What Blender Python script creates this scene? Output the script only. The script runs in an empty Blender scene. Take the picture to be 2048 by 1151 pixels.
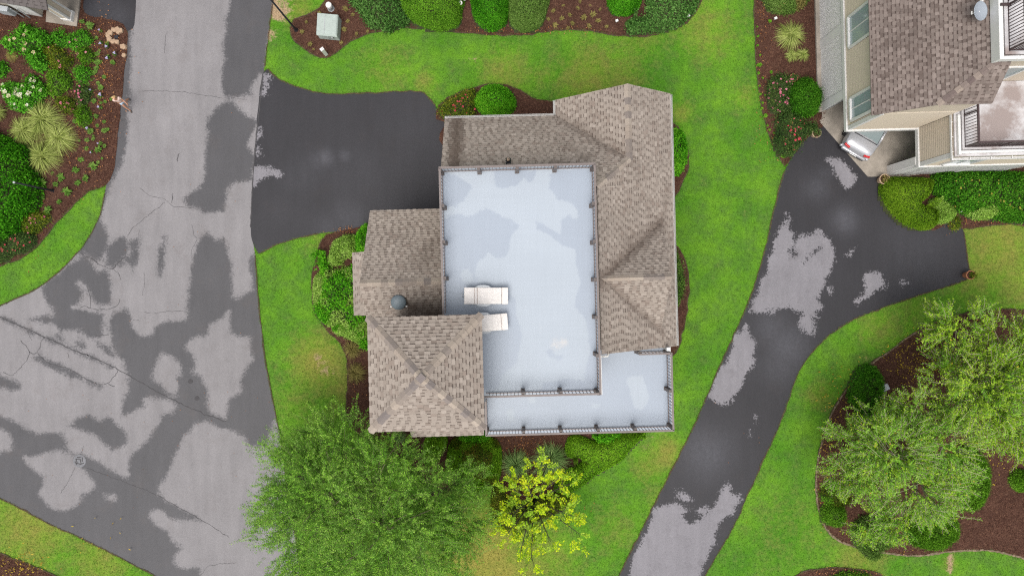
import bpy, bmesh, math, random
import numpy as np
from mathutils import Vector, Matrix
from mathutils.geometry import delaunay_2d_cdt
R = math.radians
random.seed(7)
RNG = np.random.default_rng(7)
scene = bpy.context.scene
COL = scene.collection

# ------------------------------------------------------------------ camera, sky, sun, exposure
CAM_H = 38.0            # drone height over the ground, looking straight down
cam_d = bpy.data.cameras.new('camera')
cam_d.lens = 24.0; cam_d.sensor_width = 36.0; cam_d.clip_end = 2000.0; cam_d.clip_start = 0.1
cam = bpy.data.objects.new('camera', cam_d); COL.objects.link(cam)
cam.location = (0, 0, CAM_H)
scene.camera = cam
SUN_EL, SUN_AZ = R(68), R(200)          # azimuth clockwise from +Y
world = bpy.data.worlds.new('World'); scene.world = world; world.use_nodes = True
wt = world.node_tree; wt.nodes.clear()
sky = wt.nodes.new('ShaderNodeTexSky'); sky.sky_type = 'NISHITA'; sky.sun_disc = False
sky.sun_elevation = SUN_EL; sky.sun_rotation = SUN_AZ; sky.dust_density = 4.0; sky.air_density = 1.0
hsv = wt.nodes.new('ShaderNodeHueSaturation'); hsv.inputs['Saturation'].default_value = 0.28
bgn = wt.nodes.new('ShaderNodeBackground'); bgn.inputs['Strength'].default_value = 0.14
wo = wt.nodes.new('ShaderNodeOutputWorld')
wt.links.new(sky.outputs[0], hsv.inputs['Color']); wt.links.new(hsv.outputs[0], bgn.inputs[0]); wt.links.new(bgn.outputs[0], wo.inputs[0])
sun_d = bpy.data.lights.new('sun', 'SUN'); sun_d.energy = 1.7; sun_d.angle = R(38); sun_d.color = (1.0, 0.96, 0.9)
sun = bpy.data.objects.new('sun', sun_d); COL.objects.link(sun)
sd = Vector((math.sin(SUN_AZ)*math.cos(SUN_EL), math.cos(SUN_AZ)*math.cos(SUN_EL), math.sin(SUN_EL)))
sun.rotation_euler = sd.to_track_quat('Z', 'Y').to_euler()
sun.location = sd*60
scene.view_settings.view_transform = 'Standard'; scene.view_settings.look = 'None'
scene.view_settings.exposure = 0.55; scene.view_settings.gamma = 1.0; scene.view_settings.use_curve_mapping = False
scene.render.engine = 'CYCLES'
scene.cycles.use_denoising = False
scene.cycles.max_bounces = 6
scene.cycles.use_adaptive_sampling = False
scene.cycles.filter_width = 1.2

# ------------------------------------------------------------------ coordinates
F = 2048*24/36
TH = R(1.5)                              # the houses stand 1.5 degrees off the picture's axes
CT, ST = math.cos(TH), math.sin(TH)
def P(x, y, z=0.0):                      # point of the photograph at a known height -> world
    s = (CAM_H - z)/F
    return ((x-1024)*s, (575.5-y)*s, z)
def P2(x, y, z=0.0): return P(x, y, z)[:2]
def H2W(u, v): return (u*CT - v*ST, u*ST + v*CT)
def zoomed(ox, oy, pts, k=2.8768): return [(ox + a/k, oy + b/k) for a, b in pts]

def tag(o, label=None, cat=None, group=None, kind=None):
    if label: o['label'] = label
    if cat: o['category'] = cat
    if group: o['group'] = group
    if kind: o['kind'] = kind
    return o
def empty(name, loc, rz=0.0, label=None, cat=None, group=None):
    o = bpy.data.objects.new(name, None); COL.objects.link(o)
    o.location = loc; o.rotation_euler = (0, 0, rz); o.empty_display_size = 0.3
    return tag(o, label, cat, group)
def link_mesh(name, me, parent=None, loc=None, rz=None):
    o = bpy.data.objects.new(name, me); COL.objects.link(o)
    if parent is not None: o.parent = parent
    if loc is not None: o.location = loc
    if rz is not None: o.rotation_euler = (0, 0, rz)
    return o
def copy_tree(o, parent=None):
    c = o.copy(); COL.objects.link(c)
    if parent is not None: c.parent = parent
    for ch in list(o.children): copy_tree(ch, c)
    return c

# fast mesh from numpy: verts (N,3), faces (M,k)
def np_mesh(name, v, f, mat, attrs=None, smooth=False):
    me = bpy.data.meshes.new(name)
    v = np.asarray(v, dtype=np.float32); f = np.asarray(f, dtype=np.int32)
    m, k = f.shape
    me.vertices.add(len(v)); me.vertices.foreach_set('co', v.ravel())
    me.loops.add(m*k); me.loops.foreach_set('vertex_index', f.ravel())
    me.polygons.add(m); me.polygons.foreach_set('loop_start', np.arange(0, m*k, k, dtype=np.int32))
    me.polygons.foreach_set('loop_total', np.full(m, k, dtype=np.int32))
    if smooth: me.polygons.foreach_set('use_smooth', np.ones(m, dtype=bool))
    for an, av in (attrs or {}).items():
        a = me.attributes.new(an, 'FLOAT', 'POINT'); a.data.foreach_set('value', np.asarray(av, dtype=np.float32))
    me.update(calc_edges=True); me.validate()
    me.materials.append(mat)
    return me

class MB:                                # collects solids into one mesh
    def __init__(s): s.v = []; s.f = []; s.a = []
    def add(s, v, f, a=0.0):
        b = len(s.v); s.v += [tuple(p) for p in v]; s.f += [tuple(i+b for i in q) for q in f]; s.a += [a]*len(v)
        return s
    def box(s, c, d, rz=0.0, a=0.0, M=None):
        x, y, z = d[0]/2, d[1]/2, d[2]/2
        pts = [Vector((sx*x, sy*y, sz*z)) for sz in (-1, 1) for sy in (-1, 1) for sx in (-1, 1)]
        rot = M if M is not None else Matrix.Rotation(rz, 3, 'Z')
        pts = [rot @ p + Vector(c) for p in pts]
        return s.add(pts, [(0,2,3,1),(4,5,7,6),(0,1,5,4),(2,6,7,3),(0,4,6,2),(1,3,7,5)], a)
    def bb(s, x0, x1, y0, y1, z0, z1, a=0.0):
        return s.box(((x0+x1)/2, (y0+y1)/2, (z0+z1)/2), (x1-x0, y1-y0, z1-z0), 0, a)
    def prism(s, poly, z0, z1, a=0.0):   # poly CCW in plan
        n = len(poly)
        v = [(p[0], p[1], z0) for p in poly] + [(p[0], p[1], z1) for p in poly]
        f = [tuple(range(n-1, -1, -1)), tuple(range(n, 2*n))] + [(i, (i+1) % n, n+(i+1) % n, n+i) for i in range(n)]
        return s.add(v, f, a)
    def extr(s, prof, y0, y1, a=0.0):    # profile in x-z (CCW seen from -y) pushed along y
        n = len(prof)
        v = [(p[0], y0, p[1]) for p in prof] + [(p[0], y1, p[1]) for p in prof]
        f = [tuple(range(n)), tuple(range(2*n-1, n-1, -1))] + [(i, n+i, n+(i+1) % n, (i+1) % n) for i in range(n)]
        return s.add(v, f, a)
    def tube(s, pts, r, n=8, a=0.0, caps=True):
        pts = [Vector(p) for p in pts]; rs = r if isinstance(r, (list, tuple)) else [r]*len(pts)
        rings = []; up = Vector((0, 0, 1)); v = []
        for i, p in enumerate(pts):
            d = (pts[min(i+1, len(pts)-1)] - pts[max(i-1, 0)])
            if d.length < 1e-9: d = Vector((0, 0, 1))
            d.normalize()
            x = d.cross(up)
            if x.length < 1e-3: x = d.cross(Vector((1, 0, 0)))
            x.normalize(); y = d.cross(x)
            for k in range(n):
                t = 2*math.pi*k/n
                v.append(p + (x*math.cos(t) + y*math.sin(t))*rs[i])
        f = [(i*n+k, i*n+(k+1) % n, (i+1)*n+(k+1) % n, (i+1)*n+k) for i in range(len(pts)-1) for k in range(n)]
        if caps: f += [tuple(range(n-1, -1, -1)), tuple((len(pts)-1)*n+k for k in range(n))]
        return s.add(v, f, a)
    def lathe(s, prof, c=(0, 0, 0), n=16, a=0.0, M=None):   # prof (r, z) from bottom to top
        v = []
        for r, z in prof:
            for k in range(n):
                t = 2*math.pi*k/n; q = Vector((r*math.cos(t), r*math.sin(t), z))
                if M is not None: q = M @ q
                v.append(q + Vector(c))
        m = len(prof)
        f = [(i*n+k, i*n+(k+1) % n, (i+1)*n+(k+1) % n, (i+1)*n+k) for i in range(m-1) for k in range(n)]
        f += [tuple(range(n-1, -1, -1)), tuple((m-1)*n+k for k in range(n))]
        return s.add(v, f, a)
    def mesh(s, name, mat, attr=None, smooth=False, bevel=0.0):
        me = bpy.data.meshes.new(name); me.from_pydata([tuple(p) for p in s.v], [], s.f)
        if attr:
            a = me.attributes.new(attr, 'FLOAT', 'POINT'); a.data.foreach_set('value', s.a)
        if bevel:
            bm = bmesh.new(); bm.from_mesh(me)
            bmesh.ops.bevel(bm, geom=list(bm.edges), offset=bevel, segments=2, affect='EDGES', profile=0.6, clamp_overlap=True)
            bm.to_mesh(me); bm.free()
        if smooth:
            me.polygons.foreach_set('use_smooth', [True]*len(me.polygons))
        me.update(); me.materials.append(mat)
        return me
    def obj(s, name, mat, parent=None, loc=None, rz=None, **k):
        return link_mesh(name, s.mesh(name, mat, **k), parent, loc, rz)

# ------------------------------------------------------------------ materials
class NT:
    def __init__(s, name):
        s.m = bpy.data.materials.new(name); s.m.use_nodes = True
        s.t = s.m.node_tree; s.b = s.t.nodes['Principled BSDF']; s.out = s.t.nodes['Material Output']
        s.b.inputs['Roughness'].default_value = 0.85
        s.b.inputs['Specular IOR Level'].default_value = 0.3
    def n(s, ty, **kw):
        nd = s.t.nodes.new(ty)
        for k, v in kw.items(): setattr(nd, k, v)
        return nd
    def L(s, a, b): s.t.links.new(a, b)
    def pos(s):
        if not hasattr(s, '_g'): s._g = s.n('ShaderNodeNewGeometry')
        return s._g.outputs['Position']
    def objco(s):
        if not hasattr(s, '_tc'): s._tc = s.n('ShaderNodeTexCoord')
        return s._tc.outputs['Object']
    def attr(s, nm):
        a = s.n('ShaderNodeAttribute'); a.attribute_name = nm; return a.outputs['Fac']
    def noise(s, sc, det=4, rough=0.55, co=None, dist=0.0):
        x = s.n('ShaderNodeTexNoise'); x.inputs['Scale'].default_value = sc; x.inputs['Detail'].default_value = det
        x.inputs['Roughness'].default_value = rough; x.inputs['Distortion'].default_value = dist
        s.L(co if co is not None else s.pos(), x.inputs['Vector']); return x.outputs['Fac']
    def scaled(s, sx, sy, sz, co=None):
        m = s.n('ShaderNodeVectorMath', operation='MULTIPLY'); m.inputs[1].default_value = (sx, sy, sz)
        s.L(co if co is not None else s.pos(), m.inputs[0]); return m.outputs[0]
    def math(s, op, a, b=None, c=None):
        m = s.n('ShaderNodeMath', operation=op)
        for i, x in enumerate((a, b, c)):
            if x is None: continue
            if isinstance(x, (int, float)): m.inputs[i].default_value = x
            else: s.L(x, m.inputs[i])
        return m.outputs[0]
    def rng(s, x, a, b, c=0.0, d=1.0, smooth=False):
        m = s.n('ShaderNodeMapRange'); m.clamp = True
        if smooth: m.interpolation_type = 'SMOOTHSTEP'
        for i, q in zip((1, 2, 3, 4), (a, b, c, d)): m.inputs[i].default_value = q
        s.L(x, m.inputs[0]); return m.outputs[0]
    def mix(s, f, a, b, blend='MIX'):
        m = s.n('ShaderNodeMix', data_type='RGBA', blend_type=blend)
        for i, x in ((0, f), (6, a), (7, b)):
            if isinstance(x, (int, float)): m.inputs[i].default_value = x
            elif isinstance(x, tuple): m.inputs[i].default_value = (*x, 1) if len(x) == 3 else x
            else: s.L(x, m.inputs[i])
        return m.outputs[2]
    def ramp(s, f, stops, const=False):
        r = s.n('ShaderNodeValToRGB'); e = r.color_ramp.elements
        if const: r.color_ramp.interpolation = 'CONSTANT'
        while len(e) < len(stops): e.new(0.5)
        for q, (p, c) in zip(e, stops): q.position = p; q.color = (*c, 1)
        s.L(f, r.inputs[0]); return r.outputs[0]
    def bump(s, h, strength=0.4, dist=0.02):
        b = s.n('ShaderNodeBump'); b.inputs['Strength'].default_value = strength; b.inputs['Distance'].default_value = dist
        s.L(h, b.inputs['Height']); s.L(b.outputs[0], s.b.inputs['Normal'])
    def col(s, c):
        if isinstance(c, tuple): s.b.inputs['Base Color'].default_value = (*c, 1)
        else: s.L(c, s.b.inputs['Base Color'])
        return s
    def rough(s, r):
        if isinstance(r, (int, float)): s.b.inputs['Roughness'].default_value = r
        else: s.L(r, s.b.inputs['Roughness'])
        return s

def simple(name, c, rough=0.6, var=0.12, sc=6.0, metal=0.0, bump=0.0, spec=0.35, obj=True):
    t = NT(name)
    co = t.objco() if obj else t.pos()
    f = t.noise(sc, 5, 0.6, co)
    t.col(t.mix(t.rng(f, 0.3, 0.7), tuple(x*(1-var) for x in c), tuple(min(1, x*(1+var)) for x in c)))
    t.rough(rough); t.b.inputs['Metallic'].default_value = metal; t.b.inputs['Specular IOR Level'].default_value = spec
    if bump: t.bump(t.noise(sc*8, 3, 0.6, co), bump, 0.01)
    return t.m

def foliage(name, dark, mid, light, hue_noise=0.7, trans=0.25, rough=0.75):
    t = NT(name)
    g = t.n('ShaderNodeNewGeometry'); t._g = g
    rnd = g.outputs['Random Per Island']
    nz = t.noise(hue_noise, 3, 0.6)
    f = t.math('ADD', t.math('MULTIPLY', rnd, 0.65), t.math('MULTIPLY', t.rng(nz, 0.3, 0.7), 0.35))
    c = t.ramp(f, [(0.08, dark), (0.5, mid), (0.92, light)])
    t.col(c); t.rough(rough); t.b.inputs['Specular IOR Level'].default_value = 0.05
    tr = t.n('ShaderNodeBsdfTranslucent'); t.L(c, tr.inputs['Color'])
    mx = t.n('ShaderNodeMixShader'); mx.inputs[0].default_value = trans
    t.L(t.b.outputs[0], mx.inputs[1]); t.L(tr.outputs[0], mx.inputs[2]); t.L(mx.outputs[0], t.out.inputs['Surface'])
    return t.m

def asphalt(name, dry, wetc, edge=0.10, speck=0.12, amp=0.5):
    t = NT(name)
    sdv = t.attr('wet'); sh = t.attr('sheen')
    n1 = t.noise(1.3, 4, 0.6); n2 = t.noise(5.0, 5, 0.75); n3 = t.noise(10.0, 3, 0.8)
    v = t.math('ADD', sdv, t.math('MULTIPLY', t.math('SUBTRACT', n1, 0.5), amp))
    v = t.math('ADD', v, t.math('MULTIPLY', t.math('SUBTRACT', n2, 0.5), amp*0.75))
    v = t.math('ADD', v, t.math('MULTIPLY', t.math('SUBTRACT', n3, 0.5), amp*0.85))
    mask = t.rng(v, -edge, edge, smooth=True)
    fine = t.noise(19.0, 3, 0.8); mid = t.noise(8.0, 3, 0.75); big = t.noise(0.45, 4, 0.6)
    streak = t.noise(1.0, 3, 0.5, t.scaled(2.2, 0.35, 1))
    c = t.mix(mask, dry, wetc)
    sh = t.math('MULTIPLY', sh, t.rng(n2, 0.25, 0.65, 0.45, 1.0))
    c = t.mix(sh, c, (0.088, 0.088, 0.102))  # bluish sky sheen and half-dry spots painted into the asphalt colour
    rust = t.noise(0.8, 4, 0.7)
    c = t.mix(t.rng(rust, 0.54, 0.80, 0, 0.28), c, (wetc[0]*1.5, wetc[1]*1.25, wetc[2]*1.05))
    val = t.math('ADD', t.math('MULTIPLY', t.math('SUBTRACT', fine, 0.5), speck*4.6), t.math('MULTIPLY', t.math('SUBTRACT', mid, 0.5), speck*3.0))
    val = t.math('ADD', val, t.math('MULTIPLY', t.math('SUBTRACT', big, 0.5), 0.35))
    val = t.math('ADD', val, t.math('MULTIPLY', t.math('SUBTRACT', streak, 0.5), 0.34))
    val = t.math('ADD', val, 1.0)
    g = t.n('ShaderNodeCombineColor'); [t.L(val, g.inputs[i]) for i in range(3)]
    c = t.mix(1.0, c, g.outputs[0], 'MULTIPLY')
    t.col(c); t.rough(t.rng(mask, 0, 1, 0.92, 0.6))
    t.bump(t.math('ADD', fine, mid), 0.35, 0.012)
    return t.m

def grass_mat(name):
    t = NT(name)
    n0 = t.noise(0.30, 4, 0.6); n1 = t.noise(1.1, 5, 0.65); n2 = t.noise(4.5, 5, 0.75); n3 = t.noise(14.0, 3, 0.8)
    c = t.mix(t.rng(n0, 0.35, 0.65), (0.056, 0.165, 0.011), (0.108, 0.235, 0.017))
    c = t.mix(t.rng(n1, 0.42, 0.72), c, (0.062, 0.132, 0.024))
    dry = t.attr('dry'); bare = t.attr('bare')
    dm = t.math('ADD', dry, t.math('MULTIPLY', t.math('SUBTRACT', n1, 0.55), 0.9))
    dm = t.math('ADD', dm, t.math('MULTIPLY', t.math('SUBTRACT', n2, 0.5), 0.8))
    c = t.mix(t.rng(dm, 0.08, 0.90), c, (0.215, 0.195, 0.042))
    bm_ = t.math('ADD', bare, t.math('ADD', t.math('MULTIPLY', t.math('SUBTRACT', n2, 0.5), 1.6), t.math('MULTIPLY', t.math('SUBTRACT', n1, 0.5), 1.6)))
    c = t.mix(t.rng(bm_, 0.45, 0.85), c, (0.30, 0.215, 0.13))
    g3 = t.math('ADD', t.math('MULTIPLY', t.math('SUBTRACT', n3, 0.5), 1.5), t.math('ADD', t.math('MULTIPLY', t.math('SUBTRACT', n2, 0.5), 0.85), 1.0))
    g = t.n('ShaderNodeCombineColor'); [t.L(g3, g.inputs[i]) for i in range(3)]
    c = t.mix(1.0, c, g.outputs[0], 'MULTIPLY')
    t.col(c); t.rough(0.9); t.b.inputs['Specular IOR Level'].default_value = 0.1
    t.bump(t.math('ADD', n3, n2), 0.6, 0.03)
    return t.m

def mulch_mat(name):
    t = NT(name)
    n1 = t.noise(1.0, 4, 0.6); n2 = t.noise(13.0, 4, 0.8); n3 = t.noise(5.0, 4, 0.75)
    c = t.mix(t.rng(n1, 0.3, 0.7), (0.044, 0.0205, 0.0145), (0.074, 0.036, 0.025))
    c = t.mix(t.rng(n2, 0.5, 0.75), c, (0.17, 0.092, 0.06))
    c = t.mix(t.rng(n3, 0.55, 0.8), c, (0.024, 0.011, 0.009))
    t.col(c); t.rough(0.95); t.b.inputs['Specular IOR Level'].default_value = 0.1
    t.bump(t.math('ADD', n2, n3), 0.9, 0.04); return t.m

def shingle_mat(name, tooth, slot, stain, lo=1.0):
    t = NT(name)
    g = t.n('ShaderNodeNewGeometry'); t._g = g
    oi = t.n('ShaderNodeObjectInfo')
    r = t.math('FRACT', t.math('ADD', g.outputs['Random Per Island'], oi.outputs['Random']))
    tint = t.attr('tint'); st = t.attr('stain')
    a = t.ramp(r, [(0.0, (tooth[0]*.80*lo, tooth[1]*.76*lo, tooth[2]*.75*lo)), (0.25, tuple(x*0.93*(.6+.4*lo) for x in tooth)), (0.75, tooth), (1.0, (tooth[0]*1.13, tooth[1]*1.14, tooth[2]*1.15))])
    b = t.ramp(r, [(0.0, tuple(x*0.8 for x in slot)), (1.0, tuple(x*1.25 for x in slot))])
    c = t.mix(tint, a, b)
    nz = t.noise(2.2, 4, 0.65); gr = t.noise(55.0, 2, 0.8); bg = t.noise(0.5, 3, 0.5)
    sm = t.rng(t.math('ADD', st, t.math('MULTIPLY', t.math('SUBTRACT', nz, 0.5), 0.7)), 0.15, 0.9)
    c = t.mix(t.math('MULTIPLY', sm, 0.8), c, stain)
    v = t.math('ADD', t.math('MULTIPLY', t.math('SUBTRACT', gr, 0.5), 0.7), t.math('ADD', 1.0, t.math('MULTIPLY', t.math('SUBTRACT', bg, 0.5), 0.35)))
    cc = t.n('ShaderNodeCombineColor'); [t.L(v, cc.inputs[i]) for i in range(3)]
    c = t.mix(1.0, c, cc.outputs[0], 'MULTIPLY')
    t.col(c); t.rough(0.95); t.b.inputs['Specular IOR Level'].default_value = 0.15
    t.bump(gr, 0.3, 0.006); return t.m

def deck_mat(name, lt, dk, stain=None, sc=1.0):
    t = NT(name)
    sdv = t.attr('wet'); n1 = t.noise(1.6, 3, 0.5); n2 = t.noise(9.0, 4, 0.65); n3 = t.noise(0.5, 3, 0.5)
    v = t.math('ADD', sdv, t.math('MULTIPLY', t.math('SUBTRACT', n1, 0.5), 0.35))
    v = t.math('ADD', v, t.math('MULTIPLY', t.math('SUBTRACT', n2, 0.5), 0.22))
    m = t.rng(v, -0.06, 0.06, smooth=True)
    c = t.mix(m, lt, dk)
    lines = t.noise(1.0, 2, 0.5, t.scaled(14.0, 0.5, 1)); lin2 = t.noise(1.0, 2, 0.5, t.scaled(0.5, 14.0, 1))
    vv = t.math('ADD', t.math('MULTIPLY', t.math('SUBTRACT', lines, 0.5), 0.07), t.math('ADD', t.math('MULTIPLY', t.math('SUBTRACT', lin2, 0.5), 0.06), 1.0))
    vv = t.math('ADD', vv, t.math('MULTIPLY', t.math('SUBTRACT', n3, 0.5), 0.12))
    cc = t.n('ShaderNodeCombineColor'); [t.L(vv, cc.inputs[i]) for i in range(3)]
    c = t.mix(1.0, c, cc.outputs[0], 'MULTIPLY')
    if stain:
        q = t.math('ADD', t.noise(0.75*sc, 5, 0.65), t.math('MULTIPLY', t.attr('stain'), 0.3))
        c = t.mix(t.math('MULTIPLY', t.rng(q, 0.46, 0.66), 0.85), c, stain)
    else:
        q = t.math('ADD', t.attr('stain'), t.math('MULTIPLY', t.math('SUBTRACT', n2, 0.5), 1.3))
        c = t.mix(t.math('MULTIPLY', t.rng(q, 0.35, 0.9), 0.6), c, (0.46, 0.44, 0.42))
    t.col(c); t.rough(t.rng(m, 0, 1, 0.6, 0.42)); t.b.inputs['Specular IOR Level'].default_value = 0.3
    return t.m

M = {}
M['grass'] = grass_mat('grass')
M['road'] = asphalt('road_asphalt', (0.192, 0.182, 0.186), (0.062, 0.060, 0.064), edge=0.16, speck=0.10, amp=0.55)
M['drive'] = asphalt('driveway_asphalt', (0.185, 0.176, 0.190), (0.0225, 0.0213, 0.0248), edge=0.06, speck=0.12, amp=0.7)
M['crack'] = simple('crack_filler', (0.055, 0.052, 0.054), 0.9)
M['mulch'] = mulch_mat('mulch')
M['shingle'] = shingle_mat('roof_shingle', (0.268, 0.228, 0.196), (0.105, 0.082, 0.070), (0.080, 0.058, 0.046))
M['shingle_b'] = shingle_mat('brown_roof_shingle', (0.190, 0.154, 0.137), (0.085, 0.063, 0.056), (0.075, 0.055, 0.048), 0.72)
M['shingle_c'] = shingle_mat('grey_roof_shingle', (0.10, 0.088, 0.085), (0.06, 0.052, 0.05), (0.05, 0.045, 0.045))
M['deck'] = deck_mat('deck_membrane', (0.328, 0.365, 0.408), (0.272, 0.308, 0.360))
M['deck_b'] = deck_mat('stained_deck', (0.47, 0.455, 0.46), (0.38, 0.36, 0.36), stain=(0.22, 0.170, 0.155))
M['rail'] = simple('railing_metal', (0.155, 0.128, 0.120), 0.5, 0.1)
M['post'] = simple('railing_post', (0.105, 0.086, 0.080), 0.5, 0.1)
M['darkrail'] = simple('dark_brown_railing', (0.055, 0.036, 0.036), 0.45, 0.1)
M['white'] = simple('white_trim', (0.60, 0.59, 0.575), 0.5, 0.05)
M['siding'] = simple('tan_siding', (0.52, 0.445, 0.355), 0.7, 0.05)
M['siding_w'] = simple('beige_siding', (0.42, 0.38, 0.315), 0.7, 0.05)
M['glass'] = simple('window_glass', (0.27, 0.335, 0.35), 0.08, 0.05, spec=0.8)
M['concrete'] = simple('concrete', (0.26, 0.228, 0.192), 0.9, 0.3, 1.2, bump=0.2, obj=False)
M['stone'] = simple('tan_stone', (0.34, 0.235, 0.155), 0.9, 0.25, 9, bump=0.4)
M['black'] = simple('black_metal', (0.020, 0.020, 0.025), 0.4, 0.1)
M['greygreen'] = simple('utility_green_paint', (0.30, 0.345, 0.315), 0.5, 0.08)
M['grey'] = simple('grey_paint', (0.32, 0.33, 0.34), 0.5, 0.08)
M['dish'] = simple('dish_grey', (0.26, 0.29, 0.33), 0.45, 0.04)
M['vent'] = simple('vent_blue_grey', (0.120, 0.150, 0.168), 0.45, 0.1)
M['cushion'] = simple('white_cushion', (0.63, 0.595, 0.565), 0.9, 0.09, 5, bump=0.5)
M['piping'] = simple('cushion_piping', (0.36, 0.30, 0.27), 0.9, 0.05)
M['plastic'] = simple('pale_grey_resin', (0.36, 0.38, 0.40), 0.4, 0.04)
M['terracotta'] = simple('terracotta', (0.35, 0.145, 0.075), 0.8, 0.15)
M['palepot'] = simple('pale_clay', (0.42, 0.30, 0.20), 0.8, 0.12)
M['bark'] = simple('grey_bark', (0.16, 0.125, 0.09), 0.9, 0.3, 8, bump=0.4)
M['darkbark'] = simple('dark_bark', (0.035, 0.026, 0.022), 0.9, 0.3, 8)
M['twig'] = simple('pale_twig', (0.30, 0.265, 0.185), 0.8, 0.2, 6)
M['stem'] = simple('green_stem', (0.10, 0.12, 0.04), 0.8, 0.2, 6)
M['carpaint'] = simple('silver_car_paint', (0.40, 0.40, 0.42), 0.22, 0.02, metal=0.35, spec=0.6)
M['cardark'] = simple('car_trim', (0.03, 0.03, 0.034), 0.5, 0.05)
M['carglass'] = simple('car_glass', (0.075, 0.115, 0.115), 0.05, 0.05, spec=0.9)
M['red'] = simple('tail_light', (0.45, 0.018, 0.022), 0.2, 0.1)
M['tyre'] = simple('tyre_rubber', (0.018, 0.018, 0.018), 0.9, 0.1)
M['chrome'] = simple('wheel_alloy', (0.45, 0.45, 0.46), 0.3, 0.05, metal=0.6)
M['skin'] = simple('skin', (0.46, 0.24, 0.15), 0.6, 0.04)
M['hair'] = simple('blond_hair', (0.40, 0.26, 0.12), 0.6, 0.25, 30)
M['shirt'] = simple('pale_peach_top', (0.58, 0.43, 0.37), 0.9, 0.05)
M['shorts'] = simple('light_blue_shorts', (0.42, 0.54, 0.66), 0.9, 0.05)
M['shoe'] = simple('dark_shoe', (0.10, 0.08, 0.07), 0.8, 0.1)
# foliage families
M['f_bright'] = foliage('bright_green_leaves', (0.012, 0.080, 0.004), (0.042, 0.205, 0.006), (0.120, 0.400, 0.020))
M['f_dark'] = foliage('dark_green_leaves', (0.018, 0.090, 0.006), (0.055, 0.205, 0.011), (0.135, 0.350, 0.026))
M['f_lime'] = foliage('lime_clipped_leaves', (0.050, 0.125, 0.006), (0.120, 0.240, 0.010), (0.215, 0.345, 0.025))
M['f_clip'] = foliage('clipped_green_leaves', (0.040, 0.125, 0.008), (0.100, 0.255, 0.013), (0.190, 0.380, 0.034))
M['f_grey'] = foliage('grey_green_leaves', (0.055, 0.120, 0.018), (0.115, 0.215, 0.036), (0.200, 0.310, 0.075))
M['f_pale'] = foliage('pale_variegated_leaves', (0.130, 0.280, 0.025), (0.280, 0.460, 0.070), (0.430, 0.590, 0.160))
M['f_juni'] = foliage('juniper_leaves', (0.035, 0.110, 0.018), (0.085, 0.205, 0.040), (0.165, 0.310, 0.080))
M['f_rust'] = foliage('rust_flecked_leaves', (0.035, 0.080, 0.006), (0.085, 0.165, 0.010), (0.230, 0.160, 0.030), 1.2)
M['f_olive'] = foliage('olive_azalea_leaves', (0.045, 0.095, 0.010), (0.120, 0.190, 0.014), (0.270, 0.260, 0.030), 1.2)
M['f_rose'] = foliage('rose_leaves', (0.020, 0.060, 0.015), (0.060, 0.125, 0.030), (0.140, 0.200, 0.045), 1.2)
M['f_hydr'] = foliage('hydrangea_leaves', (0.030, 0.150, 0.010), (0.095, 0.340, 0.018), (0.190, 0.520, 0.050))
M['f_oak'] = foliage('fine_tree_leaves', (0.045, 0.140, 0.014), (0.125, 0.285, 0.032), (0.240, 0.410, 0.085), 0.35)
M['f_oak2'] = foliage('tree_leaves_light', (0.080, 0.230, 0.016), (0.185, 0.395, 0.034), (0.330, 0.510, 0.090), 0.35)
M['f_birch'] = foliage('birch_leaves', (0.115, 0.255, 0.012), (0.255, 0.430, 0.024), (0.420, 0.550, 0.070), 0.45)
M['f_yel'] = foliage('yellowing_leaves', (0.170, 0.340, 0.010), (0.430, 0.580, 0.016), (0.680, 0.700, 0.032), 0.9)
M['f_strap'] = foliage('strap_leaves', (0.040, 0.110, 0.015), (0.100, 0.210, 0.030), (0.210, 0.290, 0.070))
M['g_tan'] = foliage('tan_green_blades', (0.130, 0.175, 0.032), (0.290, 0.350, 0.085), (0.470, 0.500, 0.180), 1.0)
M['g_blue'] = foliage('green_blades', (0.080, 0.170, 0.040), (0.210, 0.340, 0.105), (0.400, 0.510, 0.200), 1.0)
M['g_dry'] = foliage('dry_blades', (0.120, 0.105, 0.030), (0.220, 0.190, 0.060), (0.320, 0.270, 0.090), 1.0)
M['chips'] = foliage('mulch_chips', (0.040, 0.016, 0.012), (0.085, 0.038, 0.027), (0.190, 0.100, 0.065), 3.0, 0.0, 0.95)
M['litter_y'] = foliage('yellow_fallen_leaves', (0.200, 0.120, 0.020), (0.400, 0.270, 0.035), (0.560, 0.420, 0.060), 3.0, 0.1)
M['litter_o'] = foliage('orange_fallen_leaves', (0.160, 0.060, 0.020), (0.320, 0.130, 0.045), (0.460, 0.240, 0.110), 3.0, 0.1)
M['bl_red'] = foliage('red_blossoms', (0.42, 0.030, 0.045), (0.58, 0.060, 0.100), (0.62, 0.150, 0.200), 3.0, 0.2)
M['bl_pink'] = foliage('pink_blossoms', (0.50, 0.090, 0.160), (0.58, 0.150, 0.240), (0.64, 0.300, 0.360), 3.0, 0.2)
M['bl_white'] = foliage('white_blossoms', (0.42, 0.40, 0.20), (0.56, 0.55, 0.36), (0.66, 0.66, 0.60), 3.0, 0.2)
M['bl_tan'] = foliage('tan_blossoms', (0.36, 0.27, 0.14), (0.46, 0.38, 0.20), (0.56, 0.52, 0.32), 3.0, 0.2)
M['bl_mauve'] = foliage('mauve_blossoms', (0.30, 0.24, 0.48), (0.42, 0.36, 0.58), (0.55, 0.50, 0.66), 3.0, 0.2)

M['inner'] = simple('twig_gap_shade', (0.034, 0.040, 0.014), 0.95, 0.5, 18)  # dark twig tone for the hull, so gaps between leaves look shaded
M['f_vivid'] = foliage('vivid_green_leaves', (0.026, 0.150, 0.005), (0.095, 0.380, 0.012), (0.250, 0.560, 0.035))

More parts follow.
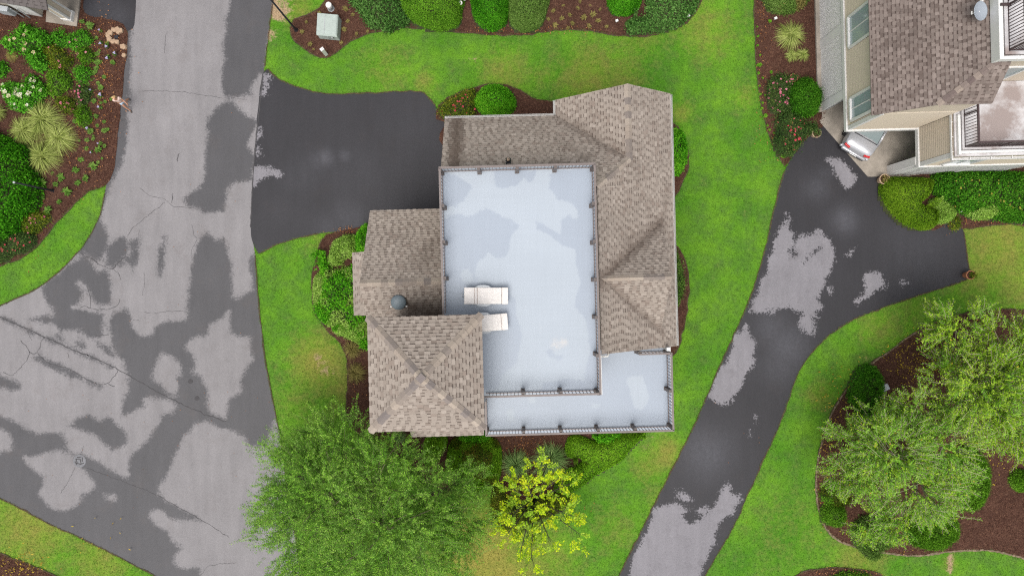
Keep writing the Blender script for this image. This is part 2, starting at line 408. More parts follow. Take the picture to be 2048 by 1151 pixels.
def cap_mat(name, cols):
    t = NT(name); oi = t.n('ShaderNodeObjectInfo'); gr = t.noise(20.0, 3, 0.8)
    c = t.ramp(oi.outputs['Random'], cols)
    v = t.math('ADD', t.math('MULTIPLY', t.math('SUBTRACT', gr, 0.5), 0.6), 1.0)
    cc = t.n('ShaderNodeCombineColor'); [t.L(v, cc.inputs[i]) for i in range(3)]
    t.col(t.mix(1.0, c, cc.outputs[0], 'MULTIPLY')); t.rough(0.95); t.b.inputs['Specular IOR Level'].default_value = 0.15
    return t.m
M['cap'] = cap_mat('ridge_cap_shingle', [(0.0, (.165, .142, .135)), (0.3, (.215, .180, .158)), (0.6, (.290, .240, .200)), (1.0, (.325, .275, .232))])
M['cap_b'] = cap_mat('brown_ridge_cap', [(0.0, (.130, .098, .092)), (0.4, (.190, .150, .135)), (1.0, (.300, .245, .205))])
M['soil'] = simple('bare_soil', (0.060, 0.038, 0.026), 0.95, 0.5, 6, obj=False)
M['bl_yel'] = foliage('yellowish_tips', (0.22, 0.24, 0.03), (0.34, 0.32, 0.05), (0.46, 0.38, 0.10), 3.0, 0.2)
M['f_hedge'] = foliage('bright_hedge_leaves', (0.060, 0.170, 0.008), (0.135, 0.320, 0.012), (0.250, 0.450, 0.030))
M['gutter'] = simple('weathered_gutter', (0.40, 0.39, 0.375), 0.5, 0.1)

# ------------------------------------------------------------------ plan geometry helpers
def catmull(pts, step=0.35, closed=True, sharp=None):
    pts = [np.array(p[:2], float) for p in pts]; n = len(pts); out = []
    for i in range(n if closed else n-1):
        p0, p1, p2, p3 = pts[(i-1) % n] if closed or i > 0 else pts[i], pts[i], pts[(i+1) % n], pts[(i+2) % n] if closed or i+2 < n else pts[i+1]
        k = max(1, int(np.linalg.norm(p2-p1)/step))
        for j in range(k):
            t = j/k
            out.append(0.5*((2*p1)+(-p0+p2)*t+(2*p0-5*p1+4*p2-p3)*t*t+(-p0+3*p1-3*p2+p3)*t**3))
    if not closed: out.append(pts[-1])
    return out
def densify(pts, step):
    out = []; n = len(pts)
    for i in range(n):
        a, b = np.array(pts[i][:2], float), np.array(pts[(i+1) % n][:2], float)
        k = max(1, int(np.linalg.norm(b-a)/step))
        out += [a+(b-a)*j/k for j in range(k)]
    return out
def inside(pts, poly):
    pts = np.asarray(pts, float); poly = np.asarray([p[:2] for p in poly], float)
    x, y = pts[:, 0], pts[:, 1]; r = np.zeros(len(pts), bool)
    lo, hi = poly.min(0), poly.max(0)
    cand = np.where((x >= lo[0]) & (x <= hi[0]) & (y >= lo[1]) & (y <= hi[1]))[0]
    if len(cand) == 0: return r
    cx, cy = x[cand], y[cand]; rr = np.zeros(len(cand), bool)
    n = len(poly); j = n-1
    for i in range(n):
        xi, yi = poly[i]; xj, yj = poly[j]
        if yi != yj:
            c = ((yi > cy) != (yj > cy)) & (cx < (xj-xi)*(cy-yi)/(yj-yi)+xi)
            rr ^= c
        j = i
    r[cand] = rr
    return r
def edge_dist(pts, poly, closed=True):
    pts = np.asarray(pts, float); poly = np.asarray([p[:2] for p in poly], float)
    d = np.full(len(pts), 1e9); n = len(poly)
    for i in range(n if closed else n-1):
        a, b = poly[i], poly[(i+1) % n]; ab = b-a; L = ab@ab
        if L < 1e-12: continue
        t = np.clip(((pts-a)@ab)/L, 0, 1)
        d = np.minimum(d, np.hypot(*(pts-a-t[:, None]*ab).T))
    return d
def sdf(pts, poly):
    d = edge_dist(pts, poly)
    return np.where(inside(pts, poly), d, -d)
def sheet(name, poly, step, mat, zf, attrs=None, parent=None, kind='structure'):
    poly = [np.array(p[:2], float) for p in poly]
    arr = np.array(poly); lo, hi = arr.min(0), arr.max(0)
    gx, gy = np.meshgrid(np.arange(lo[0], hi[0], step), np.arange(lo[1], hi[1], step))
    g = np.c_[gx.ravel(), gy.ravel()]; g = g[inside(g, arr)]
    g = g[edge_dist(g, arr) > step*0.35]
    n = len(poly)
    vs = [Vector(p) for p in poly] + [Vector(p) for p in g]
    v, e, f, *_ = delaunay_2d_cdt(vs, [(i, (i+1) % n) for i in range(n)], [], 1, 1e-5)
    v = np.array([tuple(p) for p in v])
    f = np.array([t for t in f if len(t) == 3])
    a, b, c = v[f[:, 0]], v[f[:, 1]], v[f[:, 2]]
    area = (b[:, 0]-a[:, 0])*(c[:, 1]-a[:, 1])-(b[:, 1]-a[:, 1])*(c[:, 0]-a[:, 0])
    f[area < 0] = f[area < 0][:, ::-1]
    z = zf(v) if callable(zf) else np.full(len(v), zf)
    me = np_mesh(name, np.c_[v, z], f, mat, {k: fn(v) for k, fn in (attrs or {}).items()}, smooth=True)
    o = link_mesh(name, me, parent)
    if kind and parent is None: o['kind'] = kind
    return o
def jit(poly, a):
    return [p + RNG.normal(0, a, 2) for p in poly]
def gpoly(px, step=0.35, a=0.015, smooth=True):
    w = [P2(*p) for p in px]
    return jit(catmull(w, step) if smooth else densify(w, step), a)

# ------------------------------------------------------------------ ground outlines (pixels of the 2048-wide photograph)
ROAD = [(262,-160),(262,0),(256,60),(247,150),(238,240),(224,330),(212,374),(200,430),(168,490),(95,562),(0,612),(-220,700),(-600,800),(-620,1010),(-220,930),(0,997),(90,1042),(200,1093),(312,1151),(430,1210),(560,1300),(660,1340),(640,1260),(605,1151),(580,1000),(566,900),(552,830),(534,740),(521,640),(514,560),(511,510),(503,450),(506,370),(516,260),(526,160),(532,110),(540,45),(546,0),(548,-160)]
DRIVE_L = [(527,143),(560,160),(640,186),(740,186),(830,182),(852,190),(870,212),(892,240),(960,300),(960,440),(760,440),(738,452),(700,460),(650,466),(600,475),(550,490),(517,506),(504,478),(502,450),(504,380),(513,262)]
APRON = [(160,-160),(160,0),(158,26),(200,36),(235,50),(252,64),(266,58),(272,0),(272,-160)]
DRIVE_R = [(1690,262),(1650,225),(1628,262),(1600,290),(1570,340),(1550,410),(1528,505),(1494,610),(1440,730),(1388,850),(1330,965),(1280,1065),(1238,1151),(1180,1280),(1340,1320),(1410,1151),(1462,1060),(1512,950),(1562,840),(1598,742),(1642,685),(1700,642),(1780,610),(1870,580),(1932,560),(1940,545),(1934,520),(1925,455),(1900,445),(1860,420),(1800,400),(1790,340),(1750,335),(1720,300)]
BED_LEFT = [(-200,-60),(60,-40),(99,-30),(168,-30),(168,26),(215,37),(254,58),(251,130),(244,200),(236,280),(226,345),(211,373),(180,382),(148,408),(112,448),(62,504),(0,532),(-120,570),(-260,500)]
BED_TOP = [(652,-80),(650,0),(640,15),(615,30),(588,40),(582,55),(582,72),(600,92),(640,116),(662,113),(692,90),(730,70),(790,58),(840,58),(900,63),(980,70),(1050,70),(1100,63),(1160,60),(1215,69),(1270,73),(1325,66),(1372,46),(1400,12),(1408,-30),(1408,-80)]
BED_NORTH = [(872,238),(878,212),(905,190),(950,176),(1000,168),(1040,180),(1064,196),(1115,206),(1150,215),(1150,300),(900,300),(890,245)]
BED_RIGHT = [(1507,-80),(1507,0),(1509,60),(1516,170),(1530,245),(1548,296),(1568,332),(1584,312),(1600,290),(1636,258),(1650,230),(1650,0),(1650,-80)]
BED_EAST_A = [(1310,240),(1345,246),(1362,266),(1378,310),(1368,358),(1344,396),(1310,400)]
BED_EAST_B = [(1310,480),(1346,486),(1366,510),(1378,560),(1373,620),(1358,690),(1343,712),(1310,700)]
BED_WEST = [(760,440),(735,450),(655,468),(636,500),(624,560),(629,620),(652,657),(680,684),(694,722),(693,800),(700,850),(760,880),(860,820)]
BED_SOUTH = [(745,800),(745,870),(800,935),(900,980),(985,968),(1000,985),(1035,1000),(1075,995),(1110,985),(1160,952),(1215,915),(1262,872),(1270,800)]
BED_RLOW = [(2048,620),(1960,622),(1880,640),(1830,664),(1780,700),(1730,735),(1690,780),(1660,830),(1641,890),(1630,950),(1633,1000),(1645,1045),(1670,1075),(1710,1092),(1780,1106),(1840,1109),(1900,1101),(1980,1099),(2048,1115),(2180,1150),(2300,900),(2200,660)]
BED_BR = [(1570,1180),(1592,1150),(1620,1139),(1670,1134),(1720,1138),(1770,1156),(1800,1240),(1600,1260)]
BED_BL = [(-60,1085),(0,1105),(40,1120),(118,1153),(200,1200),(60,1260),(-100,1200)]
BED_HEDGE = [(1765,352),(1775,400),(1800,440),(1850,460),(1880,455),(1908,440),(1924,459),(1990,448),(2048,450),(2200,450),(2200,330),(1780,345)]
SLAB = [(1642,205),(1637,242),(1735,353.5),(1905,352),(2200,352),(2200,330),(1900,330),(1900,150),(1642,150)]

W_ROAD = gpoly(ROAD); W_DL = gpoly(DRIVE_L, 0.3); W_AP = gpoly(APRON); W_DR = gpoly(DRIVE_R, 0.3)
BEDS = [gpoly(b, 0.3, 0.025) for b in (BED_LEFT, BED_TOP, BED_NORTH, BED_RIGHT, BED_EAST_A, BED_EAST_B, BED_WEST, BED_SOUTH, BED_RLOW, BED_BR, BED_BL, BED_HEDGE)]

# dry / bare places in the lawn: pixel, radius, strength
DRY = [(640,725,60,.8),(690,765,70,.55),(600,800,60,.3),(1010,150,60,.45),(1180,155,80,.5),(1240,150,60,.4),(1080,150,40,.3),(960,1100,90,1.0),(1000,1150,80,.9),(1070,1120,90,.5),
       (1335,905,35,.7),(1300,930,40,.5),(1350,960,30,.4),(2000,490,110,.6),(1960,540,80,.5),(2040,560,80,.5),(60,1055,90,.65),(200,1110,80,.5),(0,1020,60,.4),(1363,226,22,.6),(1410,60,70,.4),
       (1490,195,26,.4),(850,165,26,.5),(1640,790,30,.5),(1760,650,60,.35),(1720,1115,60,.5),(1900,1125,16,.6),(640,480,30,.3),(1330,1000,40,.4),(600,25,40,.5),(770,140,60,.3),(1280,70,60,.35),
       (1230,1060,60,.3),(1580,1060,120,.2),(1830,620,60,.3)]
BARE = [(648,735,15,.95),(636,712,11,.8),(655,716,9,.7),(640,750,10,.7),(630,738,8,.6),(662,742,8,.6),(946,118,12,.8),(556,28,20,1.3),(541,70,12,1.3),(548,0,22,1.2),(568,15,24,1.0),(1313,873,10,.6),(1899,1116,7,1.0),(1901,1130,6,1.0),(1898,1146,7,1.0),(1290,895,9,.6),(1495,200,8,.5),(660,755,14,.6),(600,40,12,.7)]
def blobs(lst):
    def fn(v):
        r = np.zeros(len(v))
        for x, y, rad, s in lst:
            c = P2(x, y); q = rad/35.9
            r = np.maximum(r, s*np.exp(-((v[:, 0]-c[0])**2+(v[:, 1]-c[1])**2)/(q*q)))
        return r
    return fn

# lawn: a fine sheet under the picture, the same sheet carried on to the horizon
xs = np.r_[-400, -200, -100, -60, np.arange(-34, 34.01, 0.4), 60, 100, 200, 400]; ys = np.r_[-400, -200, -100, -50, np.arange(-21, 21.01, 0.4), 50, 100, 200, 400]
gx, gy = np.meshgrid(xs, ys); v = np.c_[gx.ravel(), gy.ravel()]
nx = len(xs); ii, jj = np.meshgrid(np.arange(len(ys)-1), np.arange(nx-1), indexing='ij'); ii, jj = ii.ravel(), jj.ravel()
fq = np.c_[ii*nx+jj, ii*nx+jj+1, (ii+1)*nx+jj+1, (ii+1)*nx+jj]
ground = link_mesh('lawn', np_mesh('lawn', np.c_[v, np.zeros(len(v))], fq, M['grass'], {'dry': blobs(DRY)(v), 'bare': blobs(BARE)(v)}))
ground['kind'] = 'structure'

# ------------------------------------------------------------------ wet and dry patches on the paving (their own outlines)
z1 = lambda pts: [P2(*p) for p in zoomed(0, 0, pts)]
z5 = lambda pts: [P2(*p) for p in zoomed(0, 375, pts)]
zb = lambda pts: [P2(*p) for p in zoomed(0, 751, pts)]
WET = [
 z1([(1330,-400),(1325,0),(1300,130),(1290,300),(1280,400),(1275,480),(1290,540),(1310,575),(1360,560),(1450,540),(1455,480),(1490,430),(1520,430),(1540,300),(1560,150),(1600,50),(1600,-400)]),
 z1([(1320,565),(1380,630),(1450,680),(1485,700),(1440,800),(1420,840),(1450,870),(1470,900),(1465,1000),(1450,1040),(1330,1050),(1312,1090),(1300,1151),(1290,1220),(1180,1222),(1130,1195),(1075,1180),(1060,1151),(1080,1120),(1150,1080),(1175,1040),(1180,960),(1170,870),(1190,850),(1195,780),(1185,720),(1200,680),(1260,610)]),
 z1([(700,-400),(775,-400),(768,0),(760,200),(750,400),(742,600),(735,750),(720,880),(690,980),(640,1050),(620,1120),(590,1160),(560,1160),(620,980),(660,700),(690,400),(715,200)]),
 z5([(560,0),(612,0),(600,80),(582,190),(612,240),(615,320),(600,400),(560,425),(480,385),(440,420),(440,330),(520,240)]),
 z5([(620,330),(700,282),(740,290),(740,380),(650,462),(600,440),(608,400)]),
 z5([(750,310),(805,280),(800,400),(765,490),(750,420),(690,460),(680,440),(745,385)]),
 z5([(470,395),(500,400),(530,440),(560,490),(600,470),(640,510),(640,660),(570,680),(530,640),(510,570),(460,530),(440,550),(490,600),(470,640),(450,680),(420,690),(520,710),(590,715),(590,850),(520,870),(480,830),(440,820),(350,820),(310,780),(250,770),(160,760),(230,735),(310,735),(300,690),(240,610),(235,580),(340,490),(420,420)]),
 z5([(945,280),(962,280),(948,340),(942,450),(922,520),(904,500),(915,400),(908,340),(935,330)]),
 z5([(1160,280),(1200,255),(1250,310),(1280,290),(1310,350),(1330,450),(1335,560),(1330,640),(1400,620),(1450,600),(1450,500),(1430,420),(1460,380),(1490,420),(1500,600),(1520,850),(1550,1000),(1570,1200),(1395,1200),(1395,1080),(1420,1040),(1460,990),(1440,900),(1450,860),(1380,860),(1320,840),(1325,690),(1290,740),(1210,790),(1190,840),(1120,860),(1070,900),(1060,930),(1110,960),(1120,1010),(1110,1060),(1150,1090),(1180,1151),(1200,1220),(1025,1210),(1025,1151),(1040,1080),(1045,1010),(990,970),(930,950),(890,1030),(870,1100),(940,1150),(1030,1220),(760,1200),(740,1151),(735,1090),(715,1000),(670,960),(640,880),(630,820),(640,740),(660,710),(720,695),(745,710),(755,780),(790,850),(820,858),(870,840),(910,790),(970,770),(1060,760),(1080,730),(1085,600),(1100,450),(1130,350)]),
 z5([(190,980),(240,968),(330,1010),(420,1050),(500,1100),(560,1120),(600,1140),(590,1155),(480,1115),(400,1090),(300,1040),(220,1005)]),
 z5([(-100,1050),(60,1095),(128,1130),(120,1155),(60,1165),(-100,1120)]),
 z5([(0,735),(130,792),(260,850),(340,880),(500,955),(650,1025),(640,1040),(490,975),(330,905),(240,865),(110,805),(0,752)]),
 z5([(320,840),(350,850),(370,890),(345,895)]), z5([(445,890),(495,890),(495,925),(445,925)]), z5([(550,885),(600,905),(680,965),(690,985),(640,970),(590,930)]),
 zb([(-300,140),(0,225),(90,265),(200,330),(290,325),(370,330),(400,440),(470,450),(560,490),(640,540),(740,590),(750,460),(850,370),(925,260),(925,225),(990,215),(1015,180),(1000,140),(1020,130),(1020,0),(1160,0),(1190,100),(1200,200),(1300,250),(1320,130),(1390,100),(1395,0),(1560,0),(1620,190),(1580,260),(1530,400),(1420,410),(1420,360),(1350,320),(1260,300),(1220,265),(1180,255),(1120,280),(1060,350),(1030,400),(1000,470),(980,540),(940,600),(890,670),(1000,740),(1160,830),(1000,830),(930,770),(870,780),(860,810),(900,860),(970,890),(990,950),(1050,980),(1000,1050),(1010,1100),(1150,1110),(1170,1300),(900,1340),(700,1130),(480,1010),(220,880),(0,790),(-300,680)]),
 zb([(400,290),(450,240),(520,225),(570,260),(620,240),(700,300),(740,350),(730,390),(650,430),(600,390),(560,340),(490,320),(420,300)]),
 zb([(700,245),(705,150),(740,90),(735,-20),(860,20),(930,85),(870,95),(830,130),(835,170),(750,210)]),
]
DRYP = [zb([(180,470),(270,440),(350,430),(420,450),(480,540),(530,590),(550,640),(520,670),(460,680),(480,710),(430,760),(330,775),(260,740),(220,670),(240,640),(255,580),(170,520),(130,460)]),
        zb([(605,675),(660,680),(665,710),(610,712)]), zb([(-60,300),(0,305),(60,330),(75,360),(60,430),(0,440),(-60,430)])]
def road_wet(v):
    w = np.full(len(v), -1e9)
    for p in WET: w = np.maximum(w, sdf(v, p))
    for p in DRYP: w = np.minimum(w, -sdf(v, p))
    return np.clip(w, -1.2, 1.2)
road = sheet('road', W_ROAD, 0.22, M['road'], 0.012, {'wet': road_wet})

zr = lambda pts: [P2(*p) for p in zoomed(1488, 375, pts)]
zt = lambda pts: [P2(*p) for p in zoomed(1000, 751, pts)]
z4 = lambda pts: [P2(*p) for p in zoomed(1488, 0, pts)]
z2 = lambda pts: [P2(*p) for p in zoomed(500, 0, pts)]
DRY_R = [zr([(245,150),(265,190),(262,235),(290,250),(280,310),(300,310),(315,270),(370,280),(430,240),(455,240),(460,280),(500,305),(490,325),(520,340),(520,410),(495,490),(480,500),(470,570),(440,610),(420,660),(455,670),(440,700),(400,700),(420,740),(415,830),(375,850),(330,820),(315,790),(340,730),(290,700),(255,680),(220,690),(170,730),(150,690),(120,720),(30,720),(45,660),(85,600),(90,540),(140,480),(150,400),(180,290),(210,205),(235,190)]),
         zr([(690,500),(730,485),(780,485),(800,510),(820,545),(800,580),(770,590),(700,640),(650,670),(635,650),(690,610),(705,580),(690,550)]),
         zr([(900,545),(930,535),(955,545),(940,558),(905,556)]), zr([(590,390),(640,345),(640,360),(600,405)]), zr([(480,570),(500,575),(500,610),(475,615)]),
         zr([(-60,830),(10,850),(40,910),(60,1000),(40,1050),(0,1060),(-60,1050)]),
         z4([(475,910),(540,912),(600,960),(650,1020),(640,1060),(600,1095),(560,1050),(510,980)]),
         zt([(1270,-60),(1420,-60),(1390,60),(1350,110),(1300,180),(1250,160),(1200,120)]),
         zt([(1420,-300),(1460,-200),(1465,-140),(1410,0),(1380,60),(1240,30),(1290,-60),(1350,-200)]),
         zt([(1310,600),(1330,640),(1330,680),(1390,695),(1370,740),(1340,790),(1270,830),(1250,900),(1220,1000),(1160,1100),(1120,1300),(740,1300),(745,1110),(800,960),(860,850),(880,760),(960,740),(1030,730),(1100,770),(1040,800),(1090,855),(1150,820),(1230,770),(1260,690)]),
         zt([(1015,665),(1060,655),(1100,710),(1060,730),(1020,700)]), zt([(1130,770),(1190,745),(1200,790),(1150,820)]),
         zt([(1470,230),(1490,230),(1485,270),(1465,270)]), zt([(1435,310),(1450,310),(1445,355),(1432,355)])]
WET_R = [zr([(255,365),(275,340),(300,350),(300,390),(265,405)]), zr([(345,430),(360,390),(430,345),(450,342),(385,390),(350,450)]), zr([(395,740),(415,760),(410,810),(385,815)])]
def drive_wet(v):
    d = np.full(len(v), -1e9)
    for p in DRY_R: d = np.maximum(d, sdf(v, p))
    for p in WET_R: d = np.minimum(d, -sdf(v, p))
    return np.clip(-d, -1.2, 1.2)
SHEEN_R = [(1690,440,26,.62),(1575,690,44,.55),(1545,660,40,.40),(1410,905,50,.55),(1635,375,26,.40),(1650,350,20,.25),(1830,500,70,.16),(1560,730,44,.35),(1600,560,60,.12),(1800,470,40,.15)]  # blurry reflection and half-dry spots, painted lighter on the right drive
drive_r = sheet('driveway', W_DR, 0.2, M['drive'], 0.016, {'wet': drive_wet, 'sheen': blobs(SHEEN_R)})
DRY_L = [z2([(30,960),(130,960),(180,990),(170,1015),(60,1025),(25,1070),(0,1060)]), z2([(80,420),(120,430),(110,500),(100,550),(60,550)]), z2([(45,730),(70,735),(65,790),(40,790)]), z2([(40,840),(70,880),(40,910)])]
def drivel_wet(v):
    d = np.full(len(v), -1e9)
    for p in DRY_L: d = np.maximum(d, sdf(v, p))
    return np.clip(-d, -1.2, 1.2)
SHEEN_L = [(650,315,16,.6),(635,322,20,.3),(690,312,12,.4),(605,345,40,.14),(590,360,30,.14),(700,440,36,.30),(660,455,30,.22),(720,350,60,.10),(560,420,30,.10),(820,250,60,.07)]  # painted sheen spots of the left drive
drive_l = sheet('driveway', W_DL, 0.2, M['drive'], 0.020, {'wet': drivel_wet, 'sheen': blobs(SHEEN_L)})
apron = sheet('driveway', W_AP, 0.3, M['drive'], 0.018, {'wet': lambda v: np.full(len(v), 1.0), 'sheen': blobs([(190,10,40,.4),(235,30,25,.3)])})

slab = sheet('carport_slab', densify([P2(*p) for p in SLAB], 0.4), 0.5, M['concrete'], 0.045)
sp = MB(); sp.prism([P2(*p) for p in SLAB][::-1], -0.05, 0.041)
o = sp.obj('slab_edge', M['concrete'], slab)

# cracks and filled joints in the road
CRACKS = [(z1([(820,525),(960,525),(1080,535),(1200,552),(1300,565)]), .02), (z1([(1340,565),(1420,575)]), .016),
 (z5([(805,0),(860,45),(950,65),(990,105),(1100,118),(1180,140)]), .018), (z5([(950,85),(860,155),(790,210),(730,275)]), .024), (z5([(1108,210),(1115,270),(1135,295),(1105,350),(1098,400)]), .018),
 (z5([(460,375),(530,410),(580,445),(650,465),(690,420),(740,395)]), .04), (z5([(650,465),(690,500),(695,530)]), .03), (z5([(828,490),(830,560),(820,620)]), .022),
 (z5([(460,690),(500,680),(530,695),(620,700),(670,680),(692,645)]), .032), (z5([(505,570),(520,630),(520,690)]), .03), (z5([(830,715),(900,720),(1000,710),(1080,712)]), .016),
 (z5([(125,880),(150,910),(175,945),(215,948),(240,880),(260,860)]), .034), (z5([(175,945),(140,1010),(75,1075),(20,1060)]), .03), (z5([(215,948),(270,1000),(390,1040),(500,1100),(570,1130),(620,1125),(680,1050)]), .03),
 (z5([(620,1125),(665,1142)]), .03), (z5([(550,850),(630,845)]), .03), (z5([(500,960),(650,1030),(740,1080),(820,1125),(900,1170),(1010,1225),(1150,1290),(1300,1345)]), .05),
 (z5([(0,742),(120,797),(260,860),(330,890),(450,945),(510,965)]), .06), (z5([(390,950),(395,975)]), .02), (z5([(160,825),(185,880)]), .02),
 (zb([(500,530),(640,580),(760,625),(890,680),(1000,740),(1160,830),(1320,925)]), .028), (zb([(435,525),(390,610),(350,675)]), .022), (zb([(485,400),(470,440)]), .02), (zb([(1150,1150),(1200,1095),(1280,1080),(1360,1075)]), .016),
 (z5([(800,240),(800,280)]), .015), (z5([(995,30),(992,90)]), .04), (z1([(1030,880),(1022,930)]), .05), (z1([(960,180),(945,310)]), .02), (z5([(750,755),(805,768)]), .015)]
cb = MB()
for pts, wd in CRACKS:
    c = catmull(pts, 0.12, closed=False)
    c = [p + RNG.normal(0, 0.022, 2) for p in c]
    L, Rr = [], []
    for i, p in enumerate(c):
        d = c[min(i+1, len(c)-1)]-c[max(i-1, 0)]; d = d/(np.linalg.norm(d)+1e-9); nn = np.array([-d[1], d[0]])
        w = wd*0.5*RNG.uniform(0.45, 1.25)
        L.append((*(p+nn*w), 0.016)); Rr.append((*(p-nn*w), 0.016))
    n = len(c); cb.add(L+Rr, [(i, n+i, n+i+1, i+1) for i in range(n-1)])
tag(cb.obj('crack', M['crack'], road), kind='stuff')

# the seam where the newer driveway meets the old road
seam = catmull([P2(x, y) for x, y in [(526,150),(520,210),(512,280),(506,360),(503,420),(501,455)]], 0.15, closed=False)
sb = MB(); n = len(seam)
L = [(p[0]-0.03+RNG.normal(0, .012), p[1], 0.0245) for p in seam]; Rr = [(p[0]+0.03+RNG.normal(0, .012), p[1], 0.0245) for p in seam]
sb.add(L+Rr, [(i, i+1, n+i+1, n+i) for i in range(n-1)])
sb.obj('joint', M['crack'], drive_l)

# mulch beds, heaped a little towards the middle
for k, b in enumerate(BEDS):
    arr = np.array(b)
    def zf(v, b=b):
        d = edge_dist(v, b)
        return 0.028 + 0.09*np.clip(d/1.2, 0, 1) + 0.015*np.sin(v[:, 0]*2.1)*np.cos(v[:, 1]*1.7)*np.clip(d/0.5, 0, 1)
    sheet('mulch_bed', b, 0.45, M['mulch'], zf)
def edge_strip(name, polys, zs, w0, w1):
    m = MB(); everything = [W_ROAD, W_DL, W_AP, W_DR, [P2(*p) for p in SLAB]]+BEDS
    for p, z in zip(polys, zs):
        p = np.array(p); n = len(p)
        d = np.roll(p, -1, 0)-np.roll(p, 1, 0); d /= np.linalg.norm(d, axis=1)[:, None]+1e-9; nn = np.c_[-d[:, 1], d[:, 0]]
        lawn = np.zeros(n, bool)
        for sgn in (1, -1):
            q = p+nn*sgn*.25; b = np.zeros(n, bool)
            for e in everything: b |= inside(q, e)
            lawn |= ~b
        lawn &= (np.abs(p[:, 0]) < 31) & (np.abs(p[:, 1]) < 18)
        wa, wb = RNG.uniform(w0, w1, n), RNG.uniform(w0, w1, n)
        A, B = p+nn*wa[:, None], p-nn*wb[:, None]
        for i in range(n):
            j = (i+1) % n
            if lawn[i] and lawn[j]: m.add([(*A[i], z), (*B[i], z), (*B[j], z), (*A[j], z)], [(0, 1, 2, 3)])
    return tag(m.obj(name, M['soil']), kind='structure')
edge_strip('soil_edge', [W_ROAD, W_DL, W_DR, W_AP], [.0245, .0255, .0265, .0275], .008, .05)
edge_strip('soil_edge', BEDS, [.034]*len(BEDS), .005, .045)
PAVE = [W_ROAD, W_DL, W_AP, W_DR, [P2(*p) for p in SLAB]]

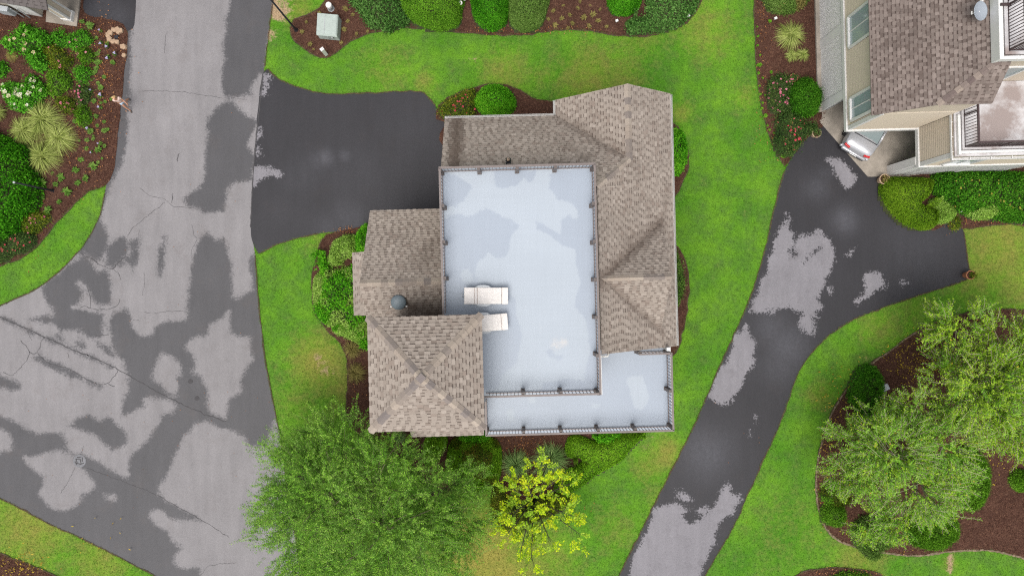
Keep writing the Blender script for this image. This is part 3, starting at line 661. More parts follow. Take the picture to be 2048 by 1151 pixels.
# ------------------------------------------------------------------ roofs: every shingle tab is laid on its plane
def clip_convex(rect, poly):
    out = rect
    n = len(poly)
    for i in range(n):
        ax, ay = poly[i]; bx, by = poly[(i+1) % n]
        inp, out = out, []
        if not inp: return out
        def side(p): return (bx-ax)*(p[1]-ay)-(by-ay)*(p[0]-ax)
        for k in range(len(inp)):
            p, q = inp[k], inp[(k+1) % len(inp)]
            sp_, sq = side(p), side(q)
            if sp_ >= 0: out.append(p)
            if (sp_ >= 0) != (sq >= 0):
                t = sp_/(sp_-sq); out.append((p[0]+(q[0]-p[0])*t, p[1]+(q[1]-p[1])*t))
    return out
class Roof:
    """collects the tabs of one roof: loose ones become objects, the rest one mesh of tabs"""
    def __init__(s, mat, expo=0.17, wlo=0.15, whi=0.27, stains=(), limit=0):
        s.mat = mat; s.expo = expo; s.wlo = wlo; s.whi = whi; s.stains = stains; s.limit = limit
        s.mb = MB(); s.tint = []; s.stain = []; s.loose = []; s.base = MB(); s.protos = {}
    def st(s, p):
        r = 0.0
        for (a, b, rad, k) in s.stains:
            a, b = Vector(a), Vector(b); ab = b-a
            t = max(0, min(1, (p-a).dot(ab)/max(ab.length_squared, 1e-9)))
            d = (p-a-ab*t).length
            r = max(r, k*math.exp(-(d/rad)**2))
        return r
    def plane(s, pts, loose=False, thick=0.05, under=True):
        pts = [Vector(p) for p in pts]
        nrm = Vector((0, 0, 0))
        for i in range(len(pts)): nrm += (pts[i]-pts[0]).cross(pts[(i+1) % len(pts)]-pts[0])
        if nrm.z < 0: pts.reverse(); nrm = -nrm
        nrm.normalize()
        up = (Vector((0, 0, 1))-nrm*nrm.z).normalized(); e = up.cross(nrm).normalized()
        if under:
            low = [p-Vector((0, 0, thick)) for p in pts]; n = len(pts)
            s.base.add(pts+low, [tuple(range(n)), tuple(range(2*n-1, n-1, -1))]+[(i, n+i, n+(i+1) % n, (i+1) % n) for i in range(n)])
        o = nrm*pts[0].dot(nrm)                       # common origin for planes of the same slope
        q = [((p-o).dot(e), (p-o).dot(up)) for p in pts]
        area = sum(q[i][0]*q[(i+1) % len(q)][1]-q[(i+1) % len(q)][0]*q[i][1] for i in range(len(q)))
        if area < 0: q.reverse()
        smin, smax = min(p[1] for p in q), max(p[1] for p in q); emin, emax = min(p[0] for p in q), max(p[0] for p in q)
        r0 = math.floor(smin/s.expo)
        for row in range(r0, math.ceil(smax/s.expo)+1):
            rr = random.Random(row*7919+int(e.x*100)*31+int(e.y*100)*17)
            x = math.floor(emin)-3.0+rr.random()*0.4
            tooth = True
            s0, s1 = row*s.expo, (row+1)*s.expo
            while x < emax:
                w = rr.uniform(s.wlo, s.whi)*(1.0 if tooth else 0.78)
                if x+w > emin:
                    rect = [(x, s0), (x+w, s0), (x+w, s1), (x, s1)]
                    pg = clip_convex(rect, q)
                    if len(pg) >= 3:
                        full = len(pg) == 4 and abs(pg[0][0]-x) < 1e-6 and abs((pg[2][0]-pg[0][0])-w) < 1e-6 and abs(pg[2][1]-pg[0][1]-s.expo) < 1e-6
                        if loose and full and tooth and len(s.loose) < s.limit:
                            s.loose.append((o+e*(x+w/2)+up*s0, e.copy(), up.copy(), nrm.copy(), w))
                        elif tooth: s.tab(o, e, up, nrm, pg, s0, 0.0, rr, 0.026)
                        else:
                            s.tab(o, e, up, nrm, pg, s0, 0.16, rr, 0.010)
                            bp = clip_convex([(x, s0+s.expo*.68), (x+w, s0+s.expo*.68), (x+w, s1), (x, s1)], q)
                            if len(bp) >= 3: s.tab(o, e, up, nrm, bp, s0, 1.0, rr, 0.017)  # dark band: slot shadow line laid in as darker shingle pigment
                x += w; tooth = not tooth
    def tab(s, o, e, up, nrm, pg, s0, tint, rr, tl):
        tl *= rr.uniform(0.85, 1.2); n = len(pg)
        top, bot = [], []
        for a, b in pg:
            p = o+e*a+up*b
            top.append(p+nrm*(0.004+tl*(1-(b-s0)/s.expo))); bot.append(p-nrm*0.004)
        s.mb.add(top+bot, [tuple(range(n))]+[(n+i, n+(i+1) % n, (i+1) % n, i) for i in range(n)])
        c = sum(top, Vector())/n; k = s.st(c)
        s.tint += [tint]*(2*n); s.stain += [k]*(2*n)
    def build(s, parent, name='roof'):
        ro = s.base.obj(name, s.mat, parent)
        me = s.mb.mesh('shingle', s.mat)
        for nm, vals in (('tint', s.tint), ('stain', s.stain)):
            a = me.attributes.new(nm, 'FLOAT', 'POINT'); a.data.foreach_set('value', vals)
        tag(link_mesh('shingle', me, ro), kind='stuff')
        for p, e, up, nrm, w in s.loose:
            key = round((w-s.wlo)/(s.whi-s.wlo)*5)
            if key not in s.protos:
                ww = s.wlo+(s.whi-s.wlo)*key/5; m = MB(); h = s.expo
                m.add([(-ww/2, 0, .030), (ww/2, 0, .030), (ww/2, h, .004), (-ww/2, h, .004), (-ww/2, 0, -.004), (ww/2, 0, -.004), (ww/2, h, -.004), (-ww/2, h, -.004)],
                      [(0,1,2,3), (4,5,1,0), (5,6,2,1), (6,7,3,2), (7,4,0,3)])
                s.protos[key] = m.mesh('shingle', s.mat)
            ob = link_mesh('shingle', s.protos[key], ro)
            ob.matrix_local = Matrix(((e.x, up.x, nrm.x, p.x), (e.y, up.y, nrm.y, p.y), (e.z, up.z, nrm.z, p.z), (0, 0, 0, 1)))
        return ro
    def caps(s, ro, p0, p1, na, nb, w=0.17, step=0.28, flip=False):
        """bent cap shingles along a hip or ridge from low to high; na, nb are the two planes' upward normals"""
        p0, p1 = Vector(p0), Vector(p1); d = (p1-p0); Ln = d.length; d.normalize()
        na, nb = Vector(na).normalized(), Vector(nb).normalized()
        sa = d.cross(na); sb_ = d.cross(nb)
        if sa.dot(sb_) > 0: sb_ = -sb_
        mid = (na+nb).normalized()
        if sa.z > 0.0 and abs(sa.z) > 1e-3: sa = -sa
        sb2 = sb_ if sb_.z <= 1e-3 else -sb_
        if sa.dot(sb2) > 0: sb2 = -(d.cross(nb))
        me = None
        k = max(1, int(Ln/step)); st = Ln/k
        a = s_ = None
        m = MB()
        L1 = st*1.15
        def pt(t, sd, wdt, lift): return d*t+sd*wdt+mid*lift
        v = [pt(0, sa, w, .034), pt(0, sa, 0, .062), pt(0, sb2, w, .034), pt(L1, sa, w, .018), pt(L1, sa, 0, .040), pt(L1, sb2, w, .018)]
        v += [x-mid*0.03 for x in v]
        m.add(v, [(0,1,4,3), (1,2,5,4), (6,7,1,0), (7,8,2,1), (6,0,3,9), (8,11,5,2), (9,3,4,10), (10,4,5,11), (6,9,10,7), (7,10,11,8)])
        me = m.mesh('ridge_cap', M['cap_b'] if s.mat is M['shingle_b'] else M['cap'])
        for i in range(k):
            link_mesh('ridge_cap', me, ro, p0+d*(st*i))

def nrm_of(a, b, c):
    n = (Vector(b)-Vector(a)).cross(Vector(c)-Vector(a)); n.normalize()
    return n if n.z > 0 else -n

def railing(par, p0, p1, z, hgt, mats, spacing=0.14, post_gap=1.6, bal=0.022, postw=0.13, rails=True, ends=(True, True), inset=(0, 0), me_b=[None], topw=0.085):
    """one run of railing as children of par: rails, balusters, posts. p0,p1 in the house's frame"""
    p0, p1 = Vector((*p0, 0)), Vector((*p1, 0)); d = p1-p0; Ln = d.length; d.normalize(); rz = math.atan2(d.y, d.x)
    mr, mp = mats
    m = MB(); c = (p0+p1)/2
    m.box((c.x, c.y, z+hgt-0.02), (Ln+topw, topw, 0.04), rz); m.box((c.x, c.y, z+hgt-0.075), (Ln, 0.035, 0.05), rz)
    rail = m.obj('railing', mr, par, bevel=0.004)
    MB().box((c.x, c.y, z+0.085), (Ln, 0.04, 0.045), rz).obj('bottom_rail', mr, rail)
    k = int(Ln/spacing)
    bm_ = MB().box((0, 0, (hgt-0.19)/2), (bal, bal, hgt-0.19)).mesh('baluster', mr)
    for i in range(1, k):
        q = p0+d*(Ln*i/k); link_mesh('baluster', bm_, rail, (q.x, q.y, z+0.10))
    n = max(1, round(Ln/post_gap))
    pm = MB().box((0, 0, hgt/2-0.03), (postw, postw, hgt-0.06)).box((0, 0, 0.02), (postw*1.35, postw*1.35, 0.05)).box((0, 0, hgt*0.4), (postw*1.2, postw*1.2, 0.03)).mesh('post', mp)
    for i in range(n+1):
        if (i == 0 and not ends[0]) or (i == n and not ends[1]): continue
        q = p0+d*(Ln*i/n); link_mesh('post', pm, rail, (q.x+inset[0], q.y+inset[1], z), rz)
    return rail

def window_part(par, c, w, h, face, frame=0.10, split=True, mat=None):
    """window on a wall; face = outward unit (u,v) in the house's frame; centre c"""
    a = math.atan2(face[1], face[0])
    Mx = Matrix.Rotation(a, 3, 'Z')
    def bx(m, y0, y1, z0, z1, x0, x1):
        cc = Mx @ Vector(((x0+x1)/2, (y0+y1)/2, (z0+z1)/2)) + Vector(c); m.box(cc, (x1-x0, y1-y0, z1-z0), 0, 0, Mx)
    f = MB()
    bx(f, -w/2-frame, -w/2, -h/2-frame, h/2+frame, 0.0, 0.07); bx(f, w/2, w/2+frame, -h/2-frame, h/2+frame, 0.0, 0.07)
    bx(f, -w/2, w/2, h/2, h/2+frame, 0.0, 0.07); bx(f, -w/2-0.03, w/2+0.03, -h/2-frame, -h/2-0.001, 0.002, 0.13)
    if split: bx(f, -0.025, 0.025, -h/2, h/2, 0.0, 0.05)
    fo = f.obj('window', M['white'], par)
    if split: halves = [(-w/2, -0.025), (0.025, w/2)]
    else: halves = [(-w/2, w/2)]
    for y0, y1 in halves:
        g = MB(); bx(g, y0, y1, -h/2, h/2, 0.005, 0.02); g.obj('pane', mat or M['glass'], fo)
    return fo

# ------------------------------------------------------------------ the house with the rooftop deck
HOUSE = empty('house', (0, 0, 0), TH, 'brown shingled beach house with pale blue rooftop deck and pyramid tower roof', 'house')
ZD, ZT = 9.4, 6.1                                   # rooftop deck, lower terrace
hA = lambda v: 6.0+0.9*(8.0-v)
hC = lambda u: 6.6+0.755*(7.453-u)
hB = lambda u: 8.25-0.755*(5.27-u)
hW = lambda v: 6.0+0.755*(3.79-v)
w = MB()
w.bb(-2.84, 3.46, -4.36, 4.94, 0.0, ZD-0.06)                      # block under the rooftop deck
w.obj('wall', M['siding_w'], HOUSE)
w = MB(); w.bb(-2.7, 2.1, 4.95, 7.7, 0, 6.1); w.obj('wall', M['siding_w'], HOUSE)
w = MB(); w.extr([(2.5, 0), (7.2, 0), (7.2, 6.6), (5.27, 8.1), (2.5, 6.05)], 5.2, 8.55); w.obj('wall', M['siding_w'], HOUSE)
w = MB(); w.extr([(3.47, 0), (7.2, 0), (7.2, 6.6), (5.6, 7.8), (3.47, 7.8)], 3.9, 5.19); w.obj('wall', M['siding_w'], HOUSE)
w = MB(); w.extr([(3.47, 0), (7.2, 0), (7.2, 6.6), (3.47, 9.3)], -2.72, 3.899); w.obj('wall', M['siding_w'], HOUSE)
w = MB(); w.bb(-6.4, -2.85, -2.9, 3.55, 0, 6.0); w.obj('wall', M['siding_w'], HOUSE)
w = MB(); w.bb(-7.2, -6.41, -0.95, 1.7, 0, 5.85); w.obj('wall', M['siding_w'], HOUSE)
w = MB(); w.bb(-5.3, -1.45, -5.1, -1.25, 0, 11.85); w.obj('wall', M['siding_w'], HOUSE)
w = MB(); w.bb(-1.44, 7.15, -6.66, -4.37, 0, ZT-0.06); w.bb(3.47, 7.15, -4.369, -2.73, 0, ZT-0.06); w.obj('wall', M['siding_w'], HOUSE)
w = MB(); w.bb(-4.8, -1.45, -6.6, -5.11, 0, 6.0); w.obj('wall', M['siding_w'], HOUSE)
w = MB(); w.extr([(-2.62, 6.0), (2.86, 6.0), (0.12, 8.4)], 0, 0.1)   # gable wall at the west rake, turned below
gw = w.obj('gable_wall', M['siding_w'], HOUSE); gw.rotation_euler = (0, 0, R(90)); gw.location = (-6.3, 0.26, 0)

def deck_floor(name, par, u0, u1, v0, v1, z, mat, wets, stains, step=0.12, root=HOUSE, off=(0, 0)):
    xs = np.linspace(u0, u1, int((u1-u0)/step)+1); ys = np.linspace(v0, v1, int((v1-v0)/step)+1)
    gx, gy = np.meshgrid(xs, ys); v = np.c_[gx.ravel(), gy.ravel()]
    wx = np.array([H2W(a+off[0], b+off[1]) for a, b in v])
    wv = wets(wx); sv = np.zeros(len(v))
    for (x, y, r, s) in stains:
        c = P2(x, y, z); sv = np.maximum(sv, s*np.exp(-((wx[:, 0]-c[0])**2+(wx[:, 1]-c[1])**2)/((r*0.021)**2)))
    nx, ny = len(xs), len(ys); ii, jj = np.meshgrid(np.arange(ny-1), np.arange(nx-1), indexing='ij'); ii, jj = ii.ravel(), jj.ravel()
    f = np.c_[ii*nx+jj, ii*nx+jj+1, (ii+1)*nx+jj+1, (ii+1)*nx+jj]
    return link_mesh(name, np_mesh(name, np.c_[v, np.full(len(v), z)], f, mat, {'wet': wv, 'stain': sv}), par)
dz = lambda pts, z=ZD: [P2(x, y, z) for x, y in pts]
DAMP = [dz(p) for p in (
 [(880,345),(888,345),(913,351),(928,358),(944,373),(936,390),(926,400),(911,413),(880,416)], [(990,335),(992,377),(1010,379),(1034,371),(1050,352),(1062,335)],
 [(878,440),(900,430),(915,428),(935,433),(960,422),(975,420),(1000,428),(1025,440),(1040,450),(1022,478),(1014,510),(995,517),(976,508),(952,527),(946,545),(960,565),(1000,575),(1030,600),(1035,640),(1045,670),(1030,730),(1010,745),(995,775),(960,790),(870,800)],
 [(1095,345),(1187,335),(1200,600),(1198,790),(1170,760),(1180,690),(1172,640),(1150,610),(1160,560),(1148,500),(1130,492),(1100,472),(1072,458),(1072,442),(1085,448),(1125,472),(1122,440),(1138,428),(1152,440),(1158,420),(1142,402),(1115,400),(1100,380)],
 [(1090,700),(1100,715),(1120,720),(1135,708),(1120,704),(1105,698)], [(1090,765),(1140,758),(1190,765),(1200,790),(1080,790)], [(1040,345),(1075,342),(1060,365)])]
LIGHT = [dz(p) for p in ([(925,540),(935,536),(947,545),(947,562),(936,570),(924,562)], [(1100,690),(1112,682),(1142,680),(1140,700),(1120,708),(1108,704)])]
def damp(wx):
    d = np.full(len(wx), -1e9)
    for p in DAMP: d = np.maximum(d, sdf(wx, p))
    for p in LIGHT: d = np.minimum(d, -sdf(wx, p))
    return np.clip(d, -1, 1)
deck = deck_floor('rooftop_deck', HOUSE, -2.90, 3.62, -4.52, 5.05, ZD, M['deck'], damp, [(1112,688,16,.75),(1128,684,10,.95),(1080,658,14,.35),(1100,392,12,.3),(1060,362,14,.2)])
m = MB(); m.bb(-2.90, 3.62, -4.52, 5.05, ZD-0.05, ZD-0.004); m.obj('deck_slab', M['deck'], deck)
LIGHT_T = [dz(p, ZT) for p in ([(1250,752),(1290,745),(1302,790),(1288,828),(1268,818),(1255,785)], [(1008,815),(1032,812),(1034,848),(1010,848)], [(1055,788),(1075,788),(1075,809),(1055,809)], [(1180,800),(1210,805),(1200,822),(1175,820)])]
def damp_t(wx):
    d = np.full(len(wx), 1.0)
    for p in LIGHT_T: d = np.minimum(d, -sdf(wx, p)+0.1)
    return np.clip(d, -1, 1)
ter = deck_floor('terrace', HOUSE, -1.43, 7.29, -6.80, -2.74, ZT, M['deck'], damp_t, [(1000,770,8,.2)])
m = MB(); m.bb(-1.43, 7.29, -6.80, -4.45, ZT-0.05, ZT-0.004); m.bb(3.55, 7.29, -4.449, -2.74, ZT-0.05, ZT-0.004); m.obj('deck_slab', M['deck'], ter)

# tower roof first: its tabs stand nearest to the camera and are loose objects
T0 = [(-5.586, -5.37, 11.8), (-1.19, -5.37, 11.8), (-1.19, -0.98, 11.8), (-5.586, -0.98, 11.8)]; AP = (-3.39, -3.18, 13.2)
rt = Roof(M['shingle'], expo=0.150, limit=298)
for i in range(4): rt.plane([T0[i], T0[(i+1) % 4], AP], loose=True)
tower = rt.build(HOUSE, 'tower_roof')
tn = [nrm_of(T0[i], T0[(i+1) % 4], AP) for i in range(4)]
for i in range(4): rt.caps(tower, T0[i], AP, tn[i], tn[i-1], 0.165, 0.29)
m = MB(); m.box((AP[0], AP[1], AP[2]+0.035), (0.30, 0.28, 0.05), R(45)); m.obj('ridge_cap', M['cap'], tower, bevel=0.015)
m = MB(); m.bb(-5.52, -1.26, -5.31, -1.05, 11.68, 11.745); m.obj('soffit', M['white'], tower)

# main roof
wetc = [((2.3, 7.9, 6.0), (5.2, 5.5, 8.2), 0.42, 0.55), ((2.3, 6.6, 7.2), (3.4, 5.6, 8.2), 0.45, 0.35), ((2.0, 5.3, 8.4), (3.4, 5.0, 8.8), 0.35, 0.5),
        ((-2.35, 8.0, 6.0), (-2.35, 5.0, 8.7), 0.33, 1.1), ((3.8, 0.3, 9.3), (6.8, 2.8, 7.1), 0.38, 0.75), ((3.8, 0.3, 9.3), (6.7, -2.1, 7.2), 0.30, 0.6), ((5.0, 1.7, 8.4), (6.9, 2.7, 7.1), 0.5, 0.5),
        ((7.2, 4.5, 6.8), (6.9, 2.4, 7.0), 0.35, 0.4), ((-2.5, 7.7, 6.2), (2.2, 7.7, 6.2), 0.3, 0.35), ((3.7, -2.5, 9.3), (6.8, -2.6, 7.1), 0.5, 0.3)]
rm = Roof(M['shingle'], expo=0.145, wlo=0.13, whi=0.24, stains=wetc)
P3 = lambda pts, h: [(u, v, h(u, v)) for u, v in pts]
hc = lambda u, v: hC(u); ha = lambda u, v: hA(v); hb = lambda u, v: hB(u)
rm.plane(P3([(5.27, 5.5), (7.52, 5.5), (7.52, 8.75), (5.27, 8.75)], hc)); rm.plane(P3([(3.67, 4.159), (7.52, 4.159), (7.52, 5.5), (5.27, 5.5)], hc)); rm.plane(P3([(3.67, -2.87), (7.52, -2.87), (7.52, 4.159), (3.67, 4.159)], hc))
rm.plane(P3([(2.26, 8.75), (2.26, 8.03), (5.27, 5.5), (5.27, 8.75)], hb))
rm.plane(P3([(-2.94, 5.11), (2.293, 5.11), (2.293, 8.02), (-2.94, 8.02)], ha)); rm.plane(P3([(2.293, 5.11), (4.805, 5.11), (5.27, 5.5), (2.293, 8.02)], ha)); rm.plane(P3([(3.67, 4.159), (4.805, 5.11), (3.67, 5.11)], ha))
DN = [(3.75, .3, 9.37), (6.72, .3, 9.37), (6.79, 2.78, 7.11)]; DS = [(3.75, .3, 9.37), (6.67, -2.08, 7.2), (6.72, .3, 9.37)]
rm.plane(DN); rm.plane(DS)
mainroof = rm.build(HOUSE, 'roof')
nA = Vector((0, 0.9, 1)).normalized(); nB = Vector((-0.755, 0, 1)).normalized(); nC = Vector((0.755, 0, 1)).normalized(); nD = nrm_of(*DN); nE = nrm_of(*DS)
rm.caps(mainroof, (5.27, 8.75, 8.25), (5.27, 5.45, 8.25), nB, nC, 0.19, 0.29)
rm.caps(mainroof, (5.27, 5.5, 8.25), (3.69, 4.17, 9.43), nA, nC, 0.165, 0.29)
rm.caps(mainroof, (6.72, .3, 9.37), (3.72, .3, 9.37), nD, nE, 0.185, 0.29)
m = MB(); m.add([(6.66, -1.95, 7.2), (6.66, 2.65, 7.2), (6.66, .3, 9.3), (6.55, -1.95, 7.2), (6.55, 2.65, 7.2), (6.55, .3, 9.3)], [(0,1,2), (5,4,3), (0,3,4,1), (1,4,5,2), (2,5,3,0)])
m.obj('gable_wall', M['siding_w'], HOUSE)
# west wing
rw = Roof(M['shingle'], expo=0.145, wlo=0.13, whi=0.24, stains=[((-2.9, -1.2, 7.4), (-4.4, -0.8, 7.7), 0.55, 0.8), ((-3.1, 2.6, 6.9), (-4.0, 1.2, 8.0), 0.6, 0.45), ((-5.5, 2.6, 6.9), (-4.9, 2.3, 7.2), 0.5, 0.25), ((-3.0, 0.2, 8.5), (-3.0, -1.1, 7.5), 0.35, 0.5)])
hwn = lambda u, v: hW(v); hws = lambda u, v: 8.575-0.755*(0.38-v)
rw.plane(P3([(-6.56, 0.38), (-2.87, 0.38), (-2.87, 3.79), (-6.56, 3.79)], hwn)); rw.plane(P3([(-6.56, -3.0), (-2.87, -3.0), (-2.87, 0.38), (-6.56, 0.38)], hws))
hs = lambda u, v: 5.8+0.75*(u+7.49)
rw.plane(P3([(-7.49, -1.1), (-6.28, -1.1), (-6.28, 1.86), (-7.49, 1.86)], hs))
wing = rw.build(HOUSE, 'wing_roof')
rw.caps(wing, (-6.56, 0.38, 8.575), (-2.87, 0.38, 8.575), Vector((0, .755, 1)), Vector((0, -.755, 1)), 0.19, 0.29)
rs = Roof(M['shingle'], expo=0.145, wlo=0.13, whi=0.24)
rs.plane([(-4.91, -6.84, 6.0), (-1.49, -6.84, 6.0), (-1.49, -5.12, 7.2), (-4.91, -5.12, 7.2)])
rs.build(HOUSE, 'skirt_roof')

# gutters, fascia, pipes
def gutter(pts, r=0.055):
    m = MB(); a, b = Vector(pts[0]), Vector(pts[1]); d = (b-a); Ln = d.length; rz = math.atan2(d.y, d.x); c = (a+b)/2
    m.box((c.x, c.y, c.z-0.04), (Ln, 0.012, 0.11), rz)
    nx_ = Vector((-d.y, d.x, 0)).normalized()
    m.box((c.x+nx_.x*0.04, c.y+nx_.y*0.04, c.z-0.115), (Ln, 0.07, 0.012), rz); m.box((c.x+nx_.x*0.082, c.y+nx_.y*0.082, c.z-0.06), (Ln, 0.014, 0.12), rz)
    return m.obj('gutter', M['gutter'], HOUSE)
gutter([(-2.95, 8.03, 6.0), (2.2, 8.03, 6.0)]); gutter([(2.24, 8.05, 6.0), (2.24, 8.74, 6.0)]); gutter([(7.52, 8.72, 6.55), (7.52, -2.86, 6.55)])
m = MB(); m.bb(-2.945, -2.905, -1.0, 5.09, ZD-0.24, ZD+0.012); m.obj('fascia', M['white'], HOUSE)
m = MB(); m.bb(-2.90, 3.62, -4.565, -4.525, ZD-0.24, ZD+0.012); m.obj('fascia', M['white'], HOUSE)
m = MB(); m.bb(3.625, 3.665, -4.565, -2.9, ZD-0.24, ZD+0.012); m.obj('fascia', M['white'], HOUSE)
m = MB(); m.bb(-2.90, 3.62, 5.054, 5.09, ZD-0.24, ZD+0.012); m.obj('fascia', M['white'], HOUSE)
m = MB(); m.bb(-1.43, 7.335, -6.845, -6.805, ZT-0.3, ZT+0.012); m.obj('fascia', M['white'], HOUSE)
m = MB(); m.bb(7.295, 7.335, -6.804, -2.74, ZT-0.3, ZT+0.012); m.obj('fascia', M['white'], HOUSE)
m = MB(); m.tube([(3.57, -3.02, 8.75), (3.9, -3.03, 8.75), (4.02, -3.02, 8.72), (4.08, -2.94, 8.66), (4.1, -2.80, 8.5)], 0.05, 10); m.tube([(3.57, -3.02, 8.75), (3.56, -3.02, 8.6), (3.56, -3.02, 6.2)], 0.045, 10); m.obj('downspout', M['white'], HOUSE, smooth=True)
m = MB(); m.tube([(6.95, -2.95, 7.25), (6.95, -2.95, 6.15)], 0.05, 8); m.bb(6.86, 7.02, -3.0, -2.86, 7.2, 7.42); m.obj('downspout', M['white'], HOUSE)
m = MB(); m.tube([(1.0, 8.25, 0.35), (1.6, 8.5, 0.30), (2.2, 8.62, 0.28)], 0.05, 8); m.obj('drain_pipe', M['grey'], HOUSE, smooth=True)
# vent pipe with flashing
uv = (-0.02, 5.55); zz = hA(uv[1])
m = MB(); m.tube([(uv[0], uv[1], zz-0.1), (uv[0], uv[1], zz+0.36)], 0.055, 12); vp = m.obj('vent_pipe', M['palepot'], HOUSE, smooth=False)
m = MB(); sl = Matrix.Rotation(-math.atan(0.9), 3, 'X'); m.box((uv[0], uv[1]-0.03, zz+0.05), (0.24, 0.42, 0.02), 0, 0, sl); m.lathe([(0.11, 0), (0.10, 0.12), (0.065, 0.2)], (uv[0], uv[1], zz-0.02), 12); m.obj('flashing', M['black'], vp)
m = MB(); m.tube([(uv[0], uv[1], zz+0.362), (uv[0], uv[1], zz+0.366)], 0.036, 12); m.obj('pipe_mouth', M['black'], vp)
# round attic vent on the wing roof
uv = (-4.98, -0.46); zz = hws(*uv)
m = MB(); Mt = Matrix.Rotation(R(12), 3, 'X')
m.lathe([(0.27, -0.25), (0.27, 0.14), (0.335, 0.15), (0.34, 0.18), (0.32, 0.22), (0.25, 0.26), (0.14, 0.285), (0.03, 0.292)], (uv[0], uv[1], zz+0.02), 28, 0, Mt)
rv = m.obj('roof_vent', M['vent'], wing, smooth=True)
for sx in (-1, 1): MB().box((uv[0]+0.34*sx, uv[1]-0.22, zz+0.14), (0.07, 0.05, 0.06)).obj('bracket', M['white'], rv)

# railings
rp = (M['rail'], M['post'])
railing(HOUSE, (-2.8, 4.93), (3.47, 4.93), ZD, 1.0, rp, ends=(True, True), inset=(0, -0.07), spacing=0.142)
railing(HOUSE, (-2.8, 4.88), (-2.8, -1.0), ZD, 1.0, rp, ends=(False, False), inset=(0.07, 0), spacing=0.142)
railing(HOUSE, (3.47, 4.88), (3.47, -4.37), ZD, 1.0, rp, ends=(False, True), inset=(-0.07, 0), spacing=0.145)
railing(HOUSE, (3.42, -4.37), (-1.2, -4.37), ZD, 1.0, rp, ends=(False, False), inset=(0, 0.07), spacing=0.145)
railing(HOUSE, (-1.33, -6.64), (7.14, -6.64), ZT, 1.0, rp, ends=(True, True), inset=(0, 0.08), spacing=0.145)
railing(HOUSE, (7.14, -6.59), (7.14, -3.15), ZT, 1.0, rp, ends=(False, True), inset=(-0.08, 0), spacing=0.145, post_gap=1.9)
railing(HOUSE, (7.09, -3.15), (5.72, -3.15), ZT, 1.0, rp, ends=(False, True), inset=(0, 0.04), spacing=0.17, post_gap=1.5)
railing(HOUSE, (-1.33, -6.59), (-1.33, -5.15), ZT, 1.0, rp, ends=(False, False), spacing=0.17, post_gap=1.5)
# windows and doors on the walls that face away from the camera
for c, ww, hh, f in (((0, 7.70, 3.9), 1.1, 1.4, (0, 1)), ((4.8, 8.55, 4.2), 1.2, 1.4, (0, 1)), ((4.8, 8.55, 1.6), 1.2, 1.2, (0, 1)), ((7.20, 5, 4.4), 1.2, 1.4, (1, 0)), ((7.20, 1, 4.4), 1.2, 1.4, (1, 0)), ((7.20, 5, 1.6), 1.2, 1.2, (1, 0)),
                     ((-6.40, 2.6, 3.9), 1.0, 1.4, (-1, 0)), ((-7.20, .4, 3.9), 1.3, 1.4, (-1, 0)), ((-5.30, -3.2, 7.6), 1.0, 1.3, (-1, 0)), ((-3.4, -5.10, 9.3), 1.0, 1.3, (0, -1)), ((2.2, -6.66, 3.9), 1.3, 1.5, (0, -1)), ((5.2, -6.66, 3.9), 1.3, 1.5, (0, -1))):
    window_part(HOUSE, c, ww, hh, f)
g = MB(); g.bb(-2.88, -2.705, 5.2, 7.5, 0.05, 2.4); gd = g.obj('garage_door', M['white'], HOUSE)

# ------------------------------------------------------------------ neighbouring house, upper right
NU, NV = 21.0, 9.0
NB = empty('house', (*H2W(NU, NV), 0), TH, 'tan sided house on lattice skirting with a carport, brown shingle roof and stained decks', 'house')
def nb(pts): return [(p[0]-NU, p[1]-NV) + tuple(p[2:]) for p in pts]
def NBB(m, u0, u1, v0, v1, z0, z1): return m.bb(u0-NU, u1-NU, v0-NV, v1-NV, z0, z1)
def nex(prof, v0, v1):
    m = MB(); return m.extr([(p[0]-NU, p[1]) for p in prof], v0-NV, v1-NV)
nex([(17.47, 2.86), (21.1, 2.86), (21.1, 7.55), (19.1, 7.55), (17.47, 6.25)], 7.69, 9.25).obj('wall', M['siding'], NB)
nex([(17.47, 2.86), (27, 2.86), (27, 9.25), (21.0, 9.0), (17.47, 6.25)], 9.251, 17).obj('wall', M['siding'], NB)
m = MB(); NBB(m, 21.12, 27, 5.74, 9.25, 2.86, 5.62); m.obj('wall', M['siding'], NB)
# lap boards of the siding
def boards(face_u=None, face_v=None, a=0, b=1, z0=0, z1=1, step=0.15, out=-1, skip=()):
    m = MB(); z = z0
    while z < z1-0.02:
        zt = min(z+step, z1)
        spans = [(a, b)]
        for (s0, s1, q0, q1) in skip:
            if zt > q0 and z < q1:
                spans = [x for sp_ in spans for x in ((sp_[0], min(sp_[1], s0)), (max(sp_[0], s1), sp_[1])) if x[1]-x[0] > 0.02]
        for (c, d) in spans:
            lo, hi = 0.034, 0.010
            if face_u is not None:
                u = face_u-NU; v = [(u+out*lo, c-NV, z), (u+out*lo, d-NV, z), (u+out*hi, d-NV, zt), (u+out*hi, c-NV, zt), (u, c-NV, z), (u, d-NV, z), (u, d-NV, zt), (u, c-NV, zt)]
            else:
                q = face_v-NV; v = [(d-NU, q+out*lo, z), (c-NU, q+out*lo, z), (c-NU, q+out*hi, zt), (d-NU, q+out*hi, zt), (d-NU, q, z), (c-NU, q, z), (c-NU, q, zt), (d-NU, q, zt)]
            m.add(v, [(3,2,1,0), (0,1,5,4), (4,7,3,0), (1,2,6,5), (2,3,7,6)])
        z = zt
    o = m.obj('siding_board', M['siding'], NB); o['kind'] = 'stuff'; return o
boards(face_u=17.468, a=7.86, b=17, z0=2.98, z1=6.0, skip=((11.62, 13.33, 3.26, 5.5), (7.9, 9.2, 3.26, 5.5)))
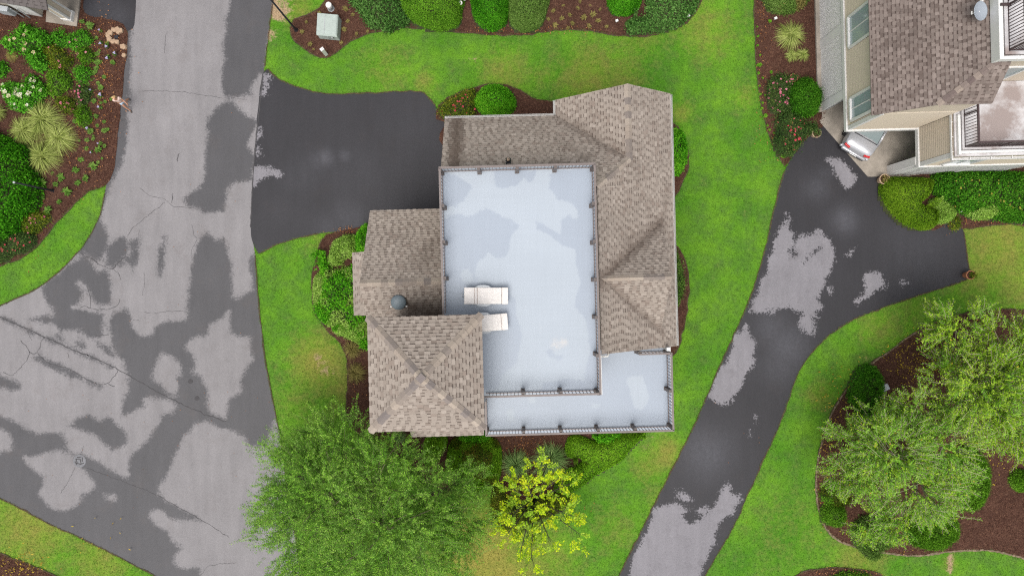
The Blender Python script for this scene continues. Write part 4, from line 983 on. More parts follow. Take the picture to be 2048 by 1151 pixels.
boards(face_v=7.688, a=17.62, b=21.0, z0=2.98, z1=6.2); boards(face_u=21.118, a=5.92, b=7.66, z0=2.98, z1=5.5); boards(face_v=5.738, a=21.3, b=27, z0=2.98, z1=5.4)
# white band, corner boards, posts
m = MB(); NBB(m, 17.36, 17.46, 7.6, 17, 2.72, 2.97); NBB(m, 17.461, 21.02, 7.58, 7.68, 2.72, 2.97); NBB(m, 21.02, 21.11, 5.64, 7.68, 2.72, 2.97); NBB(m, 21.111, 27, 5.64, 5.735, 2.72, 2.97); m.obj('trim_band', M['white'], NB, bevel=0.01)
m = MB(); NBB(m, 17.43, 17.60, 7.64, 7.685, 2.972, 6.1); NBB(m, 17.425, 17.466, 7.641, 7.84, 2.972, 6.05); m.obj('corner_board', M['white'], NB)
m = MB(); NBB(m, 21.08, 21.26, 5.69, 5.735, 2.972, 5.5); NBB(m, 21.075, 21.115, 5.691, 5.90, 2.972, 5.5); m.obj('corner_board', M['white'], NB)
m = MB(); NBB(m, 17.46, 26, 7.69, 16.9, 2.76, 2.85); NBB(m, 21.11, 26.9, 5.74, 7.689, 2.76, 2.85); m.obj('soffit', M['white'], NB)
# lattice skirting with its frame
fr = MB()
for v0, v1 in ((9.33, 9.78), (12.75, 13.2), (16.2, 16.6)): NBB(fr, 17.38, 17.46, v0, v1, 0.06, 2.719)
for v0, v1 in ((9.781, 12.749), (13.201, 16.199)):
    NBB(fr, 17.40, 17.46, v0, v1, 2.62, 2.719); NBB(fr, 17.40, 17.46, v0, v1, 0.06, 0.16)
lat = fr.obj('lattice_frame', M['white'], NB)
ls = MB()
for v0, v1 in ((9.78, 12.75), (13.2, 16.2)):
    for sgn, x in ((1, -0.015), (-1, 0.0)):
        k = v0-2.5
        while k < v1+2.5:
            # strip from (k,0.16) rising at 45 degrees
            pts = []
            z0, z1 = 0.16, 2.62
            va, vb_ = (k, k+(z1-z0)) if sgn > 0 else (k+(z1-z0), k)
            t0, t1 = 0.0, 1.0
            for lim, s_ in ((v0, 1), (v1, -1)):
                fa, fb = s_*(va-lim), s_*(vb_-lim)
                if fa < 0 and fb < 0: t0, t1 = 1, 0; break
                if fa < 0: t0 = max(t0, fa/(fa-fb))
                elif fb < 0: t1 = min(t1, fa/(fa-fb))
            if t1-t0 > 0.01:
                a_ = (17.43+x-NU, va+(vb_-va)*t0-NV, z0+(z1-z0)*t0); b_ = (17.43+x-NU, va+(vb_-va)*t1-NV, z0+(z1-z0)*t1)
                w_ = 0.037; o_ = (0, w_*0.7, w_*0.7*(-sgn))
                A = [(a_[0], a_[1]-o_[1], a_[2]-o_[2]), (a_[0], a_[1]+o_[1], a_[2]+o_[2]), (b_[0], b_[1]+o_[1], b_[2]+o_[2]), (b_[0], b_[1]-o_[1], b_[2]-o_[2])]
                B = [(p[0]+0.012, p[1], p[2]) for p in A]
                ls.add(A+B, [(0,1,2,3), (7,6,5,4), (0,4,5,1), (1,5,6,2), (2,6,7,3), (3,7,4,0)])
            k += 0.155
tag(ls.obj('lattice_strip', M['white'], lat), kind='stuff')
m = MB(); NBB(m, 17.2, 17.5, 9.3, 17, 0, 0.22); m.obj('foundation', M['concrete'], NB)
m = MB(); NBB(m, 17.6, 17.7, 9.4, 17, 0.0, 2.7); m.obj('inner_wall', M['grey'], NB)
# carport: corner pier, wall panels
m = MB(); NBB(m, 21.0, 21.12, 5.80, 6.22, 0.05, 2.719); NBB(m, 21.121, 21.5, 5.70, 5.80, 0.05, 2.719); m.obj('pier', M['white'], NB)
m = MB(); NBB(m, 21.501, 27, 5.74, 5.79, 0.05, 2.719); m.obj('skirting', M['grey'], NB)
m = MB()
for k in range(40): NBB(m, 21.6+k*0.14, 21.66+k*0.14, 5.71, 5.738, 0.10, 2.70)
tag(m.obj('lattice_strip', M['white'], NB), kind='stuff')
m = MB(); NBB(m, 21.9, 22.1, 5.66, 5.74, 0.06, 2.7); NBB(m, 24.2, 24.4, 5.66, 5.74, 0.06, 2.7); m.obj('pier', M['white'], NB)
# windows
window_part(NB, (17.435-NU, 12.47-NV, 4.45), 1.42, 1.9, (-1, 0), 0.13); window_part(NB, (17.435-NU, 8.58-NV, 4.45), 1.0, 1.9, (-1, 0), 0.13)
window_part(NB, (22.6-NU, 5.71-NV, 4.3), 1.3, 1.5, (0, -1), 0.12)
# roof
hN = lambda u, v: 6.03+0.81*(u-17.05)
rn = Roof(M['shingle_b'], expo=0.168, wlo=0.13, whi=0.24, stains=[((18.3-NU, 11-NV, 7.0), (18.6-NU, 9.3-NV, 7.3), 0.9, 0.35), ((17.6-NU, 8.2-NV, 6.5), (18.0-NU, 14-NV, 6.8), 0.6, 0.3)])
def npl(pts, h): return [(u-NU, v-NV, h(u, v)) for u, v in pts]
rn.plane(npl([(17.05, 9.11), (20.9, 9.11), (20.9, 17), (17.05, 17)], hN)); rn.plane(npl([(17.05, 7.62), (19.1, 7.62), (20.9, 9.11), (17.05, 9.11)], hN))
SP = [(19.1-NU, 7.62-NV, 7.69), (21.52-NU, 7.62-NV, 7.69), (21.4-NU, 9.11-NV, 9.15), (20.9-NU, 9.11-NV, 9.15)]
rn.plane(SP)
nroof = rn.build(NB, 'roof')
rn.caps(nroof, (19.1-NU, 7.62-NV, 7.70), (20.9-NU, 9.11-NV, 9.15), Vector((-0.81, 0, 1)), nrm_of(*SP[:3]), 0.15, 0.27)
m = MB(); m.add([(19.1-NU, 7.66-NV, 7.6), (21.5-NU, 7.66-NV, 7.6), (21.5-NU, 9.2-NV, 7.6), (19.1-NU, 9.2-NV, 7.6), (19.1-NU, 7.66-NV, 7.56), (21.5-NU, 7.66-NV, 7.56), (21.5-NU, 9.2-NV, 7.56), (19.1-NU, 9.2-NV, 7.56)], [(0,1,2,3), (7,6,5,4), (0,4,5,1), (1,5,6,2), (2,6,7,3), (3,7,4,0)]); m.obj('soffit', M['white'], NB)
m = MB(); NBB(m, 21.0, 27, 9.17, 9.25, 5.75, 9.2); m.obj('wall', M['siding'], NB)
window_part(NB, (22.3-NU, 9.16-NV, 6.9), 1.5, 2.0, (0, -1), 0.1)
# rooftop deck with double white kerb and dark railing
m = MB(); NBB(m, 20.60, 20.78, 9.0, 17, 9.0, 9.52); NBB(m, 20.781, 27, 8.99, 9.13, 9.2, 9.52); m.obj('parapet', M['white'], NB, bevel=0.01)
m = MB(); NBB(m, 20.85, 21.0, 9.2, 17, 9.25, 9.5); NBB(m, 21.001, 27, 9.2, 9.32, 9.25, 9.5); m.obj('kerb', M['deck_b'], NB, bevel=0.01)
none = lambda wx: np.full(len(wx), -1.0)
d3 = deck_floor('rooftop_deck', NB, 20.79-NU, 27-NU, 9.14-NV, 17-NV, 9.34, M['deck_b'], none, [], 0.3, off=(NU, NV))
m = MB(); NBB(m, 20.79, 27, 9.14, 17, 9.26, 9.335); m.obj('deck_slab', M['deck_b'], d3)
rb = (M['darkrail'], M['darkrail'])
railing(NB, (21.05-NU, 9.4-NV), (21.05-NU, 15-NV), 9.36, 1.05, rb, spacing=0.135, post_gap=1.85, bal=0.028, postw=0.07, inset=(-0.0, 0))
railing(NB, (21.12-NU, 9.4-NV), (26-NU, 9.4-NV), 9.36, 1.05, rb, spacing=0.135, post_gap=1.6, bal=0.028, postw=0.07, ends=(False, True))
m = MB()
for v in (11.25, 13.1): NBB(m, 20.66, 21.08, v-0.05, v+0.06, 9.53, 9.60)
m.obj('rail_bracket', M['darkrail'], NB)
# lower deck
d2 = deck_floor('lower_deck', NB, 21.12-NU, 27-NU, 5.66-NV, 9.16-NV, 5.70, M['deck_b'], none, [(1990,250,40,.8),(2020,190,30,.6),(1970,280,25,.7)], 0.2, off=(NU, NV))
m = MB(); NBB(m, 21.12, 27, 5.66, 9.16, 5.625, 5.695); m.obj('deck_slab', M['deck_b'], d2)
m = MB(); NBB(m, 21.2, 21.32, 5.72, 7.6, 5.71, 5.86); NBB(m, 21.321, 27, 5.78, 5.9, 5.71, 5.86); m.obj('kerb', M['white'], NB, bevel=0.01)
m = MB(); NBB(m, 21.39, 21.5, 5.95, 9.1, 5.71, 5.84); NBB(m, 21.501, 27, 5.95, 6.05, 5.71, 5.84); m.obj('kerb', M['deck_b'], NB, bevel=0.01)
m = MB(); NBB(m, 21.02, 21.05, 5.52, 7.68, 5.5, 5.62); NBB(m, 21.05, 21.1, 5.52, 7.68, 5.5, 5.515); NBB(m, 21.02, 27, 5.50, 5.519, 5.5, 5.62); NBB(m, 21.02, 27, 5.52, 5.62, 5.5, 5.515)
for k in range(6): NBB(m, 21.9+k, 21.93+k, 5.52, 5.64, 5.58, 5.6)
for k in range(3): NBB(m, 21.05, 21.12, 5.9+k*.7, 5.93+k*.7, 5.58, 5.6)
m.obj('gutter', M['white'], NB)
railing(NB, (21.53-NU, 6.1-NV), (21.53-NU, 9.05-NV), 5.72, 1.08, rb, spacing=0.135, post_gap=1.5, bal=0.026, postw=0.06)
railing(NB, (21.6-NU, 6.1-NV), (26.5-NU, 6.1-NV), 5.72, 1.08, rb, spacing=0.135, post_gap=1.6, bal=0.026, postw=0.06, ends=(False, True))

# satellite dish on that roof
dloc = (*H2W(20.1, 11.18), hN(20.1, 11.18))
sd_ = empty('satellite_dish', dloc, TH, 'grey oval satellite dish mounted on the brown shingled roof', 'satellite dish')
m = MB(); Md = Matrix.Rotation(R(28), 3, Vector((0.55, 0.83, 0))) @ Matrix.Rotation(R(-25), 3, 'Z')
prof = [(0.02, -0.075), (0.16, -0.06), (0.30, -0.03), (0.40, 0.02), (0.425, 0.028), (0.42, 0.04), (0.39, 0.03), (0.29, -0.016), (0.15, -0.046), (0.01, -0.058)]
m.lathe([(r, -z) for r, z in prof][::-1], (0, 0, 0.62), 32, 0, Md @ Matrix.Diagonal((1.08, 0.86, -1)).to_3x3())
m.obj('reflector', M['dish'], sd_, smooth=True)
m = MB(); m.tube([(0.05, 0.1, 0.02), (0.05, 0.1, 0.4), (0.0, 0.0, 0.55)], 0.03, 8); m.box((0.05, 0.1, 0.02), (0.3, 0.3, 0.02), 0, 0, Matrix.Rotation(-math.atan(.81), 3, 'Y')); m.obj('mast', M['white'], sd_)
m = MB(); m.tube([(-0.36, -0.12, 0.62), (-0.42, -0.06, 0.72)], 0.03, 6); m.tube([(0.05, 0.36, 0.62), (0.0, 0.44, 0.75)], 0.08, 8); m.box((0.05, 0.5, 0.76), (0.2, 0.16, 0.12)); m.obj('receiver', M['white'], sd_)

# ------------------------------------------------------------------ silver car under the carport
def make_car(loc, heading):
    root = empty('car', loc, heading, 'silver sedan parked nose-in under the carport, tail towards the driveway', 'car')
    # stations along the length (x from tail to nose): half width, sill z, belt z, top z
    L = 4.6
    st = [(0.00,.60,.42,.62,.66),(0.06,.74,.30,.78,.86),(0.20,.82,.24,.86,.98),(0.45,.86,.22,.90,1.03),(0.9,.885,.20,.92,1.05),(1.35,.89,.19,.92,1.06),(2.2,.89,.18,.91,1.0),(3.1,.885,.19,.88,.96),(3.6,.87,.21,.84,.92),(4.1,.83,.24,.76,.84),(4.4,.74,.28,.66,.74),(4.58,.58,.36,.54,.60)]
    v, f = [], []
    def ring(x, hw, zs, zb, zt):
        half = [(0.0, zs), (hw*.80, zs), (hw*.95, zs+.05), (hw, zs+(zb-zs)*.45), (hw*.995, zs+(zb-zs)*.75), (hw*.965, zb), (hw*.90, zb+(zt-zb)*.55), (hw*.72, zb+(zt-zb)*.88), (hw*.4, zt), (0, zt)]
        return [(x, y, z) for y, z in half] + [(x, -y, z) for y, z in half[-2:0:-1]]
    for s in st: v += ring(*s)
    n = 18
    for i in range(len(st)-1):
        for k in range(n): f.append((i*n+k, (i+1)*n+k, (i+1)*n+(k+1) % n, i*n+(k+1) % n))
    f += [tuple(range(n-1, -1, -1))[::-1], tuple((len(st)-1)*n+k for k in range(n))[::-1]]
    m = MB(); m.add(v, f); body = m.obj('body', M['carpaint'], root, smooth=True)
    me = body.data; bmm = bmesh.new(); bmm.from_mesh(me); bmesh.ops.recalc_face_normals(bmm, faces=bmm.faces); bmm.to_mesh(me); bmm.free()
    sb_ = body.modifiers.new('smooth', 'SUBSURF'); sb_.levels = 1; sb_.render_levels = 2
    # cabin: glass shell with painted roof
    def cab(x, hw, z): return [(x, -hw, z), (x, hw, z)]
    zb = 1.02
    A = [(0.85, .74, zb), (1.50, .58, 1.40), (2.65, .56, 1.43), (3.45, .72, zb-.04)]
    g = MB()
    P_ = [(x, s*h, z) for x, h, z in A for s in (-1, 1)]
    g.add(P_[:4], [(0,1,3,2)]); g.obj('rear_window', M['carglass'], root)
    g = MB(); g.add(P_[4:], [(0,1,3,2)]); g.obj('windscreen', M['carglass'], root)
    g = MB(); g.add(P_+[(2.0, -.80, zb-.03), (2.0, .80, zb-.03)], [(0,2,4,6,8), (1,9,7,5,3)]); g.obj('side_window', M['carglass'], root)
    r_ = MB(); r_.add([(1.47, -.60, 1.395), (1.47, .60, 1.395), (2.68, .58, 1.42), (2.68, -.58, 1.42), (1.55, -.45, 1.455), (1.55, .45, 1.455), (2.6, .44, 1.47), (2.6, -.44, 1.47)], [(4,5,6,7), (0,1,5,4), (1,2,6,5), (2,3,7,6), (3,0,4,7), (3,2,1,0)])
    r_.obj('roof_panel', M['carpaint'], root, bevel=0.03, smooth=True)
    pl = MB()
    for s in (-1, 1):
        pl.tube([(0.78, s*.77, zb-.01), (1.50, s*.60, 1.41)], 0.045, 6); pl.tube([(3.5, s*.74, zb-.05), (2.65, s*.58, 1.43)], 0.035, 6); pl.tube([(0.8, s*.80, zb-.03), (2.0, s*.83, zb-.05), (3.45, s*.77, zb-.07)], 0.03, 6)
    pl.obj('pillar', M['carpaint'], root, smooth=True)
    k = MB(); k.box((0.80, 0, zb+.015), (0.05, 1.40, 0.02)); k.tube([(0.86, -.73, zb+.01), (1.46, -.58, 1.39)], .02, 5); k.tube([(0.86, .73, zb+.01), (1.46, .58, 1.39)], .02, 5); k.obj('window_seal', M['cardark'], root)
    for s in (-1, 1):
        t = MB(); t.box((0.10, s*.60, .80), (0.16, .34, .13), R(-14*s)); t.obj('tail_light', M['red'], root, bevel=0.03)
    b = MB(); b.box((0.02, 0, .47), (0.17, 1.46, .20)); b.box((0.12, .77, .47), (.26, .14, .20), R(-38)); b.box((0.12, -.77, .47), (.26, .14, .20), R(38)); b.obj('bumper', M['carpaint'], root, bevel=0.06, smooth=True)
    b = MB(); b.box((-0.015, 0, .335), (0.12, 1.40, .10)); b.obj('bumper_trim', M['cardark'], root, bevel=0.03)
    b = MB(); b.box((0.075, 0, .72), (0.09, .80, .05)); b.obj('trunk_trim', M['cardark'], root, bevel=0.01)
    b = MB(); b.box((-0.075, 0, .47), (0.03, .40, .14), 0, 0, Matrix.Rotation(R(-25), 3, 'Y')); b.obj('number_plate', M['white'], root)
    for x in (0.98, 3.68):
        for s in (-1, 1):
            w_ = MB(); Mr = Matrix.Rotation(R(90), 3, 'X')
            w_.lathe([(.21, -.10), (.30, -.105), (.325, -.07), (.325, .07), (.30, .105), (.21, .10)], (x, s*.845, .325), 24, 0, Mr)
            wo_ = w_.obj('wheel', M['tyre'], root, smooth=False)
            w_ = MB(); w_.lathe([(.205, -.075), (.205, .085), (.17, .07), (.06, .085), (.01, .09)] if s < 0 else [(.205, .075), (.205, -.085), (.17, -.07), (.06, -.085), (.01, -.09)], (x, s*.845, .325), 16, 0, Mr)
            for q in range(5):
                a = q*2*math.pi/5; w_.box((x+math.cos(a)*.11, s*.94, .325+math.sin(a)*.11), (.2, .02, .045), 0, 0, Matrix.Rotation(-a, 3, 'Y'))
            w_.obj('rim', M['chrome'], wo_)
    for s in (-1, 1):
        h = MB(); h.box((4.36, s*.55, .66), (.2, .34, .12), R(-20*s)); h.obj('headlight', M['carglass'], root, bevel=0.03)
    return root
make_car((*P2(1704.0, 307.5, 0.4), 0.045), R(60))

# ------------------------------------------------------------------ corner of a third house, upper left
LB = empty('house', (*P2(30, 10), 0), R(-9.5), 'beige house with a grey roof, only its corner in view by the driveway', 'house')
def lloc(px, py, z=0):
    x, y, _ = P(px, py, z); x -= LB.location.x; y -= LB.location.y; a = R(9.5)
    return (x*math.cos(a)-y*math.sin(a), x*math.sin(a)+y*math.cos(a), z)
e1 = lloc(96, 21, 2.8); g0 = lloc(88, 34, 0)
m = MB(); m.bb(-9, g0[0], g0[1], g0[1]+8, 0, 3.2); m.obj('wall', M['siding_w'], LB)
m = MB(); m.bb(g0[0]-1.0, g0[0]+0.02, g0[1]-0.05, g0[1]-0.001, 0, 2.75); m.obj('corner_board', M['white'], LB)
rl = Roof(M['shingle_c'], expo=0.17)
rl.plane([(-9, e1[1], 2.8), (e1[0], e1[1], 2.8), (e1[0], e1[1]+5, 5.6), (-9, e1[1]+5, 5.6)])
rl.build(LB, 'roof')
stp = [lloc(x, y) for x, y in ((95, 46), (157, 55), (165, -20), (99, -20))]
m = MB(); m.prism([(p[0], p[1]) for p in stp], 0.0, 0.16); m.obj('stoop', M['concrete'], LB, bevel=0.02)
c0 = lloc(142, 35)
m = MB(); m.box((c0[0], c0[1], 2.5), (0.46, 0.46, 4.7)); cl = m.obj('porch_column', M['siding'], LB)
m = MB()
for sx in (-1, 1):
    for sy in (-1, 1): m.box((c0[0]+sx*.2, c0[1]+sy*.2, 2.5), (0.12, 0.12, 4.68))
m.box((c0[0], c0[1], 0.28), (0.58, 0.58, 0.24)); m.obj('column_trim', M['white'], cl, bevel=0.01)
u0 = lloc(14, 30, 0.6)
ub = empty('utility_box', (*P2(14, 27, 0.7), 0.35), R(-9.5), 'pale grey utility box with conduits on the beige wall', 'utility box')
m = MB(); m.box((0, 0.1, 0.5), (0.75, 0.28, 0.7)); m.obj('cabinet', M['plastic'], ub, bevel=0.03)
m = MB(); m.tube([(0.5, 0.15, 0.8), (0.5, 0.1, -0.3)], 0.03, 6); m.tube([(0.85, 0.2, 0.8), (0.85, 0.12, -0.3)], 0.03, 6); m.obj('conduit', M['grey'], ub)

# ------------------------------------------------------------------ sun loungers on the rooftop deck
def make_lounger(loc, rz, label):
    r = empty('sun_lounger', loc, rz, label, 'sun lounger', 'white sun loungers on the rooftop deck')
    fm = MB()
    for s in (-1, 1): fm.tube([(-.88, s*.30, .30), (.90, s*.30, .30)], .022, 8)
    for x in (-.85, -.2, .4, .9): fm.tube([(x, -.30, .30), (x, .30, .30)], .018, 8)
    for x in (-.62, .72):
        for s in (-1, 1): fm.tube([(x, s*.30, .30), (x+(.06 if x > 0 else -.06), s*.31, 0.0)], .02, 8)
    fm.tube([(-.93, -.06, .33), (-1.0, -.06, .38), (-1.0, .06, .38), (-.93, .06, .33)], .018, 6)
    fm.obj('frame', M['plastic'], r, smooth=True)
    def pad(x0, x1, z, tilt, nm, w=.335):
        m = MB(); c = ((x0+x1)/2, 0, z)
        m.box(c, (x1-x0, w*2, .085), 0, 0, Matrix.Rotation(tilt, 3, 'Y'))
        me = m.mesh(nm, M['cushion'], bevel=0.03, smooth=True); return link_mesh(nm, me, r)
    s1 = pad(.655, .915, .385, R(2), 'foot_cushion', .345); s2 = pad(-.355, .65, .385, 0, 'seat_cushion', .34); s3 = pad(-.90, -.36, .46, R(16), 'back_cushion', .345)
    m = MB(); m.tube([(-.358, -.335, .42), (-.358, .335, .42)], .014, 6); m.tube([(-.46, -.335, .46), (-.46, .335, .46)], .012, 6); m.obj('piping', M['piping'], s3)
    m = MB(); m.tube([(.652, -.335, .43), (.652, .335, .43)], .008, 6); m.obj('piping', M['piping'], s2)
    m = MB(); m.tube([(-.80, -.33, .53), (-.80, .33, .53)], .01, 6); m.obj('piping', M['piping'], s3)
    for s in (-1, 1):
        a = MB(); a.lathe([(.02, -.03), (.24, -.03), (.26, -.01), (.26, .01), (.24, .03), (.02, .03)], (0, 0, 0), 24)
        ob = a.obj('armrest', M['plastic'], r, smooth=False); ob.location = (-.12, s*.34, .33); ob.scale = (1.25, .42, 1)
    return r
la = make_lounger((*P2(972, 591, 9.75), ZD), 0.0, 'white sun lounger lying fully in the open on the pale blue deck')
lb = copy_tree(la); lb.location = (*P2(971.5, 645.5, 9.75), ZD); lb.rotation_euler = (0, 0, R(4.5))
lb['label'] = 'white sun lounger with its head end hidden under the tower roof'

# ------------------------------------------------------------------ utilities and small hard things
t = empty('transformer_box', (*P2(662, 60), 0.05), R(-5), 'pale grey green transformer box on the mulch by the road', 'transformer')
m = MB(); m.add([(-.56,-.58,0),(.58,-.58,0),(.58,.56,0),(-.56,.56,0),(-.56,-.52,.62),(.54,-.52,.62),(.54,.56,.72),(-.56,.56,.72)], [(3,2,1,0),(4,5,6,7),(0,1,5,4),(1,2,6,5),(2,3,7,6),(3,0,4,7)])
tb = m.obj('cabinet', M['greygreen'], t, bevel=0.035)
m = MB(); m.add([(-.58,-.60,.60),(.57,-.60,.60),(.57,.58,.72),(-.58,.58,.72),(-.57,-.50,.68),(.50,-.50,.68),(.50,.56,.79),(-.57,.56,.79)], [(3,2,1,0),(4,5,6,7),(0,1,5,4),(1,2,6,5),(2,3,7,6),(3,0,4,7)]); m.obj('lid', M['greygreen'], t, bevel=0.02)
m = MB(); m.add([(-.16,-.53,.695),(-.135,-.53,.695),(-.135,.55,.80),(-.16,.55,.80)], [(0,1,2,3)]); m.obj('seam', M['grey'], t)
m = MB(); m.box((.05,-.61,.35), (.02,.02,.5)); m.box((.25, -.605, .4), (.12,.03,.16)); m.obj('latch', M['grey'], t)
t = empty('pedestal', (*P2(663, 19), 0.05), 0, 'round white topped utility pedestal above the transformer box', 'utility pedestal')
m = MB(); m.lathe([(.19,0),(.19,.06),(.15,.10),(.15,.42)], n=20); m.obj('base', M['grey'], t, smooth=False)
m = MB(); m.lathe([(.17,.40),(.17,.55),(.15,.60),(.05,.63)], n=20); m.obj('cap', M['white'], t, smooth=False)
t = empty('marker_post', (*P2(653, 110), 0.05), R(38), 'square white utility post leaning into view at the tip of the mulch bed', 'post')
m = MB(); m.box((0, 0, .42), (.19, .15, .84)); m.obj('shaft', M['white'], t, bevel=0.01); m = MB(); m.box((0, 0, .86), (.21, .17, .05)); m.lathe([(.05,.88),(.05,.91),(.02,.92)], n=12); m.obj('cap', M['white'], t, bevel=0.008)
def lamp_post(px, py, h, lab, rz=0.0, tilt=None):
    r = empty('lamp_post', (*P2(px, py), 0.03), rz, lab, 'lamp post', 'black lamp posts')
    m = MB(); m.tube([(0,0,0),(0,0,.5),(0,0,h)], [.075,.055,.045], 12); m.obj('pole', M['black'], r, smooth=True)
    m = MB(); m.lathe([(.12,0),(.12,.06),(.085,.14),(.07,.3)], n=12); m.obj('base', M['black'], r)
    m = MB(); m.lathe([(.045,h-.02),(.06,h),(.06,h+.04),(.03,h+.06)], n=12); m.obj('cap', M['grey'], r)
    return r
lp = lamp_post(593, 61, 5.0, 'tall black lamp post by the road next to the transformer bed')
m = MB(); m.lathe([(.05,5.0),(.20,5.1),(.22,5.4),(.05,5.6)], n=12); m.obj('lantern', M['black'], lp)
lamp_post(108, 381.5, 3.0, 'shorter black lamp post rising beside the big dark hedge')
t = empty('spotlight', (*P2(926, 8), 0.03), 0, 'small white spotlight on a stake between clipped hedges', 'spotlight')
m = MB(); m.tube([(0,0,0),(0,0,.5)], .03, 8); m.obj('stake', M['grey'], t); m = MB(); m.lathe([(.04,0),(.1,.08),(.12,.2),(.11,.22)], (-.1,-.1,.5), 14, 0, Matrix.Rotation(R(40), 3, 'X')); m.box((.12, .02, .5), (.1,.1,.16)); m.obj('head', M['white'], t)
for px, py, lab in ((643, 507, 'small white bed light at the lawn edge left of the shrubs'), (1547, 41, 'tiny white bed light in the mulch above the round grass clump'), (1916, 422, 'small white bed light between the pale shrub and the long hedge'), (1374, 36, 'tiny white bed light at the lawn edge by the spreading juniper'), (1232, 46, 'tiny white bed light in open mulch left of the spreading juniper')):
    t = empty('bed_light', (*P2(px, py), 0.06), R(20), lab, 'garden light', 'garden bed lights')
    m = MB(); m.tube([(0,0,0),(0,0,.22)], .02, 6); m.obj('stake', M['grey'], t); m = MB(); m.box((0,0,.25), (.15,.13,.1)); m.obj('head', M['white'], t, bevel=0.01)
t = empty('spotlight', (*P2(1556, 285), 0.06), R(30), 'grey garden spotlight at the edge of the red rose bed', 'spotlight')
m = MB(); m.tube([(0,0,0),(0,0,.2)], .03, 6); m.obj('stake', M['black'], t); m = MB(); m.lathe([(.06,0),(.10,.2),(.10,.25)], (-.15,0,.2), 12, 0, Matrix.Rotation(R(65), 3, 'Y')); m.box((.12,.03,.2), (.14,.14,.12)); m.obj('head', M['grey'], t)
t = empty('utility_box', (*P2(1767, 775, 0.4), 0.06), R(28), 'small grey box on the mulch beside the dark shrub', 'utility box')
m = MB(); m.box((0,0,.22), (.46,.30,.44)); m.obj('cabinet', M['grey'], t, bevel=0.02); m = MB(); m.box((0,0,.455), (.50,.34,.03)); m.obj('lid', M['plastic'], t, bevel=0.008)
M['iron'] = simple('wet_iron', (0.13, 0.13, 0.14), 0.5, 0.2)
# manhole and valve covers in the road
t = empty('manhole_grate', (*P2(159.5, 921), 0.014), R(10), 'round iron storm grate set in the road', 'manhole')
m = MB(); m.lathe([(.30,0.0),(.365,0.0),(.36,.012),(.31,.012)], n=32); m.lathe([(.0,0.0),(.31,0.0),(.31,.002)], n=32)
rg = m.obj('ring', M['iron'], t)
m = MB(); m.lathe([(0.001,.003),(.30,.003),(.30,.0045)], n=32); m.obj('pit', M['black'], t)
bar = MB().box((0,0,.010), (.05,.24,.010)).mesh('bar', M['crack'])
for k, (x, y, a) in enumerate([(-.16,.05,10),(-.05,.13,80),(.06,-.02,0),(.17,.06,-10),(-.10,-.12,70),(.10,-.17,100),(.02,.22,85),(-.21,-.08,20)]): link_mesh('bar', bar, t, (x, y, 0), R(a))
for px, py, lab in ((381, 762, 'dark round valve cover in the wet road, upper of two'), (394, 796, 'dark round valve cover in the wet road, lower of two')):
    t = MB().lathe([(.001,0),(.13,0),(.13,.006),(.001,.007)], n=20).obj('valve_cover', M['crack'], None, (*P2(px, py), 0.016)); tag(t, lab, 'valve cover', 'valve covers in the road')
# stones by the road
def stone_mesh(sx, sy, sz, seed):
    r = random.Random(seed); bmm = bmesh.new(); bmesh.ops.create_icosphere(bmm, subdivisions=1, radius=1)
    for v in bmm.verts:
        c = v.co; c.x = max(-.72, min(.72, c.x))*sx*r.uniform(.85,1.1); c.y = max(-.72, min(.72, c.y))*sy*r.uniform(.85,1.1); c.z = max(-.5, min(.6, c.z))*sz*r.uniform(.9,1.1)
    me = bpy.data.meshes.new('stone'); bmm.to_mesh(me); bmm.free(); me.materials.append(M['stone']); return me
t = empty('stone_edging', (*P2(233, 73), 0.05), 0, 'curved row of tan stones round a drain at the road edge', 'stones')
for k, (x, y, a, l) in enumerate([(244,63,20,.22),(238,60,-10,.24),(231,62,20,.25),(224,67,45,.26),(219,73,85,.25),(222,80,130,.25),(229,85,160,.24),(237,86,180,.22),(240,66,60,.18)]):
    X, Y = P2(x, y); link_mesh('stone', stone_mesh(l*.85, .17, .18, k), t, (X-t.location.x, Y-t.location.y, .06), R(-a))
m = MB(); m.box((0.05, -.06, .03), (.22, .2, .06)); m.obj('drain', M['black'], t)
for k, (x, y, s, lab) in enumerate([(249,95,.2,'lone tan stone just below the curved row of stones'), (250,112,.15,'tan stone at the road edge, lowest of the loose stones'), (200,107,.11,'small tan stone among the perennials left of the loose road edge stones')]):
    o = link_mesh('stone', stone_mesh(s*1.15, s*1.0, s*.8, 30+k), None, (*P2(x, y), .09), R(k*40)); tag(o, lab, 'stone', 'loose stones by the road')

